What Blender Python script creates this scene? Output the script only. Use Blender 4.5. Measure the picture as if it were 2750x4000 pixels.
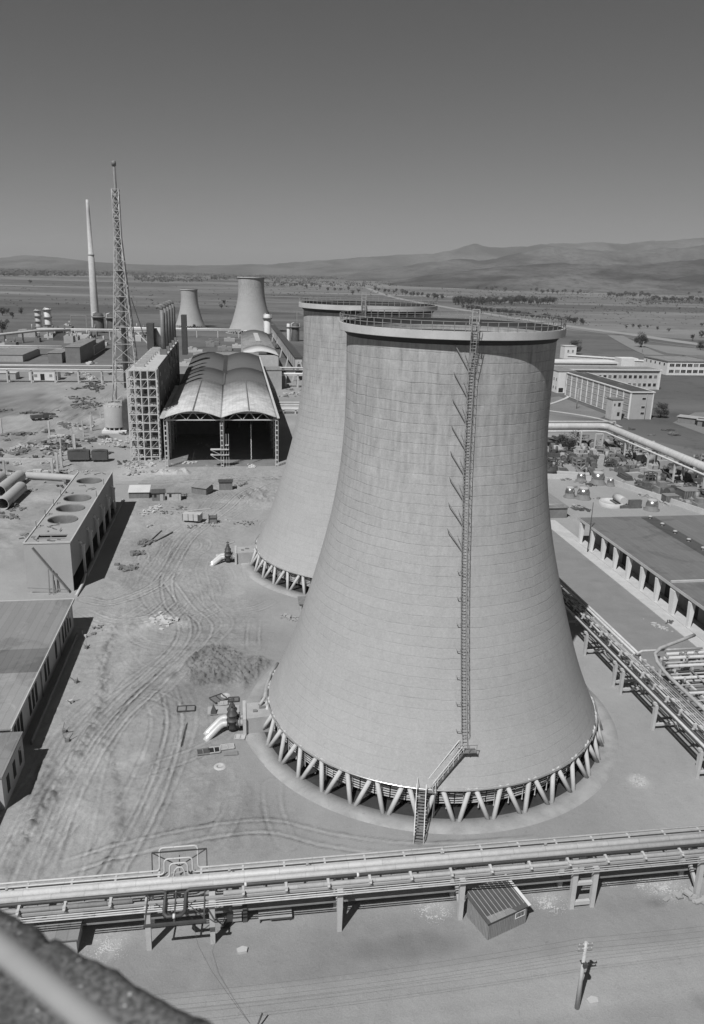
import bpy, bmesh, math, random
import numpy as np
from mathutils import Vector, Matrix

# ------------------------------------------------------------------ clearing
for _o in list(bpy.data.objects):
    bpy.data.objects.remove(_o)
scene = bpy.context.scene
COL = scene.collection
PI = math.pi
R = math.radians

# ------------------------------------------------------------------ camera
CAM_F, CAM_P, CAM_R, CAM_H = 3060.0, 0.2953, 0.0257, 56.1     # px of a 2750 wide frame, pitch, roll, height
cd = bpy.data.cameras.new('camera')
cam = bpy.data.objects.new('camera', cd)
COL.objects.link(cam)
cd.sensor_fit = 'HORIZONTAL'
cd.sensor_width = 36.0
cd.lens = CAM_F / 2750.0 * 36.0
cd.clip_start = 0.05
cd.clip_end = 60000
_f = Vector((0, math.cos(CAM_P), -math.sin(CAM_P)))
_u0 = Vector((0, math.sin(CAM_P), math.cos(CAM_P)))
_r0 = Vector((1, 0, 0))
_r = _r0 * math.cos(CAM_R) + _u0 * math.sin(CAM_R)
_u = _u0 * math.cos(CAM_R) - _r0 * math.sin(CAM_R)
cam.matrix_world = Matrix(((_r.x, _u.x, -_f.x, 0), (_r.y, _u.y, -_f.y, 0), (_r.z, _u.z, -_f.z, CAM_H), (0, 0, 0, 1)))
cd.dof.use_dof = True
cd.dof.focus_distance = 95.0
cd.dof.aperture_fstop = 3.6
scene.camera = cam

# ------------------------------------------------------------------ world and sun
TH = R(8.7)                                     # the works' own grid is turned by this much
CT, ST = math.cos(TH), math.sin(TH)
SUN_EL = R(52.0)
_sd = Vector((2.4, 4.5, 0)).normalized()        # where shadows fall on the ground
sun_dir = Vector((_sd.x * math.cos(SUN_EL), _sd.y * math.cos(SUN_EL), -math.sin(SUN_EL)))
world = bpy.data.worlds.new('World')
scene.world = world
world.use_nodes = True
wn = world.node_tree
wn.nodes.clear()
sky = wn.nodes.new('ShaderNodeTexSky')
sky.sky_type = 'NISHITA'
sky.sun_disc = False
sky.sun_elevation = SUN_EL
sky.sun_rotation = math.atan2(-_sd.x, -_sd.y)
sky.altitude = 200
sky.air_density = 1.0
sky.dust_density = 0.35
sky.ozone_density = 1.0
bw = wn.nodes.new('ShaderNodeVectorMath')       # black and white film behind an orange filter
bw.operation = 'DOT_PRODUCT'
bw.inputs[1].default_value = (0.42, 0.30, 0.0)
bg = wn.nodes.new('ShaderNodeBackground')
bg.inputs['Strength'].default_value = 0.05
wo = wn.nodes.new('ShaderNodeOutputWorld')
wn.links.new(sky.outputs[0], bw.inputs[0])
wn.links.new(bw.outputs['Value'], bg.inputs['Color'])
wn.links.new(bg.outputs[0], wo.inputs['Surface'])

sl = bpy.data.lights.new('sun', 'SUN')
sl.energy = 5.0
sl.angle = R(0.5)
sl.color = (1, 1, 1)
so = bpy.data.objects.new('sun', sl)
COL.objects.link(so)
so.rotation_euler = sun_dir.to_track_quat('-Z', 'Y').to_euler()
so.location = (0, -50, 200)

scene.render.engine = 'CYCLES'
scene.view_settings.view_transform = 'Standard'
scene.view_settings.look = 'None'
scene.view_settings.gamma = 1
scene.view_settings.exposure = -0.1

rnd = random.Random(7)
HAZE = 0.000055

# ------------------------------------------------------------------ coordinates
def S(u, v, z=0.0):
    """site grid -> world"""
    return Vector((u * CT - v * ST, u * ST + v * CT, z))

# ------------------------------------------------------------------ mesh builder
class MB:
    def __init__(s):
        s.v = []; s.f = []; s.sm = []
    def add(s, vs, fs, smooth=False):
        n = len(s.v)
        s.v.extend([tuple(p) for p in vs])
        s.f.extend([tuple(i + n for i in f) for f in fs])
        s.sm.extend([smooth] * len(fs))
        return s
    def box(s, x0, y0, z0, x1, y1, z1):
        return s.add([(x0, y0, z0), (x1, y0, z0), (x1, y1, z0), (x0, y1, z0), (x0, y0, z1), (x1, y0, z1), (x1, y1, z1), (x0, y1, z1)],
                     [(0, 3, 2, 1), (4, 5, 6, 7), (0, 1, 5, 4), (1, 2, 6, 5), (2, 3, 7, 6), (3, 0, 4, 7)])
    def bar(s, p, q, w=0.1, h=None):
        p = Vector(p); q = Vector(q); h = w if h is None else h
        d = (q - p)
        if d.length < 1e-6: return s
        d.normalize()
        up = Vector((0, 0, 1)) if abs(d.z) < 0.95 else Vector((0, 1, 0))
        a = d.cross(up).normalized() * (w / 2)
        b = a.cross(d).normalized() * (h / 2)
        vs = [p - a - b, p + a - b, p + a + b, p - a + b, q - a - b, q + a - b, q + a + b, q - a + b]
        return s.add(vs, [(0, 3, 2, 1), (4, 5, 6, 7), (0, 1, 5, 4), (1, 2, 6, 5), (2, 3, 7, 6), (3, 0, 4, 7)])
    def tube(s, pts, r, n=10, caps=True, closed=False):
        pts = [Vector(p) for p in pts]
        m = len(pts)
        rr = r if isinstance(r, (list, tuple)) else [r] * m
        vs = []; fs = []
        ref = None
        for i, p in enumerate(pts):
            if closed:
                d = (pts[(i + 1) % m] - pts[(i - 1) % m]).normalized()
            elif i == 0: d = (pts[1] - p).normalized()
            elif i == m - 1: d = (p - pts[i - 1]).normalized()
            else: d = ((p - pts[i - 1]).normalized() + (pts[i + 1] - p).normalized()).normalized()
            if ref is None:
                ref = Vector((0, 0, 1)) if abs(d.z) < 0.9 else Vector((1, 0, 0))
            a = (ref - d * ref.dot(d))
            if a.length < 1e-4: a = d.orthogonal()
            a.normalize(); ref = a
            b = d.cross(a)
            for k in range(n):
                t = 2 * PI * k / n
                vs.append(p + (a * math.cos(t) + b * math.sin(t)) * rr[i])
        e = m if closed else m - 1
        for i in range(e):
            j = (i + 1) % m
            for k in range(n):
                k2 = (k + 1) % n
                fs.append((i * n + k, i * n + k2, j * n + k2, j * n + k))
        s.add(vs, fs, True)
        if caps and not closed:
            nn = len(s.v) - len(vs)
            s.f.append(tuple(nn + k for k in reversed(range(n)))); s.sm.append(False)
            s.f.append(tuple(nn + (m - 1) * n + k for k in range(n))); s.sm.append(False)
        return s
    def lathe(s, prof, n=48, a0=0.0, a1=2 * PI, cx=0, cy=0, smooth=True):
        full = abs((a1 - a0) - 2 * PI) < 1e-6
        cnt = n if full else n + 1
        vs = []; fs = []
        for r, z in prof:
            for k in range(cnt):
                t = a0 + (a1 - a0) * k / n
                vs.append((cx + r * math.cos(t), cy + r * math.sin(t), z))
        for i in range(len(prof) - 1):
            for k in range(n):
                k2 = (k + 1) % cnt
                fs.append((i * cnt + k, i * cnt + k2, (i + 1) * cnt + k2, (i + 1) * cnt + k))
        return s.add(vs, fs, smooth)
    def prism(s, poly, z0, z1):
        n = len(poly)
        vs = [(x, y, z0) for x, y in poly] + [(x, y, z1) for x, y in poly]
        fs = [tuple(reversed(range(n))), tuple(range(n, 2 * n))]
        for k in range(n):
            k2 = (k + 1) % n
            fs.append((k, k2, n + k2, n + k))
        return s.add(vs, fs)
    def quad(s, *p):
        return s.add(p, [tuple(range(len(p)))])
    def mesh(s, name, m):
        me = bpy.data.meshes.new(name)
        me.from_pydata(s.v, [], s.f)
        me.polygons.foreach_set('use_smooth', s.sm)
        if m is not None: me.materials.append(m)
        me.update()
        return me
    def build(s, name, m, parent=None, loc=None, rz=None):
        o = bpy.data.objects.new(name, s.mesh(name, m))
        COL.objects.link(o)
        if parent is not None: o.parent = parent
        if loc is not None: o.location = loc
        if rz is not None: o.rotation_euler = (0, 0, rz)
        return o

def tag(o, label=None, cat=None, group=None, kind=None):
    if label: o['label'] = label
    if cat: o['category'] = cat
    if group: o['group'] = group
    if kind: o['kind'] = kind
    return o

def thing(name, label, cat, loc=(0, 0, 0), rz=TH, group=None):
    o = bpy.data.objects.new(name, None)
    COL.objects.link(o)
    o.location = loc
    o.rotation_euler = (0, 0, rz)
    o.empty_display_size = 0.5
    return tag(o, label, cat, group)

def copy_tree(o, parent=None):
    c = o.copy(); COL.objects.link(c)
    if parent is not None: c.parent = parent
    for ch in list(o.children):
        copy_tree(ch, c)
    return c

def place(o, loc, rz, label=None, group=None, scale=None):
    o.location = loc; o.rotation_euler = (0, 0, rz)
    if label: o['label'] = label
    if group: o['group'] = group
    if scale: o.scale = (scale, scale, scale)
    return o

def struct(name, mb, m, loc=None, rz=None):
    return tag(mb.build(name, m, None, loc, rz), kind='structure')

# ------------------------------------------------------------------ materials (all grey: black and white film)
def newmat(name):
    m = bpy.data.materials.new(name); m.use_nodes = True
    nt = m.node_tree
    b = nt.nodes['Principled BSDF']
    return m, nt, b
def N(nt, t, **kw):
    n = nt.nodes.new(t)
    for k, v in kw.items():
        if k.startswith('i_'):
            n.inputs[int(k[2:])].default_value = v
        else: setattr(n, k, v)
    return n
def math_(nt, op, a, b=None, clamp=False):
    n = nt.nodes.new('ShaderNodeMath'); n.operation = op; n.use_clamp = clamp
    for i, x in enumerate((a, b)):
        if x is None: continue
        if isinstance(x, (int, float)): n.inputs[i].default_value = x
        else: nt.links.new(x, n.inputs[i])
    return n.outputs[0]
def noise(nt, vec, scale, detail=4, rough=0.55, dist=0.0, sc=None):
    if sc is not None:
        mp = nt.nodes.new('ShaderNodeMapping'); mp.inputs['Scale'].default_value = sc
        nt.links.new(vec, mp.inputs[0]); vec = mp.outputs[0]
    n = nt.nodes.new('ShaderNodeTexNoise')
    n.inputs['Scale'].default_value = scale; n.inputs['Detail'].default_value = detail
    n.inputs['Roughness'].default_value = rough; n.inputs['Distortion'].default_value = dist
    nt.links.new(vec, n.inputs['Vector'])
    return n.outputs['Fac']
def ramp(nt, x, a, b, lo=0.0, hi=1.0):
    n = nt.nodes.new('ShaderNodeMapRange'); n.clamp = True
    nt.links.new(x, n.inputs[0])
    for i, v in zip((1, 2, 3, 4), (a, b, lo, hi)): n.inputs[i].default_value = v
    return n.outputs[0]
def gray(nt, x, b):
    c = nt.nodes.new('ShaderNodeCombineColor')
    for i in range(3): nt.links.new(x, c.inputs[i])
    nt.links.new(c.outputs[0], b.inputs['Base Color'])
def bumpit(nt, h, b, strength=0.5, dist=0.05):
    n = nt.nodes.new('ShaderNodeBump'); n.inputs['Strength'].default_value = strength
    n.inputs['Distance'].default_value = dist
    nt.links.new(h, n.inputs['Height']); nt.links.new(n.outputs[0], b.inputs['Normal'])

def simple(name, val, rough=0.8, amp=0.25, scale=1.0, metal=0.0, bump=0.0, fine=12.0, sc=None, spec=None):
    """grey surface with large blotches and fine grain"""
    m, nt, b = newmat(name)
    tc = N(nt, 'ShaderNodeTexCoord')
    n1 = noise(nt, tc.outputs['Object'], scale, 5, 0.6, 0.3, sc)
    n2 = noise(nt, tc.outputs['Object'], scale * fine, 3, 0.6)
    x = math_(nt, 'MULTIPLY', math_(nt, 'SUBTRACT', n1, 0.5), 2.2 * amp)
    y = math_(nt, 'MULTIPLY', math_(nt, 'SUBTRACT', n2, 0.5), 1.1 * amp)
    n0 = noise(nt, tc.outputs['Object'], scale * 0.3, 7, 0.72, 0.8, sc)
    w0 = math_(nt, 'MULTIPLY', math_(nt, 'SUBTRACT', n0, 0.5), 2.4 * amp)
    n3 = ramp(nt, noise(nt, tc.outputs['Object'], scale * 4.0, 6, 0.8, 0.5), 0.58, 0.7, 0.0, 1.0)     # ragged stains
    w3 = math_(nt, 'MULTIPLY', n3, -0.9 * amp)
    t = math_(nt, 'ADD', math_(nt, 'ADD', x, y), math_(nt, 'ADD', math_(nt, 'ADD', w0, w3), 1.0 + 0.08 * amp))
    t = math_(nt, 'MULTIPLY', t, val)
    t = math_(nt, 'MAXIMUM', t, 0.005)
    gray(nt, t, b)
    b.inputs['Roughness'].default_value = rough
    b.inputs['Metallic'].default_value = metal
    if spec is not None: b.inputs['Specular IOR Level'].default_value = spec
    if bump: bumpit(nt, n2, b, bump, 0.03)
    return m

M = {}
M['concrete'] = simple('concrete', 0.34, 0.9, 0.22, 0.6, bump=0.2)
M['concrete_light'] = simple('concrete_light', 0.44, 0.9, 0.2, 0.5, bump=0.2)
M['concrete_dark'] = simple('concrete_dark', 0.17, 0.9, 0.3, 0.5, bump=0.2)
M['render_white'] = simple('render_white', 0.62, 0.85, 0.14, 0.4)
M['plaster_grey'] = simple('plaster_grey', 0.36, 0.9, 0.14, 0.3)
M['steel_light'] = simple('steel_light', 0.5, 0.5, 0.2, 1.2)
M['steel_mid'] = simple('steel_mid', 0.22, 0.6, 0.3, 1.0)
M['steel_dark'] = simple('steel_dark', 0.06, 0.6, 0.35, 1.0)
M['pipe_jacket'] = simple('pipe_jacket', 0.56, 0.42, 0.16, 0.8)
M['pipe_dull'] = simple('pipe_dull', 0.36, 0.6, 0.25, 0.8)
M['bright_metal'] = simple('bright_metal', 0.8, 0.34, 0.06, 1.5, metal=0.45)
M['roof_felt'] = simple('roof_felt', 0.15, 0.95, 0.3, 0.12, bump=0.1)
M['roof_dark'] = simple('roof_dark', 0.06, 0.95, 0.3, 0.15)
M['roof_grey'] = simple('roof_grey', 0.2, 0.9, 0.16, 0.15)
M['roof_pale'] = simple('roof_pale', 0.5, 0.8, 0.2, 0.25)
M['wood'] = simple('wood', 0.16, 0.85, 0.45, 1.2, sc=(6, 6, 0.8))
M['wood_pale'] = simple('wood_pale', 0.4, 0.85, 0.3, 1.5, sc=(6, 6, 0.8))
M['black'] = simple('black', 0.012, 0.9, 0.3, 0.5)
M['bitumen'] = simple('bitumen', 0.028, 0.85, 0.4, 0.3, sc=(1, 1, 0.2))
M['glass'] = simple('window_glass', 0.03, 0.15, 0.2, 2.0)
M['rust'] = simple('rusty_metal', 0.1, 0.8, 0.5, 1.3)
M['asphalt'] = simple('asphalt', 0.2, 0.92, 0.2, 0.3, fine=14)
M['leaf'] = simple('foliage', 0.06, 0.8, 0.35, 0.4)
M['bark'] = simple('bark', 0.08, 0.9, 0.3, 2.0)
M['lime'] = simple('lime', 0.42, 0.95, 0.2, 1.0)
M['grass'] = simple('grass', 0.17, 0.95, 0.25, 0.1, fine=30)
M['brick'] = simple('painted_brick', 0.38, 0.9, 0.18, 0.8)
M['wood_pale2'] = simple('plank_wall', 0.24, 0.85, 0.35, 1.5, sc=(6, 6, 0.8))
M['roof_dark2'] = simple('tarred_roof', 0.075, 0.8, 0.25, 1.2)
M['roof_grey2'] = simple('workshop_roof', 0.25, 0.95, 0.18, 0.15)
M['roof_grey3'] = simple('deck_concrete', 0.30, 0.95, 0.2, 0.3)
M['roof_grey4'] = simple('hall_roof_grey', 0.1, 0.9, 0.1, 0.1)
M['roof_wh'] = simple('warehouse_roof', 0.11, 0.95, 0.28, 0.1, sc=(1, 0.3, 1))
M['concrete_shaded'] = simple('shaded_side_concrete', 0.26, 0.9, 0.15, 0.3)  # darker copy of the wall concrete, shade of that side in its colour
M['wood2'] = simple('gangway_wood', 0.2, 0.9, 0.3, 1.0)
M['steel_cream'] = simple('painted_steel', 0.48, 0.6, 0.25, 0.8)
M['steel_dark2'] = simple('dark_paint', 0.075, 0.7, 0.4, 0.5)
M['steel_mid2'] = simple('dull_steel', 0.15, 0.6, 0.35, 0.6)
M['steel_light2'] = simple('mast_paint', 0.42, 0.7, 0.35, 0.2)
M['glass_block'] = simple('curtain_glazing', 0.36, 0.7, 0.3, 0.7)
M['rail_paint'] = simple('rail_paint', 0.27, 0.35, 0.15, 30)
def lagging(name, val, rough, period=1.0, amp=0.16):
    """sheet-metal pipe jacket: one sheet after another, lapped seams, dents and grime"""
    m, nt, b = newmat(name); tc = N(nt, 'ShaderNodeTexCoord'); P = tc.outputs['Object']
    sp = N(nt, 'ShaderNodeSeparateXYZ'); nt.links.new(P, sp.inputs[0])
    q_ = math_(nt, 'DIVIDE', sp.outputs[0], period); w = N(nt, 'ShaderNodeTexWhiteNoise'); w.noise_dimensions = '2D'
    cv = N(nt, 'ShaderNodeCombineXYZ'); nt.links.new(math_(nt, 'FLOOR', q_), cv.inputs[0]); nt.links.new(math_(nt, 'FLOOR', math_(nt, 'MULTIPLY', sp.outputs[1], 2.0)), cv.inputs[1]); nt.links.new(cv.outputs[0], w.inputs['Vector'])
    seam = ramp(nt, math_(nt, 'ABSOLUTE', math_(nt, 'SUBTRACT', math_(nt, 'FRACT', q_), 0.5)), 0.485, 0.495, 0.0, 0.22)
    n1 = noise(nt, P, 1.6, 6, 0.75, 0.4); n2 = ramp(nt, noise(nt, P, 5.0, 5, 0.8), 0.58, 0.7, 0.0, 0.22)
    t = math_(nt, 'ADD', 1.0, math_(nt, 'MULTIPLY', math_(nt, 'SUBTRACT', w.outputs['Value'], 0.5), 2 * amp))
    t = math_(nt, 'ADD', t, math_(nt, 'MULTIPLY', math_(nt, 'SUBTRACT', n1, 0.5), 0.7))
    t = math_(nt, 'SUBTRACT', math_(nt, 'SUBTRACT', t, seam), n2)
    gray(nt, math_(nt, 'MULTIPLY', t, val), b); b.inputs['Roughness'].default_value = rough
    bumpit(nt, math_(nt, 'SUBTRACT', n1, seam), b, 0.5, 0.04)
    return m
M['pipe_jacket'] = lagging('pipe_jacket_sheet', 0.46, 0.55, 3.1, 0.06)
M['pipe_jacket2'] = lagging('pipe_jacket_grey_sheet', 0.40, 0.6, 2.7, 0.07)
M['pipe_dull'] = lagging('pipe_dull_sheet', 0.34, 0.65, 2.3, 0.09)
M['pipe_main'] = lagging('main_jacket_sheet', 0.42, 0.55, 2.4, 0.07)
def felt(name, val, row=1.0, amp=0.07, ax=0):
    """roofing felt in long strips with laps, patches and dried-up puddles"""
    m, nt, b = newmat(name); tc = N(nt, 'ShaderNodeTexCoord'); P = tc.outputs['Object']
    sp = N(nt, 'ShaderNodeSeparateXYZ'); nt.links.new(P, sp.inputs[0])
    q_ = math_(nt, 'DIVIDE', math_(nt, 'ADD', sp.outputs[ax], math_(nt, 'MULTIPLY', noise(nt, P, 0.4, 2), 0.25)), row)
    w = N(nt, 'ShaderNodeTexWhiteNoise'); w.noise_dimensions = '2D'
    cv = N(nt, 'ShaderNodeCombineXYZ'); nt.links.new(math_(nt, 'FLOOR', q_), cv.inputs[0]); nt.links.new(math_(nt, 'FLOOR', math_(nt, 'DIVIDE', math_(nt, 'ADD', sp.outputs[1 - ax], math_(nt, 'MULTIPLY', math_(nt, 'FLOOR', q_), 3.7)), 9.0)), cv.inputs[1]); nt.links.new(cv.outputs[0], w.inputs['Vector'])
    seam = ramp(nt, math_(nt, 'ABSOLUTE', math_(nt, 'SUBTRACT', math_(nt, 'FRACT', q_), 0.5)), 0.42, 0.48, 0.0, 0.16)
    pud = ramp(nt, noise(nt, P, 0.12, 6, 0.65, 1.0), 0.52, 0.6, 0.0, 0.22); pale = ramp(nt, noise(nt, P, 0.3, 7, 0.75, 0.6), 0.58, 0.7, 0.0, 0.25)
    g_ = noise(nt, P, 6.0, 5, 0.8)
    t = math_(nt, 'ADD', 1.0, math_(nt, 'MULTIPLY', math_(nt, 'SUBTRACT', w.outputs['Value'], 0.5), 2 * amp))
    t = math_(nt, 'ADD', math_(nt, 'SUBTRACT', math_(nt, 'SUBTRACT', t, seam), pud), pale)
    t = math_(nt, 'ADD', t, math_(nt, 'MULTIPLY', math_(nt, 'SUBTRACT', g_, 0.5), 0.5))
    gray(nt, math_(nt, 'MULTIPLY', t, val), b); b.inputs['Roughness'].default_value = 0.95; bumpit(nt, math_(nt, 'SUBTRACT', g_, seam), b, 0.3, 0.03)
    return m
M['roof_grey2'] = felt('workshop_roof', 0.27)
M['roof_grey'] = felt('roof_felt_grey', 0.22)
M['roof_wh'] = felt('warehouse_roof', 0.15)
M['roof_felt'] = felt('roof_felt_dark', 0.15)
M['roof_dark'] = felt('roof_bitumen', 0.07)
M['dome_metal'] = simple('dome_metal', 0.42, 0.28, 0.1, 1.0, metal=0.85)
def sheet_roof():
    m, nt, b = newmat('corrugated_sheets'); tc = N(nt, 'ShaderNodeTexCoord'); P = tc.outputs['Object']
    sp = N(nt, 'ShaderNodeSeparateXYZ'); nt.links.new(P, sp.inputs[0])
    rows = math_(nt, 'FLOOR', math_(nt, 'DIVIDE', sp.outputs[1], 1.7)); cols = math_(nt, 'FLOOR', math_(nt, 'DIVIDE', sp.outputs[0], 1.1))
    cv = N(nt, 'ShaderNodeCombineXYZ'); nt.links.new(rows, cv.inputs[1]); nt.links.new(cols, cv.inputs[0])
    w = N(nt, 'ShaderNodeTexWhiteNoise'); w.noise_dimensions = '2D'; nt.links.new(cv.outputs[0], w.inputs['Vector'])
    fx = math_(nt, 'ABSOLUTE', math_(nt, 'SUBTRACT', math_(nt, 'FRACT', math_(nt, 'DIVIDE', sp.outputs[0], 1.1)), 0.5))
    fy = math_(nt, 'ABSOLUTE', math_(nt, 'SUBTRACT', math_(nt, 'FRACT', math_(nt, 'DIVIDE', sp.outputs[1], 1.7)), 0.5))
    ln = math_(nt, 'ADD', ramp(nt, fx, 0.42, 0.48, 0, 0.16), ramp(nt, fy, 0.44, 0.48, 0, 0.12))
    st = ramp(nt, noise(nt, P, 0.16, 5, 0.7, 0.5, (1.4, 0.7, 1)), 0.42, 0.62, 0.0, 0.26)
    t = math_(nt, 'SUBTRACT', math_(nt, 'SUBTRACT', 1.0, ln), st)
    t = math_(nt, 'ADD', t, math_(nt, 'MULTIPLY', math_(nt, 'SUBTRACT', w.outputs['Value'], 0.5), 0.14))
    gray(nt, math_(nt, 'MULTIPLY', t, 0.5), b); b.inputs['Roughness'].default_value = 0.7
    return m
M['roof_sheets'] = sheet_roof()
# ------------------------------------------------------------------ numpy value noise
def _hash(ix, iy, seed):
    h = (ix.astype(np.int64) * 374761393 + iy.astype(np.int64) * 668265263 + seed * 1442695041) & 0x7fffffff
    h = ((h ^ (h >> 13)) * 1274126177) & 0x7fffffff
    h = h ^ (h >> 16)
    return (h & 0xffffff) / float(0xffffff)
def vnoise(x, y, seed=0):
    ix = np.floor(x); iy = np.floor(y)
    fx = x - ix; fy = y - iy
    fx = fx * fx * (3 - 2 * fx); fy = fy * fy * (3 - 2 * fy)
    ix = ix.astype(np.int64); iy = iy.astype(np.int64)
    a = _hash(ix, iy, seed); b = _hash(ix + 1, iy, seed); c = _hash(ix, iy + 1, seed); d = _hash(ix + 1, iy + 1, seed)
    return (a * (1 - fx) + b * fx) * (1 - fy) + (c * (1 - fx) + d * fx) * fy
def fbm(x, y, seed=0, o=4, g=0.5):
    t = 0; a = 1.0; s = 0
    for i in range(o):
        t = t + a * vnoise(x * 2 ** i + 17.3 * i, y * 2 ** i - 9.1 * i, seed + i); s += a; a *= g
    return t / s
def sstep(a, b, x):
    t = np.clip((x - a) / (b - a), 0, 1); return t * t * (3 - 2 * t)
def pdist(u, v, pts):
    """distance to a polyline and signed side"""
    best = np.full(u.shape, 1e9); side = np.zeros(u.shape)
    for (x0, y0), (x1, y1) in zip(pts[:-1], pts[1:]):
        dx, dy = x1 - x0, y1 - y0; L = dx * dx + dy * dy
        t = np.clip(((u - x0) * dx + (v - y0) * dy) / L, 0, 1)
        ex = u - x0 - t * dx; ey = v - y0 - t * dy
        d = np.sqrt(ex * ex + ey * ey)
        sg = np.sign(dx * ey - dy * ex)
        m = d < best
        best = np.where(m, d, best); side = np.where(m, sg, side)
    return best, side
def smoothline(pts, n=6):
    out = []
    P = [pts[0]] + list(pts) + [pts[-1]]
    for i in range(1, len(P) - 2):
        for k in range(n):
            t = k / n
            q = []
            for c in (0, 1):
                p0, p1, p2, p3 = P[i - 1][c], P[i][c], P[i + 1][c], P[i + 2][c]
                q.append(0.5 * (2 * p1 + (p2 - p0) * t + (2 * p0 - 5 * p1 + 4 * p2 - p3) * t * t + (3 * p1 - p0 - 3 * p2 + p3) * t ** 3))
            out.append(tuple(q))
    out.append(tuple(P[-2]))
    return out

TRACKS = [
    [(14, 219), (5, 207), (0.9, 198.8), (-2, 189), (-6, 178), (-10.5, 165), (-12.6, 150), (-13.4, 140.9), (-12, 130), (-9.2, 122), (-9.2, 114), (-12, 106), (-15.5, 98), (-18.5, 88), (-20.4, 76), (-21, 60)],
    [(-13, 140), (-9, 128), (-5.5, 120), (-7, 112), (-11.5, 102), (-16, 92), (-18.5, 80), (-19.5, 66)],
    [(-26.5, 128), (-21, 123), (-15, 124), (-11.5, 132)],
    [(-27, 133), (-22, 131), (-16, 137), (-13.5, 146), (-12, 158)],
    [(-40, 212), (-20, 214), (0, 215), (16, 217), (30, 219)],
    [(-60, 236), (-45, 228), (-30, 220), (-12, 219), (6, 221)],
    [(-14, 60), (-10, 75), (-8.5, 90), (-10, 100)], [(-18, 66), (-8, 69), (2, 70), (9, 67), (18, 64.5), (30, 64)],
    [(-58, 330), (-66, 300), (-72, 275), (-66, 262), (-62, 235)],
    [(-110, 300), (-85, 320), (-66, 345), (-58, 380)],
    [(-75, 245), (-66, 262), (-56, 290), (-50, 320)],
    [(-100, 280), (-80, 262), (-62, 245), (-40, 226)],
]
TRACKS = [smoothline(t) for t in TRACKS]
NMAIN = len(TRACKS)
_tr = random.Random(12)
for _k in range(34):                      # fainter passes wandering beside the main ones
    src = TRACKS[_tr.choice([0, 0, 0, 1, 1, 2, 3, 4, 5, 6])]
    i0 = _tr.randrange(0, max(1, len(src) - 12)); i1 = min(len(src), i0 + _tr.randrange(10, 34))
    off = _tr.uniform(-7, 7); tl = _tr.uniform(-0.25, 0.25); seg = src[i0:i1]
    if len(seg) < 4: continue
    TRACKS.append([(p[0] + off + tl * k * 0.6 + 0.5 * math.sin(k * 0.4 + _k), p[1] + off * 0.2 + 0.15 * k * tl) for k, p in enumerate(seg)])
def bowed(a, b, s):
    return [((a[0] * (1 - t) + b[0] * t) - (b[1] - a[1]) * s * math.sin(PI * t), (a[1] * (1 - t) + b[1] * t) + (b[0] - a[0]) * s * math.sin(PI * t)) for t in [k / 8 for k in range(9)]]
for _k in range(46):                      # short scrape marks of the bulldozer blade
    cu, cv = _tr.uniform(-22, 6), _tr.uniform(66, 212); a_ = _tr.choice([1.2, 1.4, 1.75, 0.5, 2.4]) + _tr.uniform(-0.25, 0.25); L_ = _tr.uniform(3, 11)
    TRACKS.append(bowed((cu, cv), (cu + math.cos(a_) * L_, cv + math.sin(a_) * L_), _tr.uniform(-0.15, 0.15)))

def grow(a, step, lim, g=1.09):
    out = []; x = a; s = step
    while abs(x) < lim:
        x += s; s *= g; out.append(x)
    return out
gu = np.array(sorted(grow(-76, -0.45, 24000)) + list(np.arange(-76, -30, 0.6)) + list(np.arange(-30, 12, 0.17)) + list(np.arange(12, 80, 0.6)) + grow(80, 0.45, 24000))
gv = np.array(sorted(grow(38, -0.8, 3000, 1.25)) + list(np.arange(38, 60, 0.4)) + list(np.arange(60, 215, 0.2)) + list(np.arange(215, 235, 0.35)) + grow(235, 0.35, 26000, 1.06))
GU, GV = np.meshgrid(gu, gv)
near = sstep(-105, -70, GU) * (1 - sstep(76, 110, GU)) * sstep(20, 40, GV) * (1 - sstep(330, 400, GV))
# churned building-site soil to the left of the towers
mud = (1 - sstep(-1, 9, GU + 0.02 * (GV - 90))) * sstep(60, 72, GV) * sstep(-26.5, -24, GU)
mud = np.maximum(mud, (1 - sstep(18, 30, GU)) * sstep(175, 190, GV) * (1 - sstep(224, 230, GV)) * sstep(-28, -24, GU))
mud = np.maximum(mud, (1 - sstep(-47, -43, GU)) * sstep(150, 165, GV) * (1 - sstep(330, 360, GV)) * sstep(-110, -80, GU) )
d1 = np.hypot(GU - 25, GV - 90.8); d2 = np.hypot(GU - 25, GV - 150)
free = sstep(25.5, 29, d1) * sstep(25.5, 29, d2)
blockm = 1 - (sstep(-40, -38.5, GU) * (1 - sstep(-28, -26.5, GU)) * sstep(134, 136, GV) * (1 - sstep(196, 198, GV)))
free = free * blockm
mud = mud * free
rough_ = fbm(GU * 0.35, GV * 0.16, 3, 5, 0.6) - 0.5
clod = fbm(GU * 1.1, GV * 1.1, 11, 3, 0.6) - 0.5
fine = fbm(GU * 2.6, GV * 2.2, 19, 3, 0.65) - 0.5
gully = np.abs(fbm(GU * 0.5 + 0.25 * GV, GV * 0.12 - 0.1 * GU, 47, 4, 0.6) - 0.5)
Hh = mud * (0.22 * rough_ + 0.09 * clod + 0.10 * fine)
alb = 0.282 + 0.08 * (fbm(GU * 0.06, GV * 0.05, 5, 4) - 0.5) * 2 * near
alb = alb + mud * (0.10 * rough_ + 0.05 * clod + 0.05 * fine)
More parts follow.
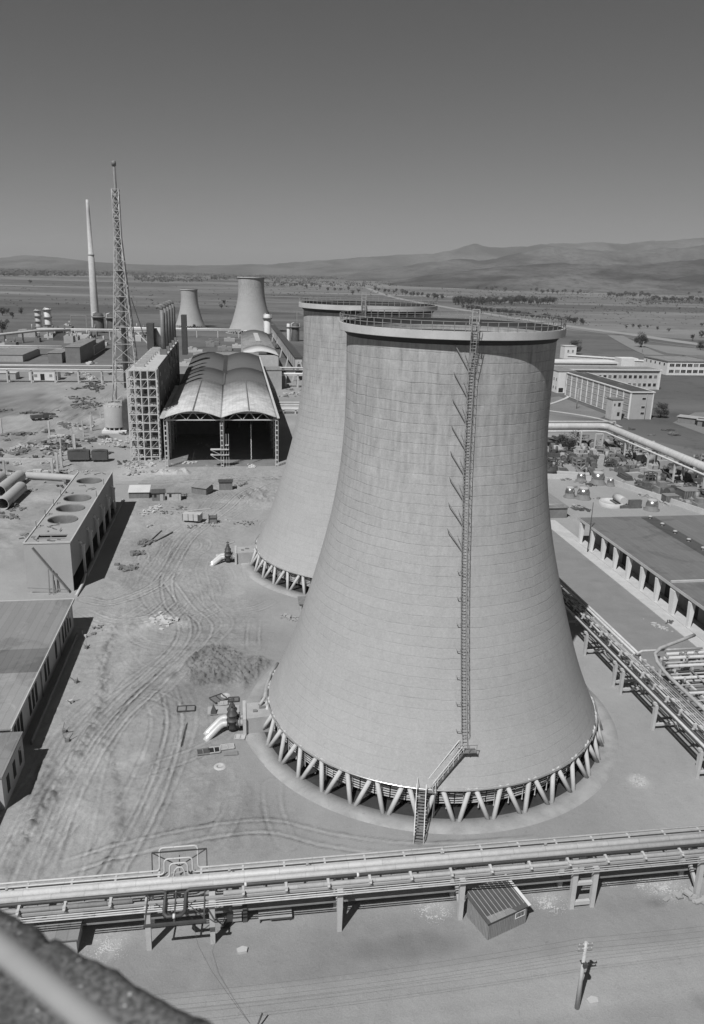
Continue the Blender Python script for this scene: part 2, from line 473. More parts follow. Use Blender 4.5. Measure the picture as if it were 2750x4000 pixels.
# wandering streaks of scraped soil
ang = fbm(GU * 0.03, GV * 0.02, 31, 2) * 3
st = fbm((GU * np.cos(ang) + GV * np.sin(ang) * 0.4) * 0.9, (GV * 0.08), 23, 3) - 0.5
alb = alb + mud * 0.07 * st
Hh = Hh + mud * 0.05 * st
for ti_, tr in enumerate(TRACKS):
    amp_ = 1.0 if ti_ < NMAIN else (0.45 if ti_ < NMAIN + 34 else 0.55)
    lo_u = min(p[0] for p in tr) - 4; hi_u = max(p[0] for p in tr) + 4
    lo_v = min(p[1] for p in tr) - 4; hi_v = max(p[1] for p in tr) + 4
    i0, i1 = np.searchsorted(gv, [lo_v, hi_v]); j0, j1 = np.searchsorted(gu, [lo_u, hi_u])
    uu = GU[i0:i1, j0:j1]; vv = GV[i0:i1, j0:j1]
    d, sd = pdist(uu, vv, tr)
    fade_ = np.minimum(1, np.minimum(np.hypot(uu - tr[0][0], vv - tr[0][1]), np.hypot(uu - tr[-1][0], vv - tr[-1][1])) / 3.0)
    brk = (0.55 + 0.9 * (fbm(uu * 0.15, vv * 0.15, 41, 2) - 0.3)) * amp_ * fade_
    jag = 0.10 * (fbm(uu * 1.6, vv * 1.6, 53, 2) - 0.5) * 2; rag = 0.35 + 1.3 * fbm(uu * 2.3, vv * 2.3, 57, 2); d = d + jag
    w = np.exp(-((d - 0.95) / 0.19) ** 2) * brk * rag
    bank = (np.exp(-((d - 1.3) / 0.13) ** 2) + 0.7 * np.exp(-((d - 0.6) / 0.13) ** 2)) * brk * (0.2 + 1.7 * fbm(uu * 1.9, vv * 1.9, 43, 3))
    mid = np.exp(-(d / 0.5) ** 2)
    alb[i0:i1, j0:j1] += 0.07 * w - 0.11 * bank
    Hh[i0:i1, j0:j1] += (-0.03 * w + 0.07 * bank) * free[i0:i1, j0:j1]
# long spoil bank beside the ditch, broken edge
for line, hgt, wid in (([(-20.6, 121), (-20.3, 108), (-18.9, 99.5), (-19.2, 89), (-20.6, 78), (-22.3, 70)], 0.55, 0.9),
                       ([(-17, 88), (-14.5, 80), (-13, 70), (-14, 62)], 0.3, 0.8),
                       ([(-22.5, 84), (-22, 76), (-23, 66)], 0.35, 0.9),
                       ([(-10, 103), (-6, 110), (-3, 117)], 0.35, 0.7),
                       ([(-12.4, 104), (-8.2, 111), (-5, 119)], 0.3, 0.6),
                       ([(-16.5, 128), (-17.5, 120), (-16, 112)], 0.25, 0.8)):
    tr = smoothline(line)
    d, sd = pdist(GU, GV, tr)
    jj = 0.15 + 2.2 * np.maximum(fbm(GU * 1.1, GV * 0.8, 61, 4, 0.65) - 0.32, 0)
    Hh += hgt * np.exp(-(d / wid) ** 2) * jj * free
    alb -= 0.07 * np.exp(-((d) / (wid * 0.8)) ** 2) * jj
# dug-over clods by the first tower, crater and heap by the hall
def blob(cu, cv, ru, rv, seed, edge=0.35):
    q = np.sqrt(((GU - cu) / ru) ** 2 + ((GV - cv) / rv) ** 2) + 0.5 * (fbm(GU * 0.25, GV * 0.25, seed, 3) - 0.5)
    return 1 - sstep(1 - edge, 1.0, q)
dug = np.maximum(blob(-3.6, 105.5, 5.2, 7.5, 71), blob(2.2, 103, 3.2, 6.5, 72)) * sstep(24.8, 26, d1)
cl2 = fbm(GU * 2.1, GV * 1.9, 73, 4, 0.75)
Hh += dug * (0.10 + 1.1 * np.maximum(cl2 - 0.42, 0) * 2)
alb -= dug * 0.075
pit = blob(8, 200, 7, 8, 75)
Hh += pit * ((fbm(GU * 0.5, GV * 0.25, 77, 4, 0.6) - 0.5) * 1.6 - 0.2)
alb -= pit * 0.035
heap = np.maximum(blob(-18, 224, 6, 3.2, 81), 0)
Hh += heap * (0.5 + (fbm(GU * 0.6, GV * 0.4, 83, 4) - 0.4) * 1.6)
alb += heap * 0.07
bright = blob(-28, 226, 12, 14, 85, 0.8)
alb += bright * 0.08
for (cu, cv, r_) in ((-9.5, 121, 1.8), (-15.2, 121, 1.0), (17.4, 57.6, 1.9), (28.3, 57.5, 2.0), (40.2, 57.2, 2.4), (-11.9, 56.5, 1.8), (-14.2, 82.5, 1.0), (-12.2, 84, 1.2), (46, 72.9, 1.5), (35.5, 58.4, 1.0)):
    b_ = blob(cu, cv, r_ * 1.25, r_ * 1.25, 90 + int(cu), 0.7)
    sp = sstep(0.42, 0.62, fbm(GU * 2.2, GV * 2.2, 95, 2))
    alb += b_ * (0.04 + 0.05 * sp)
for (cu, cv, ru, rv) in ((38.6, 55.2, 1.2, 0.9), (36.8, 44.8, 1.2, 1.5), (-22, 78, 2.5, 6), (14, 53, 6, 2)):
    alb -= blob(cu, cv, ru, rv, 97, 0.6) * 0.05
# the strip on the camera side of the pipe rack: weeds and a smooth dirt road
alb -= (sstep(50.2, 50.9, GV) * (1 - sstep(55, 57.5, GV))) * 0.03 * near * (0.6 + fbm(GU * 0.8, GV * 0.8, 101, 3))
alb += (1 - sstep(49.6, 50.4, GV)) * sstep(44.8, 45.8, GV) * 0.012
alb -= (1 - sstep(44.4, 45.6, GV)) * 0.03
for q in (46.6, 48.6):
    alb -= np.exp(-((GV - q) / 0.35) ** 2) * 0.012
# darker grass plots on the left by the masts
gr = blob(-95, 345, 26, 34, 111, 0.3) ; alb -= gr * 0.09
gr = blob(-62, 330, 9, 26, 113, 0.3); alb -= gr * 0.05
gr = blob(-84, 268, 16, 14, 115, 0.3); alb -= gr * 0.04
lefty = (1 - sstep(-44, -38, GU)) * sstep(140, 160, GV)
ly = fbm((GU + GV * 0.5) * 0.16, (GV - GU * 0.5) * 0.045, 131, 5, 0.6) - 0.5
alb += lefty * 0.24 * ly
Hh += lefty * sstep(150, 170, GV) * (1 - sstep(370, 400, GV)) * 1.5 * np.maximum(ly, 0)
alb = np.clip(alb, 0.04, 0.6)
Hh = np.where(near > 0, Hh * near, 0)
nu, nv = len(gu), len(gv)
co = np.empty((nv, nu, 3))
co[..., 0] = GU * CT - GV * ST; co[..., 1] = GU * ST + GV * CT; co[..., 2] = Hh
idx = np.arange(nu * nv).reshape(nv, nu)
q = np.stack([idx[:-1, :-1], idx[:-1, 1:], idx[1:, 1:], idx[1:, :-1]], -1).reshape(-1, 4)
me = bpy.data.meshes.new('ground')
me.vertices.add(nu * nv); me.vertices.foreach_set('co', co.ravel())
me.loops.add(q.size); me.loops.foreach_set('vertex_index', q.ravel())
me.polygons.add(len(q)); me.polygons.foreach_set('loop_start', np.arange(0, q.size, 4)); me.polygons.foreach_set('loop_total', np.full(len(q), 4))
me.polygons.foreach_set('use_smooth', np.ones(len(q), dtype=bool))
me.update(calc_edges=True)
at = me.attributes.new('soil', 'FLOAT', 'POINT'); at.data.foreach_set('value', alb.ravel().astype(np.float32))
fa = sstep(380, 560, GV)
fa = np.maximum(fa, sstep(95, 150, np.abs(GU - 10)) * 1.0)
ch = 0.62 + 0.38 * np.clip(mud + dug + pit, 0, 1)
at = me.attributes.new('churn', 'FLOAT', 'POINT'); at.data.foreach_set('value', ch.ravel().astype(np.float32))
at = me.attributes.new('far', 'FLOAT', 'POINT'); at.data.foreach_set('value', fa.ravel().astype(np.float32))
ground = bpy.data.objects.new('ground', me); COL.objects.link(ground); tag(ground, kind='structure')
def ground_z(u, v):
    i = int(np.clip(np.searchsorted(gv, v), 1, nv - 1)); j = int(np.clip(np.searchsorted(gu, u), 1, nu - 1))
    return float(Hh[i, j])

m, nt, b = newmat('ground_soil')
a1 = N(nt, 'ShaderNodeAttribute', attribute_name='soil'); a2 = N(nt, 'ShaderNodeAttribute', attribute_name='far')
geo = N(nt, 'ShaderNodeNewGeometry'); P = geo.outputs['Position']
g1 = noise(nt, P, 0.9, 6, 0.65); g2 = noise(nt, P, 7.0, 4, 0.7)
g3 = noise(nt, P, 0.16, 8, 0.72, 0.6, (1.0, 0.6, 1)); g4 = noise(nt, P, 1.9, 8, 0.82, 0.6); g5 = noise(nt, P, 4.5, 4, 0.8)
specks = math_(nt, 'ADD', math_(nt, 'MULTIPLY', ramp(nt, g4, 0.56, 0.66, 0.0, 1.0), -0.34), math_(nt, 'MULTIPLY', ramp(nt, g5, 0.62, 0.72, 0.0, 1.0), 0.35))
grain = math_(nt, 'ADD', math_(nt, 'MULTIPLY', math_(nt, 'SUBTRACT', g3, 0.5), 0.75), math_(nt, 'MULTIPLY', math_(nt, 'SUBTRACT', g2, 0.5), 1.0))
grain = math_(nt, 'ADD', math_(nt, 'ADD', grain, specks), math_(nt, 'MULTIPLY', math_(nt, 'SUBTRACT', g1, 0.5), 0.35))
a3 = N(nt, 'ShaderNodeAttribute', attribute_name='churn'); grain = math_(nt, 'MULTIPLY', math_(nt, 'MULTIPLY', grain, 0.8), a3.outputs['Fac'])
nearv = math_(nt, 'MULTIPLY', a1.outputs['Fac'], math_(nt, 'ADD', grain, 1.03))
# fields: voronoi plots stretched across the view, each with its own tone, plus scrub
mp = N(nt, 'ShaderNodeMapping'); mp.inputs['Scale'].default_value = (0.0011, 0.0026, 1); mp.inputs['Rotation'].default_value = (0, 0, 0.35)
nt.links.new(P, mp.inputs[0])
vo = N(nt, 'ShaderNodeTexVoronoi'); vo.inputs['Scale'].default_value = 1.0; vo.voronoi_dimensions = '2D'
nt.links.new(mp.outputs[0], vo.inputs['Vector'])
sep = N(nt, 'ShaderNodeSeparateColor'); nt.links.new(vo.outputs['Color'], sep.inputs[0])
fld = ramp(nt, sep.outputs[0], 0.0, 1.0, 0.085, 0.2)
n1 = noise(nt, P, 0.004, 6, 0.6, 0.5, (1, 2.4, 1))
scrub = math_(nt, 'MULTIPLY', ramp(nt, noise(nt, P, 0.016, 7, 0.8, 0.2, (1, 1.6, 1)), 0.52, 0.66, 1.05, 0.66), ramp(nt, noise(nt, P, 0.06, 6, 0.85, 0.3), 0.56, 0.66, 1.0, 0.7))
sepP = N(nt, 'ShaderNodeSeparateXYZ'); nt.links.new(P, sepP.inputs[0])
big = ramp(nt, sepP.outputs[1], 900, 2500, 0.55, 1.0)
strip = ramp(nt, noise(nt, P, 1.0, 3, 0.5, 0.0, (0.0006, 0.004, 1)), 0.58, 0.63, 0.0, 0.10)
fv = math_(nt, 'MULTIPLY', math_(nt, 'MULTIPLY', fld, ramp(nt, n1, 0.3, 0.7, 0.75, 1.3)), scrub)
fv = math_(nt, 'ADD', fv, math_(nt, 'MULTIPLY', strip, big))
mx = N(nt, 'ShaderNodeMix'); mx.data_type = 'FLOAT'
nt.links.new(a2.outputs['Fac'], mx.inputs[0]); nt.links.new(nearv, mx.inputs[2]); nt.links.new(fv, mx.inputs[3])
gray(nt, math_(nt, 'MAXIMUM', mx.outputs[0], 0.02), b)
b.inputs['Roughness'].default_value = 0.97; b.inputs['Specular IOR Level'].default_value = 0.15
bumpit(nt, math_(nt, 'MULTIPLY', math_(nt, 'ADD', math_(nt, 'ADD', g1, math_(nt, 'MULTIPLY', g4, 0.8)), math_(nt, 'MULTIPLY', g2, 0.35)), a3.outputs['Fac']), b, 0.6, 0.2)
me.materials.append(m)

# ------------------------------------------------------------------ hills
def elev(vx, vy, D):
    """height of something seen at that spot of the photograph and D metres north of the camera"""
    X = (vx * 2750 / 1596 - 1375) / CAM_F; Y = (vy * 2750 / 1596 - 2000) / CAM_F
    c, s = math.cos(CAM_R), math.sin(CAM_R)
    a = c * X + s * Y; b_ = -s * X + c * Y
    dy = math.cos(CAM_P) - b_ * math.sin(CAM_P); dz = -math.sin(CAM_P) - b_ * math.cos(CAM_P)
    return a / dy, CAM_H + dz / dy * D
ridges = [
    (13500, 1500, [(-300, 585), (0, 583), (60, 578), (130, 583), (200, 592), (300, 598), (450, 601), (600, 598), (700, 592), (820, 583), (900, 577), (980, 573), (1035, 560), (1075, 550), (1105, 555), (1150, 562), (1190, 558), (1250, 551), (1330, 552), (1400, 554), (1440, 551), (1500, 543), (1596, 541), (1800, 530), (2100, 545)]),
    (9000, 1100, [(-300, 640), (700, 640), (850, 606), (920, 602), (1000, 590), (1050, 584), (1100, 589), (1150, 578), (1210, 566), (1257, 560), (1330, 563), (1420, 568), (1500, 562), (1596, 558), (1800, 556), (2100, 580)]),
    (5600, 900, [(-300, 660), (850, 640), (980, 620), (1080, 608), (1170, 601), (1257, 594), (1330, 597), (1400, 600), (1480, 592), (1560, 587), (1640, 584), (1800, 580), (2100, 600)]),
    (4300, 350, [(-300, 660), (1000, 650), (1120, 632), (1200, 622), (1270, 618), (1330, 624), (1400, 632), (1500, 628), (1596, 618), (1800, 610), (2100, 625)]),
]
ta = np.linspace(-0.75, 0.95, 420)
Ds = np.concatenate([np.linspace(3300, 10500, 90), np.linspace(10700, 17500, 60)])
TA, DD = np.meshgrid(ta, Ds)
HZ = np.zeros_like(TA) - 6
for D0, wd, pts in ridges:
    xs = []; zs = []
    for vx, vy in pts:
        t_, z_ = elev(vx, vy, D0); xs.append(t_); zs.append(z_)
    hh = np.interp(ta, xs, zs)[None, :]
    n_ = fbm(TA * 38 + D0, DD * 0.0022, int(D0) % 97, 5, 0.55)
    prof = np.exp(-((DD - D0) / (wd * (1.2 + 0 * DD))) ** 2)
    z_ = hh * prof * (0.92 + 0.16 * n_) + prof * 14 * (n_ - 0.5)
    HZ = np.maximum(HZ, z_ - 10)
HZ[0, :] = -8; HZ[-1, :] = -8
hc = np.stack([TA * DD, DD, HZ], -1)
idx = np.arange(TA.size).reshape(TA.shape)
q = np.stack([idx[:-1, :-1], idx[:-1, 1:], idx[1:, 1:], idx[1:, :-1]], -1).reshape(-1, 4)
me = bpy.data.meshes.new('hills'); me.from_pydata(hc.reshape(-1, 3).tolist(), [], q.tolist())
me.polygons.foreach_set('use_smooth', np.ones(len(q), dtype=bool)); me.update()
hills = bpy.data.objects.new('hills', me); COL.objects.link(hills); tag(hills, kind='structure')
m, nt, b = newmat('hillside')
geo = N(nt, 'ShaderNodeNewGeometry'); P = geo.outputs['Position']
w = ramp(nt, noise(nt, P, 0.0012, 7, 0.65, 0.6, (1, 0.7, 1)), 0.42, 0.6, 0.05, 0.13)
w2 = math_(nt, 'MULTIPLY', ramp(nt, noise(nt, P, 0.012, 7, 0.8), 0.3, 0.7, 0.6, 1.4), ramp(nt, noise(nt, P, 0.02, 6, 0.85, 0.5), 0.5, 0.6, 1.1, 0.55))
gray(nt, math_(nt, 'MULTIPLY', w, w2), b); b.inputs['Roughness'].default_value = 1.0; b.inputs['Specular IOR Level'].default_value = 0.0
me.materials.append(m)

# ------------------------------------------------------------------ roads, yards, lawns: thin sheets on the ground
def sheet(name, poly, z, mat_):
    mb = MB(); mb.prism([tuple(S(u, v)[:2]) for u, v in poly], z - 0.3, z)
    return struct(name, mb, M[mat_])
sheet('asphalt_yard', [(57.5, 82), (72.6, 82), (72.6, 172), (57.5, 172)], 0.03, 'asphalt')
sheet('pavement', [(72.6, 70), (76.2, 70), (76.2, 172), (72.6, 172)], 0.14, 'concrete_light')
def strip(name, pts, w, z, mat_, n=5):
    pts = smoothline(pts, n)
    vs = []; fs = []
    for i, p in enumerate(pts):
        a = pts[max(i - 1, 0)]; c = pts[min(i + 1, len(pts) - 1)]
        dx, dy = c[0] - a[0], c[1] - a[1]; L = math.hypot(dx, dy); nx, ny = -dy / L * w / 2, dx / L * w / 2
        ww = w
        for sg in (-1, 1):
            P_ = S(p[0] + sg * nx, p[1] + sg * ny); vs.append((P_.x, P_.y, z))
    for i in range(len(pts) - 1):
        fs.append((2 * i, 2 * i + 1, 2 * i + 3, 2 * i + 2))
    mb = MB(); mb.add(vs, fs); o = struct(name, mb, M[mat_])
    sol = o.modifiers.new('t', 'SOLIDIFY'); sol.thickness = 0.2; sol.offset = 1 if False else -1
    return o
M['road_pale'] = simple('road_pale', 0.2, 0.95, 0.12, 0.02)
M['road_bright'] = simple('road_bright', 0.27, 0.95, 0.1, 0.02)
M['road_mid'] = simple('road_mid', 0.15, 0.95, 0.12, 0.02)
strip('highway', [(560, 470), (480, 560), (437, 692), (428, 822), (412, 950), (400, 1250), (395, 1700), (430, 2300), (560, 3400)], 19, 0.1, 'road_bright')
strip('verge_road', [(520, 470), (445, 560), (405, 680), (398, 822), (388, 950), (378, 1250), (370, 1700)], 5, 0.1, 'road_mid')
strip('side_road', [(330, 590), (345, 640), (372, 720), (400, 800)], 16, 0.12, 'road_pale')
sheet('stubble_field', [(352, 610), (372, 700), (405, 660), (440, 560), (520, 450), (420, 470)], 0.09, 'road_pale')
strip('side_road', [(240, 330), (290, 345), (380, 355), (520, 380)], 7, 0.12, 'road_pale')
strip('side_road', [(236, 352), (290, 362), (380, 376), (520, 398)], 4, 0.12, 'road_mid')
strip('footpath', [(170.5, 430), (168.5, 400), (166.5, 375), (150, 352), (128, 330)], 1.6, 0.12, 'concrete_light')
strip('footpath', [(128, 338), (145, 320), (152, 306), (152, 290)], 1.3, 0.12, 'concrete_light')
sheet('lawn', [(120, 342), (160, 372), (160, 318), (150, 308), (128, 326)], 0.09, 'grass')
sheet('lawn', [(178, 240), (330, 255), (330, 335), (205, 325), (180, 300)], 0.09, 'grass')
# ------------------------------------------------------------------ cooling towers
def shell_material(name, strong):
    m, nt, b = newmat(name)
    tc = N(nt, 'ShaderNodeTexCoord'); P = tc.outputs['Object']
    sp = N(nt, 'ShaderNodeSeparateXYZ'); nt.links.new(P, sp.inputs[0])
    an = math_(nt, 'ARCTAN2', sp.outputs[1], sp.outputs[0])
    z = sp.outputs[2]
    cv = N(nt, 'ShaderNodeCombineXYZ'); nt.links.new(math_(nt, 'MULTIPLY', an, 14.0), cv.inputs[0]); nt.links.new(z, cv.inputs[1]); C_ = cv.outputs[0]
    # lift joints every 1.4 m, slightly wavering; fainter lower down
    wob = math_(nt, 'MULTIPLY', math_(nt, 'SUBTRACT', noise(nt, C_, 0.22, 4, 0.65), 0.5), 0.6)
    zz = math_(nt, 'DIVIDE', math_(nt, 'ADD', z, wob), 1.08)
    fr = math_(nt, 'FRACT', zz)
    lift = math_(nt, 'FLOOR', zz)
    e = math_(nt, 'ABSOLUTE', math_(nt, 'SUBTRACT', fr, 0.5))
    brk = ramp(nt, noise(nt, C_, 0.7, 4, 0.7), 0.3, 0.62, 0.15, 1.0)
    line = math_(nt, 'MULTIPLY', ramp(nt, e, 0.435, 0.485, 0.0, 1.0), brk)
    hgt = math_(nt, 'MULTIPLY', ramp(nt, z, 8.0, 36.0, 0.4, 1.0), ramp(nt, noise(nt, C_, 0.12, 3, 0.6), 0.35, 0.6, 0.35, 1.0))
    line = math_(nt, 'MULTIPLY', line, hgt)
    below = math_(nt, 'MULTIPLY', ramp(nt, fr, 0.75, 1.0, 0.0, 1.0), 0.5)
    # panels: vertical board joints, tone changes panel by panel
    wn1 = N(nt, 'ShaderNodeTexWhiteNoise'); wn1.noise_dimensions = '2D'
    cv2 = N(nt, 'ShaderNodeCombineXYZ'); nt.links.new(math_(nt, 'FLOOR', math_(nt, 'MULTIPLY', an, 11.5)), cv2.inputs[0]); nt.links.new(lift, cv2.inputs[1])
    nt.links.new(cv2.outputs[0], wn1.inputs['Vector'])
    panel = math_(nt, 'MULTIPLY', math_(nt, 'SUBTRACT', wn1.outputs['Value'], 0.5), 0.025)
    wn2 = N(nt, 'ShaderNodeTexWhiteNoise'); wn2.noise_dimensions = '1D'; nt.links.new(lift, wn2.inputs['W'])
    band = math_(nt, 'MULTIPLY', math_(nt, 'SUBTRACT', wn2.outputs['Value'], 0.5), 0.06)
    # blotches, runs and efflorescence in the upper third
    up = ramp(nt, z, 22.0, 40.0, 0.2, 1.0)
    runs = math_(nt, 'SUBTRACT', noise(nt, C_, 1.0, 6, 0.65, 0.0, (1.5, 0.3, 1)), 0.5)
    blot = math_(nt, 'SUBTRACT', noise(nt, C_, 0.11, 4, 0.6, 0.4, (1, 1.6, 1)), 0.5)
    pale = ramp(nt, noise(nt, C_, 0.33, 5, 0.65, 0.6, (0.8, 1.5, 1)), 0.56, 0.72, 0.0, 0.16)
    grit = math_(nt, 'SUBTRACT', noise(nt, P, 4.0, 7, 0.85), 0.5)
    t = math_(nt, 'ADD', 1.0, math_(nt, 'MULTIPLY', math_(nt, 'MULTIPLY', runs, up), 1.0))
    t = math_(nt, 'ADD', t, math_(nt, 'MULTIPLY', blot, 0.2))
    t = math_(nt, 'ADD', t, math_(nt, 'MULTIPLY', pale, up))
    t = math_(nt, 'ADD', t, math_(nt, 'MULTIPLY', grit, 0.8))
    t = math_(nt, 'ADD', t, math_(nt, 'MULTIPLY', math_(nt, 'ADD', panel, band), ramp(nt, z, 10, 34, 0.35, 1.0)))
    rim = math_(nt, 'MULTIPLY', ramp(nt, noise(nt, C_, 1.0, 5, 0.7, 0.0, (1.1, 0.05, 1)), 0.48, 0.66, 0.0, 0.2), ramp(nt, z, 30.0, 48.0, 0.0, 1.0))
    t = math_(nt, 'SUBTRACT', t, rim)
    ragged = ramp(nt, noise(nt, C_, 1.6, 7, 0.8, 0.5, (0.6, 1.3, 1)), 0.56, 0.68, 0.0, 0.10)
    t = math_(nt, 'SUBTRACT', t, ragged)
    t = math_(nt, 'SUBTRACT', t, math_(nt, 'MULTIPLY', line, strong))
    # patch of weathering low on the sunny side
    lowp = ramp(nt, noise(nt, C_, 0.55, 5, 0.75, 0.5, (0.7, 1.8, 1)), 0.62, 0.74, 0.0, 0.10)
    t = math_(nt, 'SUBTRACT', t, math_(nt, 'MULTIPLY', lowp, ramp(nt, z, 14, 20, 1.0, 0.2)))
    gray(nt, math_(nt, 'MULTIPLY', t, 0.345), b)
    b.inputs['Roughness'].default_value = 0.93; b.inputs['Specular IOR Level'].default_value = 0.2
    h = math_(nt, 'SUBTRACT', math_(nt, 'MULTIPLY', grit, 0.8), math_(nt, 'MULTIPLY', line, 2.0))
    bumpit(nt, h, b, 0.35, 0.05)
    return m
M['shell'] = shell_material('tower_concrete', 0.3)
M['slat'] = simple('weathered_slats', 0.5, 0.9, 0.4, 1.0)
M['basin_water'] = simple('basin_water', 0.03, 0.12, 0.2, 0.4)
PROF = [(21.40, 3.1), (19.11, 8), (17.14, 14), (15.37, 20), (13.81, 26), (12.70, 32), (12.10, 38), (12.02, 44), (12.1, 48.0), (12.1, 50.2)]
_zz = np.array([p[1] for p in PROF]); _rr = np.array([p[0] for p in PROF])
_zf = np.linspace(3.1, 50.2, 200)
_rf = np.interp(_zf, _zz, _rr)
for _k in range(3):                       # round the corners of the profile off
    _pad = np.concatenate([2 * _rf[0] - _rf[8:0:-1], _rf, 2 * _rf[-1] - _rf[-2:-10:-1]])
    _rf = np.convolve(_pad, np.ones(17) / 17, 'valid')
def shell_r(z): return float(np.interp(z, _zf, _rf))
def pol(r, a, z): return (r * math.cos(a), r * math.sin(a), z)

def cooling_tower(label, u, v, sr=1.0, sz=1.0, detail=2, loc=None):
    loc = S(u, v, 0) if loc is None else loc
    t = thing('cooling_tower', label, 'cooling tower', loc, 0)
    seg = 192 if detail > 1 else 96
    zs = np.linspace(3.1, 50.0, 60 if detail > 1 else 24)
    sh = MB()
    prof = [(shell_r(z) * sr, z * sz) for z in zs]
    inner = [(shell_r(z) * sr - 0.35, z * sz) for z in zs[::-1]]
    sh.lathe(prof, seg)
    shell = sh.build('shell', M['shell'], t)
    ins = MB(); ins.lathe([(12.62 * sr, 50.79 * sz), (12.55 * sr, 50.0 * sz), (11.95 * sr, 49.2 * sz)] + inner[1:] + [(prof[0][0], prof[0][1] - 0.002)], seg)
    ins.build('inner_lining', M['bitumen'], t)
    R0 = 13.0 * sr; z1 = 50.8 * sz; z0 = z1 - 0.85
    c = MB(); c.lathe([(12.1 * sr, z0 - 0.02), (R0 - 0.03, z0)], seg, smooth=False); c.lathe([(R0 - 0.03, z0), (R0, z0 + 0.04), (R0, z1)], seg, smooth=False); c.lathe([(R0, z1), (12.63 * sr, z1 + 0.01)], seg, smooth=False)
    c.build('cornice', M['concrete_light'], t)
    # railing on the rim
    rl = MB(); nr = 72 if detail > 1 else 36
    if detail > 0:
        for k in range(nr):
            a = 2 * PI * k / nr
            rl.bar(pol(R0 - 0.12, a, z1), pol(R0 - 0.1 + 0.06 * math.sin(k * 3.1), a, z1 + 0.95), 0.07)
        for hz in (0.5, 0.95):
            rl.tube([pol(R0 - 0.1, 2 * PI * k / 96, z1 + hz) for k in range(96)], 0.035, 5, closed=True)
        rl.build('railing', M['steel_mid'], t)
    # raking columns
    ncol = 37; base = R(-77.4)
    if detail > 0:
        pr = None
        for k in range(ncol):
            a = base + 2 * PI * k / ncol
            for sg in (-1, 1):
                p = pol(22.6 * sr, a + sg * R(0.75), 0.0); q_ = pol(21.25 * sr, a + sg * R(360 / ncol / 2 - 0.85), 3.18 * sz)
                o = MB().tube([p, q_], 0.27 * sr, 8 if detail > 1 else 5).build('support_column', M['concrete_light'], t)
    else:
        mb = MB()
        for k in range(ncol):
            a = base + 2 * PI * k / ncol
            for sg in (-1, 1):
                mb.tube([pol(22.45 * sr, a + sg * R(0.75), 0.0), pol(21.25 * sr, a + sg * R(4), 2.98 * sz)], 0.3 * sr, 4)
        mb.build('support_columns', M['concrete_light'], t)
    # basin, kerb
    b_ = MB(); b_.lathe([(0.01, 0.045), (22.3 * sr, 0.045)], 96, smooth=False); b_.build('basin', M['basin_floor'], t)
    k_ = MB(); k_.lathe([(22.25 * sr, 0.0), (22.3 * sr, 0.16), (24.5 * sr, 0.10), (24.75 * sr, -0.3)], 128); k_.build('kerb_ring', M['apron'], t)
    # black backing drum behind the louvres: the dark inside is put into its colour
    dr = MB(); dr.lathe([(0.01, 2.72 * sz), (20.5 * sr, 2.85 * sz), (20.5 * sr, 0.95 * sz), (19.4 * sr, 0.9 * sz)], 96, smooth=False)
    dr.lathe([(18.0 * sr, 2.6 * sz), (18.0 * sr, 0.05)], 96, smooth=False); dr.build('louvre_backing', M['black'], t)
    if detail > 1:
        sl_ = MB(); rr = random.Random(3)
        for lev in range(12):
            zc = 0.95 + lev * 0.15
            for k in range(74):
                if rr.random() < 0.05: continue
                a0_ = base + 2 * PI * (k + 0.04) / 74; a1_ = base + 2 * PI * (k + 0.96) / 74
                j = rr.uniform(-0.03, 0.03)
                r1 = 20.75 + 0.12 * (lev % 2)
                sl_.bar(pol(r1, a0_, zc + j), pol(r1, a1_, zc - j), 0.05, 0.115)
        sl_.build('louvre_slats', M['slat'], t)
        for k in range(74):
            a = base + 2 * PI * (k + 0.5) / 74
            hp = MB(); hp.tube([pol(21.4, a, 3.12), pol(21.1, a, 2.6), pol(21.05, a, 0.6), pol(21.05, a, 0.59), pol(21.05, a, 0.45)], [0.045, 0.045, 0.045, 0.09, 0.09], 6)
            hp.build('downpipe', M['pipe_dull'], t)
    rp = MB(); rp.tube([pol((21.62) * sr, 2 * PI * k / 144, 3.2 * sz) for k in range(144)], 0.1, 8, closed=True)
    rp.build('ring_main', M['ring_pipe'], t)
    return t
M['ring_pipe'] = simple('ring_pipe', 0.7, 0.28, 0.1, 1.0, metal=0.75)
M['apron'] = simple('apron_concrete', 0.29, 0.93, 0.34, 0.5, bump=0.3, fine=18)
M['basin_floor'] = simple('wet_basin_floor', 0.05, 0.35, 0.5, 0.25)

T1 = cooling_tower('large pale concrete cooling tower in front, with the caged ladder and zigzag stairs', 25, 90.8)
T1.location = (10.94, 93.53, 0)
T2 = cooling_tower('second large concrete cooling tower, half hidden behind the nearest one', 25, 150)
T3 = cooling_tower('distant full-size cooling tower at the edge of the fields beyond the arched shed', 0, 0, 1.0, 1.0, 1, loc=Vector((-99.4, 760, 0)))
T4 = cooling_tower('distant smaller cooling tower left of the bigger distant one', 0, 0, 0.68, 0.735, 1, loc=Vector((-168.9, 814, 0)))

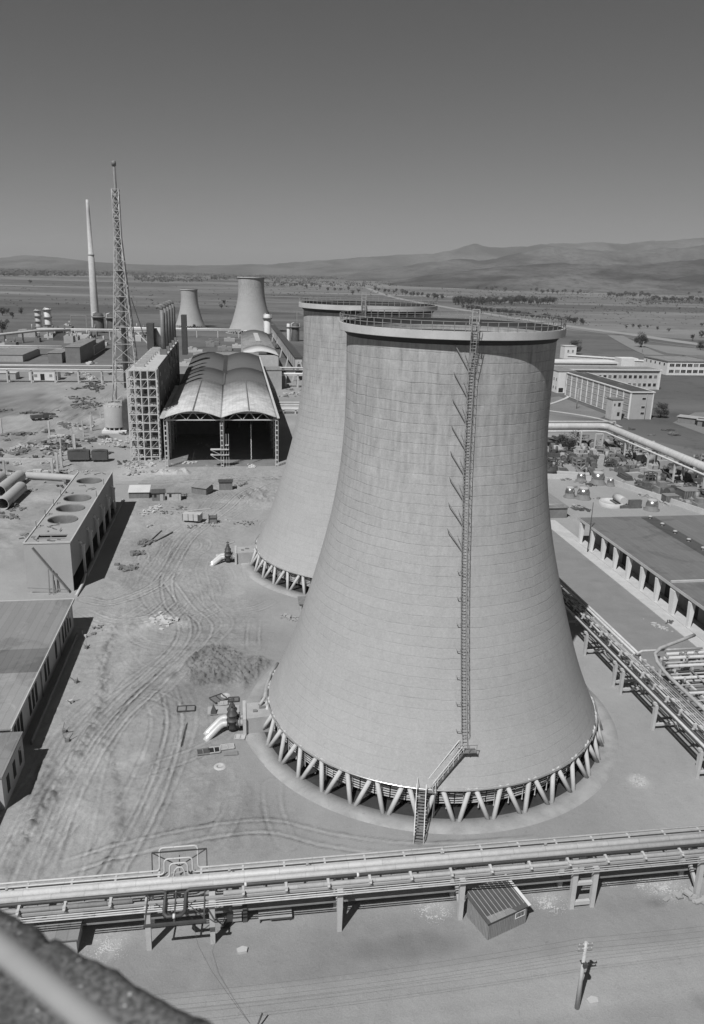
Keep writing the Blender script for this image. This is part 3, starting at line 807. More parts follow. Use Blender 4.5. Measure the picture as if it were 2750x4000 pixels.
def tower_ladder(t, a_top, a_bot, zb, zt, light=False):
    """caged ladder that follows the shell, with raking brackets"""
    def ang(z):
        k = (z - zb) / (zt - zb)
        if k < 0.52: return a_bot + (a_bot * 0 + R(-0.35)) * k
        return a_bot + R(-0.18) + (a_top - a_bot + R(0.18)) * ((k - 0.52) / 0.48)
    def off(z): return shell_r(min(z, 48.5)) + 0.35 if z < 47 else max(shell_r(47) + 0.35, 0) + (z - 47) / (zt - 47) * (13.35 - shell_r(47) - 0.35)
    lad = MB(); cage = MB(); br = MB()
    n = int((zt - zb) / 0.33)
    L = []; Rr_ = []
    for i in range(n + 1):
        z = zb + (zt - zb) * i / n
        a = ang(z); r = off(z); c = Vector(pol(r, a, z)); tdir = Vector((-math.sin(a), math.cos(a), 0))
        L.append(c - tdir * 0.27); Rr_.append(c + tdir * 0.27)
        lad.bar(L[-1], Rr_[-1], 0.045)
    lad.tube(L, 0.04, 5); lad.tube(Rr_, 0.04, 5)
    lo = lad.build('ladder', M['steel_lad'], t)
    for i in range(6, n + 1, 3):
        z = zb + (zt - zb) * i / n
        a = ang(z); r = off(z); o_ = Vector((math.cos(a), math.sin(a), 0)); td = Vector((-math.sin(a), math.cos(a), 0)); c = Vector(pol(r, a, z))
        pts = [c - td * 0.34, c - td * 0.42 + o_ * 0.35, c - td * 0.2 + o_ * 0.68, c + td * 0.2 + o_ * 0.68, c + td * 0.42 + o_ * 0.35, c + td * 0.34]
        cage.tube(pts, 0.022, 4)
    for s_, q_ in ((-0.42, 0.35), (-0.2, 0.68), (0.2, 0.68), (0.42, 0.35)):
        pts = []
        for i in range(6, n + 1):
            z = zb + (zt - zb) * i / n
            a = ang(z); r = off(z)
            pts.append(Vector(pol(r, a, z)) + Vector((-math.sin(a), math.cos(a), 0)) * s_ + Vector((math.cos(a), math.sin(a), 0)) * q_)
        cage.tube(pts, 0.02, 4)
    cage.build('safety_cage', M['steel_mid'], lo)
    z = zb + 2.0; i = 0
    while z < zt - 3:
        a = ang(z); r0 = shell_r(z) - 0.05; 
        for s_ in (-0.34, 0.34):
            p0 = Vector(pol(r0, a, z)) + Vector((-math.sin(a), math.cos(a), 0)) * s_
            br.bar(p0, p0 + Vector((math.cos(a), math.sin(a), 0)) * 0.45, 0.06)
        if z > 27:      # long raking struts out to the left, left from the lift scaffold
            p0 = Vector(pol(r0, a - R(8.2), z + 1.9)); 
            o_ = Vector((math.cos(a - R(8.2)), math.sin(a - R(8.2)), 0))
            p1 = Vector(pol(shell_r(z) + 0.35, a - R(0.9), z - 0.6))
            br.bar(p0 + o_ * 0.35, p1, 0.085)
            p2 = Vector(pol(shell_r(z) + 0.25, a - R(3.6), z + 1.2)); br.bar(p2, Vector(pol(shell_r(z) + 0.35, a - R(0.9), z - 0.2)), 0.05)
            br.bar(p0, p0 + o_ * 0.4, 0.07)
        else:
            p0 = Vector(pol(r0, a - R(2.6), z)); o_ = Vector((math.cos(a - R(2.6)), math.sin(a - R(2.6)), 0))
            br.bar(p0, p0 + o_ * 0.5, 0.07); 
            br.bar(p0 + o_ * 0.45, Vector(pol(shell_r(z) + 0.45, a - R(0.8), z - 0.1)), 0.05)
        z += 2.75; i += 1
    br.build('ladder_bracket', M['steel_mid'], lo)
    # gate frame on the rim
    g = MB(); a = ang(zt); td = Vector((-math.sin(a), math.cos(a), 0)); 
    for s_ in (-0.36, 0.36):
        p0 = Vector(pol(13.3, a, 50.0)) + td * s_; g.bar(p0, p0 + Vector((0, 0, 3.0)), 0.09)
        p1 = Vector(pol(12.2, a, 50.8)) + td * s_; g.bar(p1, p1 + Vector((0, 0, 1.5)), 0.07)
        for hz in (1.5, 2.2): g.bar(p0 + Vector((0, 0, hz)), p1 + Vector((0, 0, hz - 0.8)), 0.06)
    for hz in (1.7, 2.3, 3.0):
        p0 = Vector(pol(13.3, a, 50.0 + hz)); g.bar(p0 - td * 0.36, p0 + td * 0.36, 0.08)
    g.build('gate_frame', M['steel_lad'], lo)
M['steel_lad'] = simple('ladder_steel', 0.34, 0.55, 0.3, 2.0)
tower_ladder(T1, R(-90 + 3.8), R(-90 + 5.6), 7.0, 51.8)
tower_ladder(T2, R(-90 - 4), R(-90 - 3), 7.0, 51.8)

def flight(t, a, b, width, side, name='staircase', rail=True, nst=None, both=True):
    """straight stair flight from a to b; side = unit vector across"""
    a = Vector(a); b = Vector(b); side = Vector(side).normalized() * (width / 2)
    st = MB(); hr = MB()
    n = nst or max(4, int((b.z - a.z) / 0.19))
    d = (b - a)
    hd = Vector((d.x, d.y, 0)).normalized()
    for k in range(n + 1):
        p = a + d * (k / n)
        st.add([p - side - hd * 0.14, p + side - hd * 0.14, p + side + hd * 0.14, p - side + hd * 0.14,
                p - side - hd * 0.14 - Vector((0, 0, .045)), p + side - hd * 0.14 - Vector((0, 0, .045)), p + side + hd * 0.14 - Vector((0, 0, .045)), p - side + hd * 0.14 - Vector((0, 0, .045))],
               [(0, 1, 2, 3), (7, 6, 5, 4), (0, 4, 5, 1), (1, 5, 6, 2), (2, 6, 7, 3), (3, 7, 4, 0)])
    for s_ in (-1, 1):
        st.bar(a + side * s_ - Vector((0, 0, .1)), b + side * s_ - Vector((0, 0, .1)), 0.06, 0.22)
    o = st.build(name, M['steel_stair'], t)
    for s_ in (-1, 1):
        hr.bar(a + side * s_ * 1.06 + Vector((0, 0, 0.95)), b + side * s_ * 1.06 + Vector((0, 0, 0.95)), 0.07)
        hr.bar(a + side * s_ * 1.06 + Vector((0, 0, 0.5)), b + side * s_ * 1.06 + Vector((0, 0, 0.5)), 0.035)
        for k in range(0, n + 1, 4):
            p = a + d * (k / n) + side * s_ * 1.06
            hr.bar(p - Vector((0, 0, .1)), p + Vector((0, 0, 0.95)), 0.05)
    hr.build('handrail', M['rail_white'], o)
    return o
M['rail_white'] = simple('handrail_paint', 0.62, 0.5, 0.12, 2.0)
M['steel_stair'] = simple('stair_steel', 0.17, 0.6, 0.35, 2.0)
# lower flight, landing, upper flight, top landing (tower axes = world axes)
aA, aB = R(-97.0), R(-97.2)
p0 = pol(26.3, R(-97.0), 0.0); p1 = pol(21.95, R(-97.2), 3.1)
flight(T1, p0, p1, 0.95, (math.cos(R(-7)), math.sin(R(-7)), 0), nst=16)
ld = MB()
f0 = [pol(22.0, R(-98.4), 3.1), pol(22.0, R(-93.3), 3.1), pol(20.95, R(-93.3), 3.1), pol(20.95, R(-98.4), 3.1)]
ld.add(f0 + [(x, y, z - 0.08) for x, y, z in f0], [(0, 1, 2, 3), (7, 6, 5, 4), (0, 4, 5, 1), (1, 5, 6, 2), (2, 6, 7, 3), (3, 7, 4, 0)])
for p in (f0[1], f0[2]):
    ld.bar((p[0], p[1], 0.1), p, 0.09)
ld.bar(f0[1], pol(22.3, R(-93.8), 0.1), 0.1)
lo = ld.build('landing', M['steel_stair'], T1)
g = MB()
for p in (f0[1], f0[3]):
    g.bar(p, (p[0], p[1], p[2] + 1.0), 0.06)
g.bar((f0[1][0], f0[1][1], 4.1), (f0[2][0], f0[2][1], 4.1), 0.05)
g.bar((f0[3][0], f0[3][1], 4.1), (f0[0][0], f0[0][1], 4.1), 0.05)
g.build('handrail', M['rail_white'], lo)
q0 = Vector(pol(21.35, R(-94.6), 3.15)); q1 = Vector(pol(19.95, R(-85.6), 7.1))
flight(T1, q0, q1, 0.9, ((q1 - q0).cross(Vector((0, 0, 1)))).normalized(), nst=24)
ld = MB()
f0 = [pol(20.5, R(-86.4), 7.1), pol(20.5, R(-81.0), 7.1), pol(19.5, R(-81.0), 7.1), pol(19.5, R(-86.4), 7.1)]
ld.add(f0 + [(x, y, z - 0.08) for x, y, z in f0], [(0, 1, 2, 3), (7, 6, 5, 4), (0, 4, 5, 1), (1, 5, 6, 2), (2, 6, 7, 3), (3, 7, 4, 0)])
for aa in (-86.2, -83.5, -81.2):
    ld.bar(pol(20.4, R(aa), 7.0), pol(19.3, R(aa), 5.9), 0.08); ld.bar(pol(20.5, R(aa), 7.0), pol(19.2, R(aa), 7.0), 0.08)
    ld.bar(pol(20.5, R(aa), 7.0), pol(20.5, R(aa), 8.0), 0.05)
ld.bar(pol(20.5, R(-86.4), 8.0), pol(20.5, R(-81), 8.0), 0.05)
ld.build('landing', M['steel_stair'], T1)

# ------------------------------------------------------------------ inlet chambers, silver pipes, valves
def inlet(u0, v0, label_h, label_v, label_p, big):
    h = thing('inlet_chamber', label_h, 'concrete chamber', S(u0, v0), TH)
    mb = MB()
    mb.add([(0.3, -1.6, 0), (4.0, -1.2, 0), (4.0, 2.2, 0), (0.3, 2.2, 0), (0.3, -1.6, 2.3), (4.0, -1.2, 2.3), (4.0, 2.2, 2.3), (0.3, 2.2, 2.3)],
           [(0, 3, 2, 1), (4, 5, 6, 7), (0, 1, 5, 4), (1, 2, 6, 5), (2, 3, 7, 6), (3, 0, 4, 7)])
    mb.build('wall', M['concrete'], h)
    cp = MB(); cp.box(-0.1, -1.95, 0, 0.297, 2.6, 2.45); cp.build('end_wall', M['concrete_light'], h)
    cv = MB(); cv.box(1.2, -0.2, 2.3, 1.7, 0.2, 2.5); cv.box(2.0, 0.6, 2.3, 2.8, 1.1, 2.42); cv.build('hatch', M['concrete_dark'], h)
    p = thing('silver_pipes', label_p, 'pipes', S(u0, v0), TH)
    for dv in (0.7, -0.55):
        z = 1.15
        pts = [(-0.12, dv, z), (-2.5, dv, z), (-2.75, dv - 0.06, z - 0.04), (-3.0, dv - 0.22, z - 0.14), (-3.25, dv - 0.42, z - 0.28), (-4.4, dv - 1.4, z - 0.95), (-4.8, dv - 1.75, z - 1.3)]
        MB().tube(pts, 0.42, 20, caps=True).build('pipe', M['bright_metal'], p)
        fl = MB(); fl.tube([(-0.5, dv, z), (-0.62, dv, z)], 0.66, 20); fl.build('flange', M['steel_mid'], p)
    vv_ = thing('gate_valve', label_v, 'valve', S(u0 - 1.45, v0), TH)
    bd = MB()
    prof = [(0.02, 0.3), (0.5, 0.3), (0.62, 0.7), (0.62, 1.5), (0.72, 1.55), (0.72, 1.68), (0.58, 1.72), (0.56, 2.3), (0.66, 2.34), (0.66, 2.44), (0.5, 2.5), (0.36, 3.0), (0.16, 3.35), (0.02, 3.36)]
    for dv in (0.7, -0.55):
        x = MB(); x.lathe(prof, 20, cx=0, cy=dv); x.build('body', M['steel_dark'], vv_)
        s_ = MB(); s_.tube([(0, dv, 3.3), (0, dv, 4.1)], 0.06, 6); s_.build('stem', M['steel_dark'], vv_)
        w_ = MB(); w_.tube([(0.3 * math.cos(k * PI / 8), dv + 0.3 * math.sin(k * PI / 8), 3.75) for k in range(16)], 0.045, 5, closed=True)
        w_.bar((-0.3, dv, 3.75), (0.3, dv, 3.75), 0.05); w_.bar((0, dv - 0.3, 3.75), (0, dv + 0.3, 3.75), 0.05)
        w_.build('handwheel', M['steel_dark'], vv_)
        fl = MB()
        for xx in (-0.66, 0.56): fl.tube([(xx, dv, 1.15), (xx + 0.1, dv, 1.15)], 0.68, 18)
        fl.build('flange', M['steel_dark'], vv_)
    return h
inlet(0.3, 89.0, 'pale concrete inlet chamber built against the nearest cooling tower', 'dark bottle-shaped valves on the silver pipes beside the nearest tower', 'pair of shiny silver pipes bending into the soil beside the nearest tower', True)
inlet(-0.6, 150.0, 'concrete inlet chamber against the second cooling tower', 'dark valves on the silver pipes beside the second tower', 'pair of shiny silver pipes beside the second, half hidden tower', True)
# outer concrete margin beside the chamber
mb = MB(); mb.prism([(S(a, b_).x, S(a, b_).y) for a, b_ in ((0.2, 94.5), (3.2, 101.5), (2.2, 96), (1.2, 91.5), (0.25, 87), (1.2, 84), (2.6, 80.6), (4.2, 82), (2.5, 86))], -0.2, 0.07)
struct('concrete_margin', mb, M['apron'])

# bent riser pipe on the shell's left flank
rp = thing('riser_pipe', 'curved riser pipe running up the left flank of the nearest tower from the inlet chamber', 'pipe', (10.94, 93.53, 0), 0)
pts = [pol(22.6, R(-170), 2.4), pol(21.9, R(-172), 3.0), pol(21.8, R(-178), 3.1), pol(21.75, R(-188), 3.2), pol(21.7, R(-196), 3.2)]
MB().tube(pts, 0.22, 10).build('pipe', M['pipe_dull'], rp)
# ------------------------------------------------------------------ pipe rack crossing the foreground (local x = along, y = away)
def post_part(x, y, h, w, d, t, taper=0.8, m='concrete_light', lean=0):
    mb = MB()
    w2 = w * taper
    mb.add([(x - w2 / 2, y - d / 2, 0), (x + w2 / 2, y - d / 2, 0), (x + w2 / 2, y + d / 2, 0), (x - w2 / 2, y + d / 2, 0),
            (x - w / 2 + lean, y - d / 2, h), (x + w / 2 + lean, y - d / 2, h), (x + w / 2 + lean, y + d / 2, h), (x - w / 2 + lean, y + d / 2, h)],
           [(0, 3, 2, 1), (4, 5, 6, 7), (0, 1, 5, 4), (1, 2, 6, 5), (2, 3, 7, 6), (3, 0, 4, 7)])
    return mb.build('post', M[m], t)
RA = thing('pipe_rack', 'long pipe rack on concrete posts crossing in front of the nearest cooling tower', 'pipe rack', S(0, 55.3), TH)
X0, X1 = -42.0, 66.0
for x in (-24.5, -19.4, -8.2, -2.8, 8.3, 19.4, 30.1, 32.1, 42.7, 53.8):
    post_part(x, 0.15, 4.0, 0.5, 0.42, RA)
    post_part(x, 2.9, 4.0, 0.5, 0.42, RA)
    b_ = MB(); b_.box(x - 0.26, -0.1, 4.002, x + 0.26, 4.1, 4.36); b_.build('cross_beam', M['concrete_light'], RA)
    if x in (30.1,):
        MB().box(30.36, 0.0, 0.35, 31.84, 0.3, 0.75).build('cross_beam', M['concrete_light'], RA); MB().box(30.36, 0.0, 2.6, 31.84, 0.3, 2.9).build('cross_beam', M['concrete_light'], RA)
    if x in (19.4, 42.7, 8.3):
        s_ = MB(); s_.bar((x, 0.3, 0.9), (x, 2.8, 3.2), 0.3); s_.build('brace', M['concrete'], RA)
for y in (0.45, 3.7):
    b_ = MB(); b_.box(X0, y - 0.14, 4.362, X1, y + 0.14, 4.6); b_.build('long_beam', M['concrete'], RA)
def rackpipe(y, z, r, m, x0=X0, x1=X1, name='pipe', n=12):
    return MB().tube([(x0, y, z), (x1, y, z)], r, n).build(name, M[m], RA)
rackpipe(2.3, 4.98, 0.31, 'pipe_jacket', n=20); rackpipe(1.68, 4.9, 0.27, 'pipe_jacket2' if 'pipe_jacket2' in M else 'pipe_dull', n=20)
rackpipe(0.55, 4.78, 0.2, 'pipe_dull', n=14, x0=-1.8); rackpipe(0.55, 4.78, 0.2, 'pipe_dull', n=14, x1=-9.4)
for i, (y, z, r) in enumerate(((0.05, 4.45, 0.05), (-0.18, 4.42, 0.06), (-0.4, 4.4, 0.06))):
    rackpipe(y, z, r, 'pipe_jacket', n=8)
# dark pipe with drop loop
MB().tube([(X0, 1.12, 4.98), (-7.0, 1.12, 4.98), (-6.72, 1.05, 4.97), (-6.7, 1.0, 4.8), (-6.7, -0.95, 4.6), (-6.4, -1.3, 4.58), (-5.3, -1.3, 4.58), (-5.0, -0.95, 4.6), (-5.0, 0.95, 4.8), (-4.7, 1.12, 4.98), (X1, 1.12, 4.98)], 0.15, 10).build('pipe', M['steel_dark'], RA)
# expansion loops, the outermost the tallest
def loop(y, r, xl, xr, h, lean, rad=0.32):
    pts = [(X0, y, 4.72)]
    def arc(cx, cz, a0, a1, n=5):
        for k in range(n + 1):
            a = R(a0 + (a1 - a0) * k / n); x = cx + rad * math.cos(a); z = cz + rad * math.sin(a)
            pts.append((x, y + (z - 4.72) * lean, z))
    arc(xl - rad, 4.72 + rad, -90, 0); arc(xl + rad, 4.72 + h - rad, 180, 90)
    arc(xr - rad, 4.72 + h - rad, 90, 0); arc(xr + rad, 4.72 + rad, 180, 270)
    pts.append((X1, y, 4.72))
    return MB().tube(pts, r, 9).build('pipe', M['pipe_jacket'], RA)
loop(3.95, 0.09, -7.45, -4.1, 1.95, 0.28)
loop(3.45, 0.08, -7.0, -4.55, 1.3, 0.28); loop(3.05, 0.08, -6.5, -4.95, 1.15, 0.28)
MB().tube([(X0, 2.76, 4.72), (-6.5, 2.76, 4.72), (-6.15, 2.8, 5.0), (-6.05, 2.95, 5.5), (-5.8, 3.0, 5.75), (-5.45, 3.0, 5.75), (-5.25, 2.95, 5.5), (-5.2, 2.8, 5.0), (-4.9, 2.76, 4.74), (-4.4, 2.74, 4.72), (-4.0, 2.74, 4.5), (-3.6, 2.74, 4.4)], 0.07, 8).build('pipe', M['pipe_jacket'], RA)
fr = MB()
for x in (-8.1, -3.3): fr.bar((x, 3.9, 4.3), (x, 4.35, 6.35), 0.09)
fr.bar((-8.1, 4.35, 6.35), (-3.3, 4.35, 6.35), 0.1)
fr.bar((-8.1, 4.35, 6.35), (-5.7, 4.0, 5.0), 0.07); fr.bar((-3.3, 4.35, 6.35), (-5.7, 4.0, 5.0), 0.07); fr.bar((-5.7, 4.2, 6.0), (-5.7, 3.8, 4.3), 0.08)
fr.build('loop_frame', M['steel_dark'], RA)
fr = MB()
for x in (-8.2, -5.85, -3.4):
    fr.bar((x, 1.2, 4.7), (x, -1.7, 4.2), 0.12)
fr.bar((-8.3, -1.7, 4.2), (-3.2, -1.7, 4.2), 0.2); fr.bar((-8.2, 1.2, 4.65), (-3.4, 1.2, 4.65), 0.1)
fr.bar((-8.2, 1.0, 4.6), (-5.85, -1.2, 4.3), 0.07); fr.bar((-3.4, 1.0, 4.6), (-5.85, -1.2, 4.3), 0.07); fr.bar((-5.85, 1.0, 4.6), (-3.4, -1.4, 4.3), 0.07)
fr.build('loop_frame', M['steel_dark'], RA)
w_ = MB(); w_.tube([(-5.95, -1.3, 4.58), (-5.75, -1.3, 4.58)], 0.2, 10); w_.tube([(9.9, 1.12, 4.98), (10.1, 1.12, 4.98)], 0.2, 10); w_.tube([(0.0, 1.12, 4.98), (0.2, 1.12, 4.98)], 0.2, 10); w_.build('collar', M['render_white'], RA)
# saddles for the loose pipe
x = -29.7
k = 0
while x < 64:
    if not (-9 < x < -3):
        s_ = MB(); s_.box(x - 0.13, 0.2, 4.61, x + 0.13, 0.98, 4.76); s_.box(x - 0.13, 0.16, 4.76, x + 0.13, 0.3, 5.1); s_.box(x - 0.13, 0.8, 4.76, x + 0.13, 0.92, 5.05)
        s_.bar((x, 0.9, 5.06), (x, 0.0, 4.9), 0.2, 0.06)
        s_.build('saddle', M['concrete_light'], RA)
    s_ = MB(); s_.box(x - 0.09, 2.7, 4.602, x + 0.09, 4.15, 4.66); s_.build('hanger', M['steel_light'], RA)
    x += 3.7; k += 1
lg = MB(); 
for x in np.arange(X0, X1, 1.9): lg.box(float(x) - 0.05, 1.4, 4.4, float(x) + 0.05, 3.1, 4.52)
lg.build('pipe_shoes', M['steel_mid'], RA)
for x in (-1.3, 5.6, 18.0, 28.0, -20.0): MB().tube([(x, 2.55, 5.25), (x + 0.02, 2.5, 5.5)], 0.13, 8).build('vent_stub', M['pipe_dull'], RA)
# cable ducts hung lower on the camera side, and pipes on sleepers underneath
dk = MB(); dk.box(X0, 2.2, 1.1, X1, 3.2, 1.28); dk.build('cable_tray', M['steel_mid'], RA)
for y in (3.5, 4.0): MB().tube([(X0, y, 0.35), (X1, y, 0.35)], 0.16, 8).build('pipe', M['pipe_dull'], RA)
# ------------------------------------------------------------------ second rack along the right side, local x = along (towards -v), y = away to the right
RB = thing('pipe_rack', 'pipe rack on concrete posts running away to the right of the cooling towers', 'pipe rack', S(53.2, 60), TH + PI / 2)
# local x = +v from v=60, local y = -u : use negative y for right
Y0, Y1 = -5.0, 75.0
for y_ in (2.0, 12.7, 23.0, 32.1, 34.3, 44.0, 54.5, 66.0, 74.0):
    for xx in (0.0, -3.4):
        mb = MB(); mb.add([(y_ - 0.2, xx - 0.18, 0), (y_ + 0.2, xx - 0.18, 0), (y_ + 0.2, xx + 0.18, 0), (y_ - 0.2, xx + 0.18, 0), (y_ - 0.32, xx - 0.2, 3.7), (y_ + 0.32, xx - 0.2, 3.7), (y_ + 0.32, xx + 0.2, 3.7), (y_ - 0.32, xx + 0.2, 3.7)],
               [(0, 3, 2, 1), (4, 5, 6, 7), (0, 1, 5, 4), (1, 2, 6, 5), (2, 3, 7, 6), (3, 0, 4, 7)]).build('post', M['concrete_light'], RB)
    MB().box(y_ - 0.2, -4.6, 3.702, y_ + 0.2, 0.4, 4.02).build('cross_beam', M['concrete_light'], RB); MB().box(y_ - 0.14, -3.2, 0.6, y_ + 0.14, -0.2, 0.9).build('cross_beam', M['concrete_light'], RB)
for y in (-0.2, -3.9):
    b_ = MB(); b_.box(Y0, y - 0.12, 4.022, Y1, y + 0.12, 4.24); b_.build('long_beam', M['concrete'], RB)
def rb(y, z, r, m, x0=Y0, x1=Y1, n=10): return MB().tube([(x0, y, z), (x1, y, z)], r, n).build('pipe', M[m], RB)
rb(0.12, 4.62, 0.17, 'pipe_jacket'); rb(-0.55, 4.4, 0.12, 'steel_dark')
for a_ in range(0, 12):
    rb(-1.15, 4.75, 0.13, 'pipe_jacket', -3 + a_ * 6.4, 1.0 + a_ * 6.4, 8)
rb(-1.15, 4.4, 0.08, 'steel_dark'); rb(-1.6, 4.5, 0.1, 'steel_dark'); rb(-2.0, 4.42, 0.06, 'pipe_jacket'); rb(-2.3, 4.42, 0.06, 'pipe_dull')
rb(-2.65, 4.42, 0.06, 'pipe_jacket'); rb(-3.2, 4.6, 0.19, 'pipe_jacket', 35, Y1, 14); rb(-3.75, 4.62, 0.19, 'pipe_jacket', 35, Y1, 14)
rb(-3.0, 4.42, 0.07, 'pipe_dull', Y0, 35)
rb(-3.3, 4.5, 0.1, 'pipe_jacket', Y0, 30); rb(-3.65, 4.5, 0.1, 'pipe_dull', Y0, 28)
x = -3.0
while x < Y1:
    s_ = MB(); s_.box(x - 0.1, -3.9, 4.25, x + 0.1, -0.1, 4.34); s_.box(x - 0.1, -1.35, 4.34, x + 0.1, -0.95, 5.05); s_.box(x - 0.3, -2.2, 4.36, x + 0.3, -1.75, 4.62); s_.build('saddle', M['steel_light'], RB); x += 3.2
for y, z, r in ((-0.9, 3.35, 0.12), (-1.7, 3.3, 0.1), (-2.6, 3.3, 0.14)):
    rb(y, z, r, 'pipe_dull')
# kerb-like pipes on the yard edge
for k_, yy in enumerate((-4.9, -5.2, -5.5, -5.8, -6.1)):
    rb(yy, 1.0 + 0.02 * k_, 0.09, ('pipe_dull', 'steel_mid', 'pipe_dull', 'steel_mid', 'pipe_dull')[k_], 36.5, 88)
hb = MB()
for x in np.arange(38, 88, 4.0): hb.box(float(x) - 0.1, -6.4, 0, float(x) + 0.1, -4.7, 0.9)
hb.build('sleeper', M['concrete'], RB)
MB().tube([(34.8, -3.2, 4.6), (34.3, -3.2, 5.0), (34.2, -3.3, 5.3), (34.2, -3.7, 5.5), (34.2, -13.0, 5.5)], 0.17, 10).build('pipe', M['pipe_jacket'], RB)
MB().tube([(34.8, -3.75, 4.6), (34.4, -3.75, 4.2), (34.3, -3.75, 1.2)], 0.17, 10).build('pipe', M['pipe_jacket'], RB)
MB().tube([(Y0, -4.35, 4.85), (27.5, -4.35, 4.85), (29.0, -4.35, 4.95), (31.0, -4.3, 5.4), (32.4, -4.6, 5.9), (33.6, -6.0, 6.1), (36.4, -11.8, 6.1), (37.4, -13.6, 6.0)], 0.25, 14).build('pipe', M['pipe_dull'], RB)

# ------------------------------------------------------------------ branch of pipes turning off to the right
RC = thing('pipe_bridge', 'tangle of parallel pipes branching off to the right edge from the side rack', 'pipe rack', S(57.5, 82), TH)
for i, (y, z, r, m_, xa, xb) in enumerate(((1.8, 4.6, 0.2, 'pipe_jacket', 0.3, 30), (2.6, 4.4, 0.1, 'steel_dark', 0.5, 30), (5.6, 4.7, 0.22, 'pipe_jacket', 0, 30), (6.3, 4.4, 0.09, 'pipe_dull', 1, 30), (7.0, 4.5, 0.12, 'pipe_dull', 1, 30), (8.0, 4.3, 0.08, 'steel_dark', 1, 30),
                           (8.8, 4.75, 0.24, 'pipe_jacket', 1.5, 30), (9.6, 4.4, 0.1, 'steel_mid', 2, 30), (10.2, 4.5, 0.14, 'pipe_dull', 2, 30), (11.2, 4.7, 0.26, 'pipe_jacket', 2.2, 30), (12.3, 4.75, 0.28, 'pipe_jacket', 3.2, 30), (-1.5, 4.6, 0.2, 'pipe_jacket', 0, 30), (-4.8, 4.6, 0.22, 'pipe_jacket', 0, 30), (-2.4, 4.3, 0.1, 'steel_mid', 0.5, 30),
                           (3.6, 3.2, 0.12, 'steel_mid', 0.5, 30), (7.4, 3.1, 0.15, 'pipe_dull', 1, 30), (4.4, 4.3, 0.08, 'pipe_dull', 1, 30), (0.4, 4.3, 0.1, 'pipe_dull', 0.4, 30))):
    MB().tube([(xa, y, z), (xb, y, z)], r, 12).build('pipe', M[m_], RC)
for x in (2.5, 7.5, 13.0, 19, 25):
    for y in (-4.8, 0.5, 6.0, 12.0):
        mb = MB(); mb.box(x - 0.17, y - 0.17, 0, x + 0.17, y + 0.17, 4.0); mb.build('post', M['concrete_light'], RC)
    mb = MB(); mb.box(x - 0.15, -5.4, 4.002, x + 0.15, 12.9, 4.2); mb.build('cross_beam', M['steel_light'], RC)
rr = random.Random(5)
for k in range(46):
    vb = MB()
    x = rr.uniform(1.5, 22); y = rr.uniform(-4.5, 12.5)
    h = rr.uniform(0.4, 1.1)
    vb.tube([(x, y, 4.3), (x, y, 4.6 + h)], rr.uniform(0.08, 0.2), 8)
    if k % 2: vb.tube([(x + 0.25 * math.cos(q_ * PI / 4), y + 0.25 * math.sin(q_ * PI / 4), 4.6 + h) for q_ in range(8)], 0.04, 4, closed=True)
    if k % 3 == 0: vb.box(x - 0.4, y - 0.3, 3.6, x + 0.5, y + 0.3, 4.3)
    vb.build('valve', M['steel_mid' if k % 2 else 'pipe_dull'], RC)
for k in range(7):
    x = 4 + k * 2.6; y0_ = rr.uniform(-4, 4); MB().tube([(x, y0_, 4.9), (x, y0_ + rr.uniform(3, 7), 4.9)], 0.13, 8).build('pipe', M['pipe_dull'], RC)

# ------------------------------------------------------------------ utility poles and wires
def utility_pole(label, u, v, h, m='concrete_light', cross=True, r0=0.2):
    t = thing('utility_pole', label, 'utility pole', S(u, v), TH)
    MB().tube([(0, 0, 0), (0, 0, h)], [r0, r0 * 0.6], 10).build('pole', M[m], t)
    if cross:
        for z in (h - 0.35, h - 0.8):
            c = MB(); c.bar((-0.6, 0, z), (0.6, 0, z), 0.09); c.build('crossarm', M['steel_mid'], t)
            ins = MB()
            for x in (-0.52, -0.2, 0.2, 0.52): ins.tube([(x, 0, z + 0.04), (x, 0, z + 0.16), (x, 0, z + 0.24)], [0.02, 0.045, 0.03], 7)
            ins.build('insulators', M['concrete_light'], t)
        lb = MB(); lb.box(-0.1, -0.36, h * 0.66, 0.2, -0.12, h * 0.66 + 0.4); lb.box(-0.22, -0.14, h * 0.7, 0.22, 0.2, h * 0.7 + 0.05); lb.build('lamp_box', M['steel_dark'], t)
    return t
utility_pole('grey utility pole with insulators standing by the dirt road at lower right', 26.3, 45.4, 6.65)
utility_pole('thin dark mast standing in front of the white-columned hall', 74.3, 149.5, 11.2, 'steel_dark', False, 0.12)
P0 = S(26.3, 45.4)
ow = thing('overhead_wires', 'thin overhead wires strung across the dirt road from the utility pole', 'wires', P0, TH)
for z, y in ((6.3, -0.5), (6.3, 0.5), (5.85, -0.45), (5.85, 0.45)):
    pts = []
    for k in range(25):
        s_ = k / 24; x = -44 * s_; pts.append((x, y - 0.6 * s_, z + 0.25 - 3.6 * s_ * (1 - s_)))
    MB().tube(pts, 0.009, 4).build('wire', M['steel_dark'], ow)
    pts = []
    for k in range(25):
        s_ = k / 24; x = 40 * s_; pts.append((x, y + 2.0 * s_, z + 0.25 - 3.2 * s_ * (1 - s_)))
    MB().tube(pts, 0.009, 4).build('wire', M['steel_dark'], ow)
utility_pole('utility pole beyond the right edge of the dirt road', 66.3, 47.4, 6.65)
hw = thing('stay_cable', 'thin dark cable hanging from the near pipe rack down to the dirt road', 'cable', S(-4.4, 54), TH)
MB().tube([(0, 0, 4.3), (0.5, -1.0, 2.3), (1.6, -2.6, 1.2), (3.2, -4.8, 0.5), (4.6, -6.8, 0.1)], 0.012, 4).build('cable', M['steel_dark'], hw)
lp = thing('timber_pole', 'short dark timber pole leaning at the edge of the dirt road', 'pole', S(0.5, 46.3), TH)
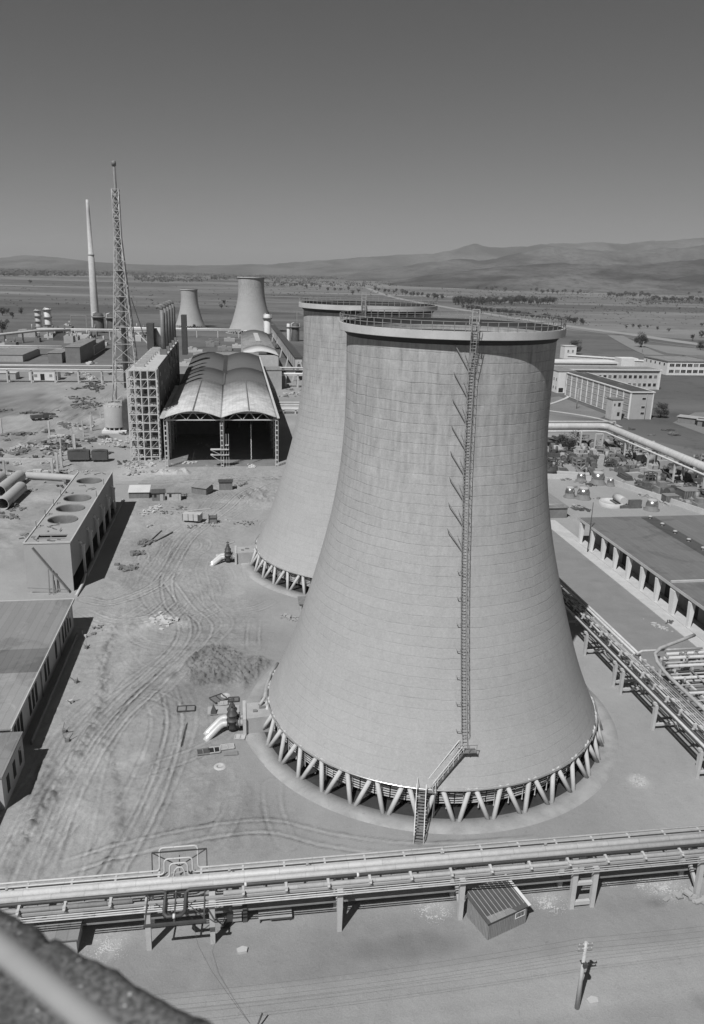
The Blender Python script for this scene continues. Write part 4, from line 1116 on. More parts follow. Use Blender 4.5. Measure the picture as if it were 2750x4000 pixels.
MB().tube([(0, 0, 0), (0.7, 0.9, 1.0)], 0.07, 6).build('pole', M['steel_dark'], lp)

# ------------------------------------------------------------------ plank shed under the rack
sh = thing('plank_shed', 'small weathered plank shed with a low ribbed roof below the pipe rack', 'shed', (12.95, 55.35, 0), R(29))
L_, D_ = 4.35, 3.1
bdy = MB(); bdy.add([(0, 0, 0), (L_, 0, 0), (L_, D_, 0), (0, D_, 0), (0, 0, 1.9), (L_, 0, 1.9), (L_, D_, 2.35), (0, D_, 2.35)], [(0, 3, 2, 1), (4, 5, 6, 7), (0, 1, 5, 4), (1, 2, 6, 5), (2, 3, 7, 6), (3, 0, 4, 7)])
bdy.build('wall', M['wood_pale2'] if 'wood_pale2' in M else M['wood_pale'], sh)
bt = MB()
for k in range(22): bt.box(0.05 + k * 0.2, -0.025, 0.02, 0.07 + k * 0.2, -0.002, 1.86)
for k in range(15): bt.box(-0.025, 0.1 + k * 0.2, 0.02, -0.002, 0.125 + k * 0.2, 1.9)
bt.build('cover_strips', M['wood'], sh)
rf = MB(); rf.add([(-0.25, -0.14, 1.99), (L_ + 0.25, -0.14, 1.99), (L_ + 0.25, D_ + 0.3, 2.5), (-0.25, D_ + 0.3, 2.5), (-0.25, -0.14, 1.905), (L_ + 0.25, -0.14, 1.905), (L_ + 0.25, D_ + 0.3, 2.4), (-0.25, D_ + 0.3, 2.4)], [(0, 1, 2, 3), (7, 6, 5, 4), (0, 4, 5, 1), (1, 5, 6, 2), (2, 6, 7, 3), (3, 7, 4, 0)])
rfo = rf.build('roof', M['roof_dark2'] if 'roof_dark2' in M else M['roof_felt'], sh)
st = MB()
for k in range(10):
    x = 0.1 + k * 0.45; st.bar((x, 0.25, 2.08), (x, D_ + 0.28, 2.545), 0.035, 0.04)
st.build('roof_battens', M['plaster_grey'], rfo)
e_ = MB(); e_.bar((L_ + 0.12, -0.2, 2.02), (L_ + 0.12, D_ + 0.3, 2.56), 0.3, 0.05); e_.build('roof_edge', M['render_white'], rfo)
e_ = MB(); e_.add([(0.1, -0.15, 2.003), (3.0, -0.15, 2.003), (2.6, 0.4, 2.10), (0.1, 0.5, 2.12)], [(0, 1, 2, 3)]); e_.build('roof_patch', M['roof_grey'], rfo)
wf = MB()
for a_ in ((3.0, 1.0, 4.1, 1.07), (3.0, 1.6, 4.1, 1.67), (3.0, 1.07, 3.07, 1.6), (4.03, 1.07, 4.1, 1.6)): wf.box(a_[0], -0.06, a_[1], a_[2], -0.003, a_[3])
wf_ = wf.build('window', M['render_white'], sh); wp = MB(); wp.box(3.071, -0.03, 1.071, 4.029, -0.004, 1.599); wp.build('pane', M['black'], wf_)
wb = MB()
for k in range(5): wb.box(3.2 + k * 0.17, -0.05, 1.072, 3.22 + k * 0.17, -0.032, 1.598)
wb.build('window_bars', M['render_white'], wf_)
M_ = None
def small_cabin(label, u, v, L, D, h, rz=TH, wall='wood', roof='roof_grey', pitch=0.25, door=True, group=None, flat_dark=False):
    t = thing('site_hut', label, 'hut', S(u, v, ground_z(u, v) - 0.1), rz, group)
    b_ = MB(); b_.box(0, 0, 0, L, D, h); b_.build('wall', M[wall], t)
    r_ = MB(); r_.add([(-.2, -.25, h + .002), (L + .2, -.25, h + .002), (L + .2, D + .2, h + pitch), (-.2, D + .2, h + pitch), (-.2, -.25, h - 0.1), (L + .2, -.25, h - .1), (L + .2, D + .2, h + pitch - .1), (-.2, D + .2, h + pitch - .1)], [(0, 1, 2, 3), (7, 6, 5, 4), (0, 4, 5, 1), (1, 5, 6, 2), (2, 6, 7, 3), (3, 7, 4, 0)])
    r_.build('roof', M[roof], t)
    if door:
        d_ = MB(); d_.box(L * 0.6, -0.05, 0.1, L * 0.6 + 0.8, -0.003, min(h - 0.25, 1.9)); d_.build('door', M['wood_pale'], t)
        w_ = MB(); w_.box(L * 0.15, -0.04, h * 0.45, L * 0.15 + 0.6, -0.003, h * 0.8); w_.build('window', M['glass'], t)
    return t
small_cabin('dark-topped plank box hut standing rightmost of the hut row before the arched hall', -4.7, 204.3, 3.5, 2.2, 2.4, TH, 'wood', 'steel_dark', 0.1, False)
small_cabin('low tarred shack with a wide pale roof, between the box hut and the small cabin', -11.8, 201.8, 4.4, 3.6, 1.9, TH - 0.5, 'wood', 'roof_grey', 0.7, False)
small_cabin('small cabin with a white notice on its front, in the hut row', -17.5, 194.9, 3.4, 2.6, 2.3, TH, 'wood_pale', 'roof_grey', 0.2, True)
small_cabin('lean-to cabin with dark window at the left end of the hut row', -21.2, 195.0, 3.2, 2.4, 2.2, TH + 0.1, 'wood', 'roof_dark', 0.3, True)
small_cabin('pale sloping-roofed store beside the block with round openings', -27.2, 197.5, 5.0, 3.5, 1.8, TH, 'wood', 'roof_pale', 0.9, False)
small_cabin('plank hut partly hidden behind the nearest tower beside the second tower', 10.2, 122.8, 2.2, 2.2, 2.3, TH, 'wood_pale', 'wood', 0.3, True)
small_cabin('low brick hut roof under the near pipe rack at the lower left', -17.8, 55.6, 3.6, 2.5, 1.9, TH, 'brick', 'roof_grey', 0.15, False)
# ------------------------------------------------------------------ generic rectangular building, local x along u, y along v
def body(t, x0, y0, x1, y1, z1, m, name='wall', z0=0.0):
    b_ = MB(); b_.box(x0, y0, z0, x1, y1, z1); return b_.build(name, M[m], t)
def slab(t, x0, y0, x1, y1, z, m, th=0.25, over=0.3, name='roof'):
    b_ = MB(); b_.box(x0 - over, y0 - over, z + 0.002, x1 + over, y1 + over, z + th); return b_.build(name, M[m], t)
_wr = random.Random(3)
def windows(t, wall, n, h0, h1, w, gap0=None, m='glass', frame='render_white', maxn=99, bars=True, mull=1):
    """wall = (x0,y0,x1,y1) with outward normal on the right hand of the direction"""
    x0, y0, x1, y1 = wall
    d = Vector((x1 - x0, y1 - y0, 0)); L = d.length; d.normalize(); nrm = Vector((d.y, -d.x, 0))
    out = []
    for k in range(n):
        c = Vector((x0, y0, 0)) + d * (L * (k + 0.5) / n)
        a = c - d * w / 2; b2 = c + d * w / 2
        f_ = MB()
        f_.bar(a + nrm * .03 + Vector((0, 0, h0)), b2 + nrm * .03 + Vector((0, 0, h0)), 0.1, 0.08); f_.bar(a + nrm * .03 + Vector((0, 0, h1)), b2 + nrm * .03 + Vector((0, 0, h1)), 0.1, 0.08)
        f_.bar(a + nrm * .03 + Vector((0, 0, h0)), a + nrm * .03 + Vector((0, 0, h1)), 0.08, 0.1); f_.bar(b2 + nrm * .03 + Vector((0, 0, h0)), b2 + nrm * .03 + Vector((0, 0, h1)), 0.08, 0.1)
        for j in range(mull):
            p = a + (b2 - a) * ((j + 1) / (mull + 1)) + nrm * .03
            f_.bar(p + Vector((0, 0, h0)), p + Vector((0, 0, h1)), 0.05)
        fo = f_.build('window', M[frame], t)
        g = MB(); p0 = a + nrm * 0.012; p1 = b2 + nrm * 0.012
        g.add([(p0.x, p0.y, h0), (p1.x, p1.y, h0), (p1.x, p1.y, h1), (p0.x, p0.y, h1), (p0.x - nrm.x * .01, p0.y - nrm.y * .01, h0), (p1.x - nrm.x * .01, p1.y - nrm.y * .01, h0), (p1.x - nrm.x * .01, p1.y - nrm.y * .01, h1), (p0.x - nrm.x * .01, p0.y - nrm.y * .01, h1)],
              [(0, 1, 2, 3), (7, 6, 5, 4), (0, 4, 5, 1), (1, 5, 6, 2), (2, 6, 7, 3), (3, 7, 4, 0)])
        g.build('pane', M[m if _wr.random() < 0.72 else 'steel_mid2'], fo)
        out.append(fo)
    return out

# left workshop with flat felt roof
lw = thing('workshop', 'long flat-roofed workshop along the left edge with tall dark windows', 'building', S(-26.7, 84.5), TH)
body(lw, -26, 0, 0, 37.3, 4.5, 'plaster_grey')
slab(lw, -26, 0, 0, 13, 4.5, 'roof_grey2' if 'roof_grey2' in M else 'roof_grey', 0.2)
b_ = MB(); b_.box(-26.3, 13.302, 4.502, 0.3, 20.2, 4.69); b_.build('roof', M['roof_felt'], lw)
b_ = MB(); b_.box(-26.3, 20.202, 4.502, 0.3, 37.6, 4.72); b_.build('roof', M['roof_grey'], lw)
b_ = MB(); b_.box(0.22, -0.3, 4.40, 0.36, 37.66, 4.78); b_.box(-26.3, 37.5, 4.5, 0.36, 37.7, 4.80); b_.build('roof_edge', M['concrete_light'], lw)
for k, y in enumerate((1.6, 2.9, 4.3, 8.5, 10.2, 11.8, 17.2, 18.9, 24.0, 29.0, 30.8, 32.6, 34.4)):
    f_ = MB(); f_.box(0.0, y, 1.0, 0.05, y + 0.9, 3.7); f_.build('window', M['glass'], lw)
for y in (15, 27):
    f_ = MB(); f_.tube([(0.12, y, 0.0), (0.12, y, 4.4)], 0.08, 6); f_.build('downpipe', M['steel_mid'], lw)
df = thing('low_wall', 'low concrete wall in the shade along the long workshop', 'wall', S(-25.6, 88), TH)
b_ = MB(); b_.box(0, 0, 0, 0.25, 30, 0.7); b_.build('wall', M['concrete_dark'], df)
an = thing('annex_building', 'lower pale-roofed annex in front of the long workshop at the left edge', 'building', S(-25.3, 70.2), TH)
body(an, -22, 5.5, 0, 14.0, 4.0, 'plaster_grey'); slab(an, -22, 5.5, 0, 14.0, 4.0, 'roof_pale2' if 'roof_pale2' in M else 'roof_grey', 0.18, 0.12)
b_ = MB(); b_.add([(-22, -10, 0), (-1.6, -10, 0), (-1.6, 5.4, 0), (-22, 5.4, 0), (-22, -10, 3.1), (-1.6, -10, 3.1), (-1.6, 5.4, 3.1), (-22, 5.4, 3.1)], [(0, 3, 2, 1), (0, 1, 5, 4), (1, 2, 6, 5), (2, 3, 7, 6), (3, 0, 4, 7), (4, 5, 6, 7)]); b_.build('wall', M['plaster_grey'], an)
b_ = MB(); b_.add([(-1.3, -10.2, 3.15), (-1.3, 5.4, 3.15), (-11, 5.4, 5.0), (-11, -10.2, 5.0), (-1.3, -10.2, 3.0), (-1.3, 5.4, 3.0), (-11, 5.4, 4.85), (-11, -10.2, 4.85)], [(0, 1, 2, 3), (7, 6, 5, 4), (0, 4, 5, 1), (1, 5, 6, 2), (2, 6, 7, 3), (3, 7, 4, 0)]); b_.build('roof', M['roof_grey'], an)
for y in (7.0, 9.5, 12.0):
    f_ = MB(); f_.box(0.0, y, 1.0, 0.05, y + 0.9, 3.0); f_.build('window', M['glass'], an)
# concrete block with round openings (fan cooling block)
fb = thing('fan_cooler_block', 'unfinished concrete cooler block with round fan openings in its roof', 'concrete block', S(-37.4, 137), TH)
W_, L_, H_ = 7.9, 52.0, 9.0
mb = MB(); mb.box(0, 0, 0, W_, 0.35, H_); mb.build('end_wall', M['plaster_grey'], fb)
mb = MB(); mb.box(W_ - 0.3, 0.352, 2.6, W_, L_, H_); mb.build('side_wall', M['concrete_shaded'] if 'concrete_shaded' in M else M['concrete'], fb)
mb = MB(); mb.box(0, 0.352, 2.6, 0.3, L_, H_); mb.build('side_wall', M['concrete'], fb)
mb = MB(); mb.box(0.302, L_ - 0.3, 0, W_ - 0.302, L_, H_ - 0.02); mb.build('end_wall', M['concrete'], fb)
# roof deck with holes
me = bpy.data.meshes.new('roof_deck'); bm = bmesh.new()
def rect_holes(bm, x0, y0, x1, y1, holes, z):
    es = []
    def loopv(pts):
        vs = [bm.verts.new((x, y, z)) for x, y in pts]
        for i in range(len(vs)): es.append(bm.edges.new((vs[i], vs[(i + 1) % len(vs)])))
    loopv([(x0, y0), (x1, y0), (x1, y1), (x0, y1)])
    for h in holes: loopv(h)
    bmesh.ops.triangle_fill(bm, edges=es, use_beauty=True)
circ = lambda cx, cy, r: [(cx + r * math.cos(k * PI / 20), cy + r * math.sin(k * PI / 20)) for k in range(40)]
rc = lambda a, b2, c, d: [(a, b2), (c, b2), (c, d), (a, d)]
fans = [(3.9, y) for y in (14.0, 21.6, 29.0, 43.5)]
holes = [circ(x, y, 2.65) for x, y in fans] + [rc(1.6, 2.3, 6.6, 5.2)]
slots = [rc(0.45, y, 1.2, y + 0.9) for y in (3.6, 10.2, 17.8, 25.4, 33.5)]
rect_holes(bm, 0.05, 0.1, W_ - 0.05, L_, holes + slots, H_ + 0.01)
bm.to_mesh(me); bm.free(); me.materials.append(M['roof_grey3'] if 'roof_grey3' in M else M['concrete_light'])
o = bpy.data.objects.new('roof_deck', me); COL.objects.link(o); o.parent = fb
sm = o.modifiers.new('t', 'SOLIDIFY'); sm.thickness = 0.25; sm.offset = 0
for x, y in fans:
    r_ = MB(); r_.lathe([(2.63, H_ - 3.2), (2.63, H_ + 0.1), (2.74, H_ + 0.3), (2.8, H_ + 0.3), (2.8, H_ - 3.2)], 40, cx=x, cy=y); ro = r_.build('fan_ring', M['steel_mid2'], fb)
    r_ = MB(); r_.lathe([(0.01, H_ - 3.0), (2.64, H_ - 3.0)], 40, cx=x, cy=y, smooth=False); r_.build('fan_well', M['black'], ro)  # black disc stands in for the shade down the well
mb = MB(); mb.box(-0.12, -0.06, H_ + 0.14, W_ + 0.1, 0.3, H_ + 0.4); mb.box(W_ - 0.1, 0.302, H_ + 0.14, W_ + 0.12, L_, H_ + 0.32); mb.box(-0.12, 0.302, H_ + 0.14, 0.12, L_, H_ + 0.32); mb.build('coping', M['concrete_light'], fb)
mb = MB(); mb.box(2, 0.4, 5.5, 7.4, L_ - 0.5, 5.7); mb.build('floor', M['black'], fb)  # black colour stands in for the darkness inside the block
mb = MB(); rq = random.Random(4)
for k in range(26):
    x, y = rq.uniform(0.6, 7.3), rq.choice([rq.uniform(6, 11), rq.uniform(32.5, 39.5), rq.uniform(47, 51), rq.uniform(0.6, 2.0)]); a_ = rq.uniform(0, PI); l_ = rq.uniform(0.4, 1.6)
    MB().bar((x, y, H_ + 0.2), (x + math.cos(a_) * l_, y + math.sin(a_) * l_, H_ + 0.2 + rq.uniform(0, 0.4)), rq.uniform(0.08, 0.3), 0.12).build('roof_board', M['concrete_dark'], fb)
for y in (3.0, 4.0): MB().bar((1.6, y, H_ - 0.2), (6.6, y, H_ - 0.2), 0.25).build('opening_beam', M['concrete'], fb)
for x, y in ((0.2, 9), (0.2, 16.5), (0.2, 24), (7.7, 30), (0.2, 31), (7.7, 40)): MB().bar((x, y, H_), (x, y, H_ + 1.5), 0.09).build('roof_rod', M['steel_dark'], fb)
for k in range(7):
    y = 8.2 + k * 8.0
    if y > 55: break
    p_ = MB(); p_.box(W_ + 0.42, y - 0.2, 0, W_ + 0.82, y + 0.2, 5.9); p_.build('column', M['render_white'], fb)
    p_ = MB(); p_.bar((W_ + 0.62, y, 5.8), (W_ - 0.1, y - 0.2, 6.9), 0.3); p_.box(W_ + 0.3, y - 0.35, 5.902, W_ + 0.95, y + 0.35, 6.2); p_.box(W_ - 0.02, y - 0.8, 6.6, W_ + 0.35, y - 0.3, 6.95); p_.build('bracket', M['render_white'], fb)
mb = MB(); mb.box(W_ + 0.9, 6.6, 0, W_ + 1.3, 59, 0.55); mb.build('kerb', M['concrete'], fb)
mb = MB(); mb.box(0.31, 0.36, 0.02, W_ + 0.4, L_, 0.06); mb.build('basin_floor', M['black'], fb)  # black too: shade of the side opening is in the colour
mb = MB(); mb.box(W_ - 2.6, 0.4, 0.1, W_ - 2.3, L_, 5.4); mb.build('inner_wall', M['black'], fb)  # black wall paints the depth behind the side opening dark
# flights of wooden ladder-stairs against the end wall
sc = thing('wooden_stair', 'long wooden gangway leaning diagonally against the end wall of the concrete cooler block', 'stair', S(-37.4, 137), TH)
mb = MB(); mb.bar((1.6, -0.5, 8.6), (7.2, -1.0, 0.5), 0.7, 0.16); mb.build('gangway', M['wood2'] if 'wood2' in M else M['steel_mid'], sc)
mb = MB()
for x in (3.9, 4.6):
    mb.bar((x, -0.7, 0), (x + 0.1, -0.75, 4.6), 0.14); mb.bar((x, -1.4, 0), (x + 0.1, -0.9, 3.6), 0.1)
mb.bar((0.2, -0.8, 1.2), (7.0, -0.8, 0.6), 0.12)
mb.build('trestle', M['steel_mid'], sc)
# inclined broken pipe, scrap rods in front
tb = thing('tilted_beam', 'dark tilted pipe end sticking out of the earth beside the cooler block', 'pipe', S(-28.6, 134.0), TH)
MB().tube([(0, 0.2, 0.2), (0.3, 5.4, 0.5), (0.5, 7.4, 1.6)], 0.26, 8).build('pipe', M['concrete_light'], tb)

# ------------------------------------------------------------------ arched hall
hl = thing('arched_hall', 'open double-bay assembly hall with twin arched roofs and lattice columns', 'hall', S(-4.15, 231), TH)
EA, RI, BW, HL = 14.8, 1.9, 16.2, 172.0
def arch_z(x, w=BW, e=EA, r=RI): return e + r * math.sin(PI * x / w) ** 0.9 if 0 < x < w else e
def vault(xa, y0, y1, m, name='roof', z=0.0, w=BW, n=24, ov=0.0, e=EA, r=RI, t=hl):
    vs = []; fs = []
    for j, y in enumerate((y0, y1)):
        for k in range(n + 1):
            x = -ov + (w + 2 * ov) * k / n; xx = min(max(x, 0), w)
            zz = e + r * math.sin(PI * xx / w) - (0.3 * ov if x < 0 or x > w else 0)
            vs.append((xa + x, y, zz + z)); 
    nn = n + 1
    for k in range(n): fs.append((k, k + 1, nn + k + 1, nn + k))
    mb = MB(); mb.add(vs, fs, True); o = mb.build(name, M[m], t)
    s_ = o.modifiers.new('t', 'SOLIDIFY'); s_.thickness = 0.18
    return o
for xa in (-BW, 0):
    vault(xa, -1.2, 66.5, 'roof_sheets', z=0.25)
    vault(xa, 66.6, 107, 'roof_grey4', z=0.3)
    vault(xa, 107.1, HL, 'roof_grey4', z=0.36)
    rd = MB(); rd.bar((xa + BW / 2, -1.0, EA + RI + 0.38), (xa + BW / 2, 66, EA + RI + 0.38), 0.35, 0.12); rd.build('ridge_strip', M['roof_felt'], hl)
ov = MB(); ov.box(-BW - 1.5, -1.2, EA - 0.1, -BW + 0.02, 66.5, EA + 0.1); ov.build('eave', M['roof_sheets'] if 'roof_sheets' in M else M['roof_pale'], hl)
ov = MB(); ov.box(BW - 0.02, -1.2, EA - 0.1, BW + 0.8, HL, EA + 0.1); ov.build('eave', M['roof_pale'], hl)
gt = MB(); gt.box(-0.35, 66.6, EA + 0.1, 0.35, HL, EA + 0.8); gt.build('valley_gutter', M['roof_grey4'], hl)
vb = MB()
for k in range(14):
    y = 98 + k * 5.2; vb.box(-0.8, y, EA + 0.8, 0.9, y + 0.9, EA + 1.35)
vb.build('valley_vents', M['roof_dark'], hl)
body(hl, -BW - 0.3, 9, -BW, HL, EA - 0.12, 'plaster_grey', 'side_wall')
body(hl, BW, 4, BW + 0.3, HL, EA - 0.12, 'concrete_dark', 'side_wall')  # right wall's shade is put into a darker concrete
body(hl, -BW, HL - 0.3, BW, HL, EA + 2.2, 'concrete', 'back_wall')
body(hl, -BW + .01, 48, -0.2, 48.4, EA, 'concrete_dark', 'partition')
mb = MB(); mb.box(0.2, 60, 5.5, BW - 0.01, 60.4, EA); 
for x in (0.2, 5.2, 9.4, 15.4): mb.box(x, 60, 0, x + 0.8, 60.4, 5.49)
mb.build('partition', M['concrete_dark'], hl)
fl = MB(); fl.box(-BW, 0, 0.0, BW, HL, 0.05); fl.build('floor', M['concrete_dark'], hl)
def lattice_post(x, y, h, w, d, t, m='render_white', step=1.5, cb=0.14):
    mb = MB()
    for sx in (-w / 2, w / 2):
        for sy in (-d / 2, d / 2): mb.box(x + sx - cb / 2, y + sy - cb / 2, 0, x + sx + cb / 2, y + sy + cb / 2, h)
    z = step * 0.3
    while z < h:
        mb.bar((x - w / 2, y - d / 2, z), (x + w / 2, y - d / 2, z), cb * 0.8, 0.24); mb.bar((x - w / 2, y + d / 2, z), (x + w / 2, y + d / 2, z), cb * 0.8)
        mb.bar((x - w / 2, y - d / 2, z), (x - w / 2, y + d / 2, z), cb * 0.7); mb.bar((x + w / 2, y - d / 2, z), (x + w / 2, y + d / 2, z), cb * 0.7)
        z += step
    return mb.build('lattice_column', M[m], t)
for y in (0, 12, 24, 36):
    for x in (-BW, 0, BW):
        lattice_post(x, y, EA - 0.4 if x else EA - 1.5, 0.75, 1.0, hl, 'steel_cream')
for xa in (-BW, 0):
    for y in (0.0, 12, 24):
        tr = MB(); bz = EA - 0.75
        tr.bar((xa, y, bz), (xa + BW, y, bz), 0.25, 0.3)
        n = 12; pts = [(xa + BW * k / n, y, EA + RI * math.sin(PI * k / n) - 0.05) for k in range(n + 1)]
        for a, c in zip(pts[:-1], pts[1:]): tr.bar(a, c, 0.22, 0.28)
        low = [(xa + BW * f_, y, bz) for f_ in (0.12, 0.38, 0.62, 0.88)]
        top = [(xa + BW * f_, y, EA + RI * math.sin(PI * f_) - 0.1) for f_ in (0.25, 0.5, 0.75)]
        seq = [low[0], top[0], low[1], top[1], low[2], top[2], low[3]]
        for a, c in zip(seq[:-1], seq[1:]): tr.bar(a, c, 0.16)
        tr.build('roof_truss', M['steel_cream'], hl)
mb = MB()
for z in (3.6, 5.2): mb.box(-3.4, -0.9, z, 2.0, 0.9, z + 0.12)
mb.bar((-3.2, -0.8, 3.6), (-0.4, -0.8, 1.8), 0.12); mb.bar((-3.2, -0.8, 5.2), (-0.4, -0.8, 3.8), 0.12)
mb.box(0.9, -0.8, 6.5, 1.9, 0.6, 6.62)
for x in (1.2, 1.9): mb.box(x, -0.5, 0, x + 0.1, -0.4, 10)
mb.build('work_platform', M['steel_cream'], hl)
ch = MB()
for k in range(18): ch.bar((8.6 + 0.1 * (k % 2), 4, 1.2 + k * 0.6), (8.65, 4, 1.7 + k * 0.6), 0.22)
ch.build('rubbish_chute', M['render_white'], hl)
rr = random.Random(11)
def rubble_pile(name, label, cat, u, v, n, ru, rv, s0, s1, m, group=None, hz=0.4):
    mb = MB()
    for k in range(n):
        x = rr.gauss(0, ru / 2); y = rr.gauss(0, rv / 2); s_ = rr.uniform(s0, s1); a = rr.uniform(0, PI); z = max(0, hz * (1 - math.hypot(x / ru, y / rv))) * rr.random()
        d = Vector((math.cos(a), math.sin(a), rr.uniform(-0.15, 0.3))) * s_ * rr.uniform(0.6, 1.6)
        mb.bar(Vector((x, y, z + s_ * 0.2)) - d / 2, Vector((x, y, z + s_ * 0.2)) + d / 2, s_ * rr.uniform(0.3, 0.9), s_ * rr.uniform(0.2, 0.5))
    t = mb.build(name, M[m], None, S(u, v, ground_z(u, v)), rr.uniform(0, PI))
    return tag(t, label, cat, group)
rubble_pile('debris_heap', 'pale heap of rubble at the foot of the chute in the right hall bay', 'debris', 4.6, 230.5, 40, 1.6, 1.2, 0.3, 0.7, 'render_white')
rubble_pile('debris_heap', 'pale rubble lying inside the left hall bay', 'debris', -14.5, 236, 30, 2.4, 1.5, 0.3, 0.9, 'concrete_light')
rubble_pile('debris_heap', 'loose heap of pale boards and stones on the soil left of the towers', 'debris', -12.2, 122.6, 46, 2.6, 2.2, 0.25, 0.8, 'roof_pale')
rubble_pile('debris_heap', 'scattered stones near the corner of the long workshop', 'debris', -22.8, 120.5, 14, 1.6, 0.9, 0.2, 0.5, 'concrete_dark')
rubble_pile('debris_heap', 'broken slabs lying right of the near pipe rack posts', 'debris', 42.2, 55.4, 26, 3.2, 1.6, 0.4, 0.9, 'concrete')

# second, single-bay vault further back
h2 = thing('vaulted_store', 'single-bay vaulted store with a pale front strip beyond the double hall', 'hall', S(4.6, 408), TH)
vault(0, 0, 34, 'roof_pale', e=15.0, r=2.2, w=18, t=h2); vault(0, 34.1, 150, 'roof_grey', e=15.2, r=2.2, w=18, t=h2)
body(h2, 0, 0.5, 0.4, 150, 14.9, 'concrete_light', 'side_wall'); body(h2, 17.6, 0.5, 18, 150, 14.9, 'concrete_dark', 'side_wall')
mb = MB(); mb.box(0.402, 0.4, 0, 17.598, 0.9, 15.2); mb.build('front_wall', M['concrete_light'], h2)
mb = MB(); mb.box(7.6, 52, 17.6, 10.4, 112, 18.1); mb.build('skylight', M['concrete_light'], h2)
# link blocks between the halls
lk = thing('link_building', 'flat pale link building between the twin-arched hall and the vaulted store', 'building', S(8, 392), TH)
body(lk, 0, 0, 15, 14, 9.5, 'concrete'); slab(lk, 0, 0, 15, 14, 9.5, 'roof_grey')

# ------------------------------------------------------------------ tall process building with scaffold end
lb = thing('process_building', 'tall narrow process building with rows of pipes up its shaded side', 'building', S(-31, 240), TH)
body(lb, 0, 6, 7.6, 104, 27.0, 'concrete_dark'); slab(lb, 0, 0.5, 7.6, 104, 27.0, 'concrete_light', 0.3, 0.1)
rr = random.Random(21)
rb_ = MB()
for k in range(26):
    y = 7 + k * 3.7
    rb_.tube([(7.75, y, 0), (7.75, y, 26.9)], 0.34, 8)
    rb_.bar((7.8, y - 1.5, rr.uniform(8, 24)), (7.8, y + 1.5, rr.uniform(8, 24)), 0.3)
rb_.build('side_pipes', M['steel_dark2'], lb)
for k in range(30):
    y = 10 + (k % 15) * 5.6 + rr.uniform(-1, 1); z = 23.5 - (k // 15) * 8 - (k % 3) * 2.2 + rr.uniform(-1, 1)
    p_ = MB(); p_.box(8.02, y, z, 8.14, y + 0.9, z + 1.1); p_.build('panel', M['concrete'], lb)
for k in range(10):
    p_ = MB(); p_.box(0.8, 8 + k * 7, 27.31, 3.8, 9.4 + k * 7, 28.1 + 0.2 * (k % 2)); p_.build('roof_box', M['concrete'], lb)
for k, y in enumerate((46, 58, 71, 84, 97)):
    p_ = MB(); p_.tube([(6.4, y, 27.3), (6.4, y, 42.5)], 0.72, 12); p_.tube([(6.4, y, 42.3), (6.2, y, 43.2), (5.2, y, 43.6), (4.4, y, 43.2)], 0.6, 10); p_.box(5.2, y - 1.2, 27.3, 7.6, y + 1.2, 29.2)
    p_.build('exhaust_pipe', M['steel_mid2'], lb)
    p_ = MB(); p_.tube([(6.8, y + 2.2, 27.3), (6.8, y + 2.2, 41.5)], 0.4, 8); p_.build('exhaust_pipe', M['steel_dark'], lb)
p_ = MB(); p_.box(-1.2, 66, 27.3, 1.2, 72, 36.5); p_.build('vessel_casing', M['steel_dark'], lb)
p_ = MB(); p_.tube([(2.6, 72, 27.3), (2.6, 72, 34.5)], 1.5, 14); p_.build('vessel', M['concrete_light'], lb)
p_ = MB(); p_.box(8.2, 118, 20, 10.4, 124, 37); p_.build('vessel_casing', M['steel_dark'], lb)
# scaffold lattice at the near end
sf = MB()
xs = [-0.6, 1.6, 3.4, 5.4, 7.9]; ys = [-0.5, 2.2, 5.4]
for x in xs:
    for y in ys: sf.box(x - 0.16, y - 0.16, 0, x + 0.16, y + 0.16, 27.4)
for k in range(11):
    z = 1.2 + k * 2.6
    for y in ys: sf.bar((xs[0], y, z), (xs[-1], y, z), 0.22, 0.3)
    for x in xs: sf.bar((x, ys[0], z), (x, ys[-1], z), 0.2, 0.26)
    if k < 10:
        for i in range(4):
            if (i + k) % 2 == 0: sf.bar((xs[i], ys[0], z), (xs[i + 1], ys[0], z + 2.6), 0.1)
    sf.box(xs[1], ys[0] + 0.3, z - 0.1, xs[2] + (k % 3), ys[1], z)
sf.build('end_frame', M['steel_cream'], lb)
pl = MB()
for k in range(10):
    z = 1.4 + k * 2.6; a_ = rr.choice([0, 1, 2]); MB().box(xs[a_] + 0.2, ys[1], z, xs[a_ + 1] - 0.2, ys[2], z + rr.uniform(1.0, 2.3)).build('infill_panel', M['concrete_dark'], lb)
# pale sloping-roofed building left of it
pb = thing('pale_building', 'pale building with a broad sloping roof left of the tall process building', 'building', S(-41, 372), TH)
mb = MB(); mb.add([(0, 0, 0), (9.5, 0, 0), (9.5, 70, 0), (0, 70, 0), (0, 0, 12), (9.5, 0, 17), (9.5, 70, 17), (0, 70, 12)], [(0, 3, 2, 1), (4, 5, 6, 7), (0, 1, 5, 4), (1, 2, 6, 5), (2, 3, 7, 6), (3, 0, 4, 7)]); mb.build('wall', M['concrete_light'], pb)
mb = MB(); mb.add([(-.4, -.4, 12.1), (9.9, -.4, 17.4), (9.9, 70.4, 17.4), (-.4, 70.4, 12.1), (-.4, -.4, 11.8), (9.9, -.4, 17.1), (9.9, 70.4, 17.1), (-.4, 70.4, 11.8)], [(0, 1, 2, 3), (7, 6, 5, 4), (0, 4, 5, 1), (1, 5, 6, 2), (2, 6, 7, 3), (3, 7, 4, 0)]); mb.build('roof', M['roof_pale'], pb)

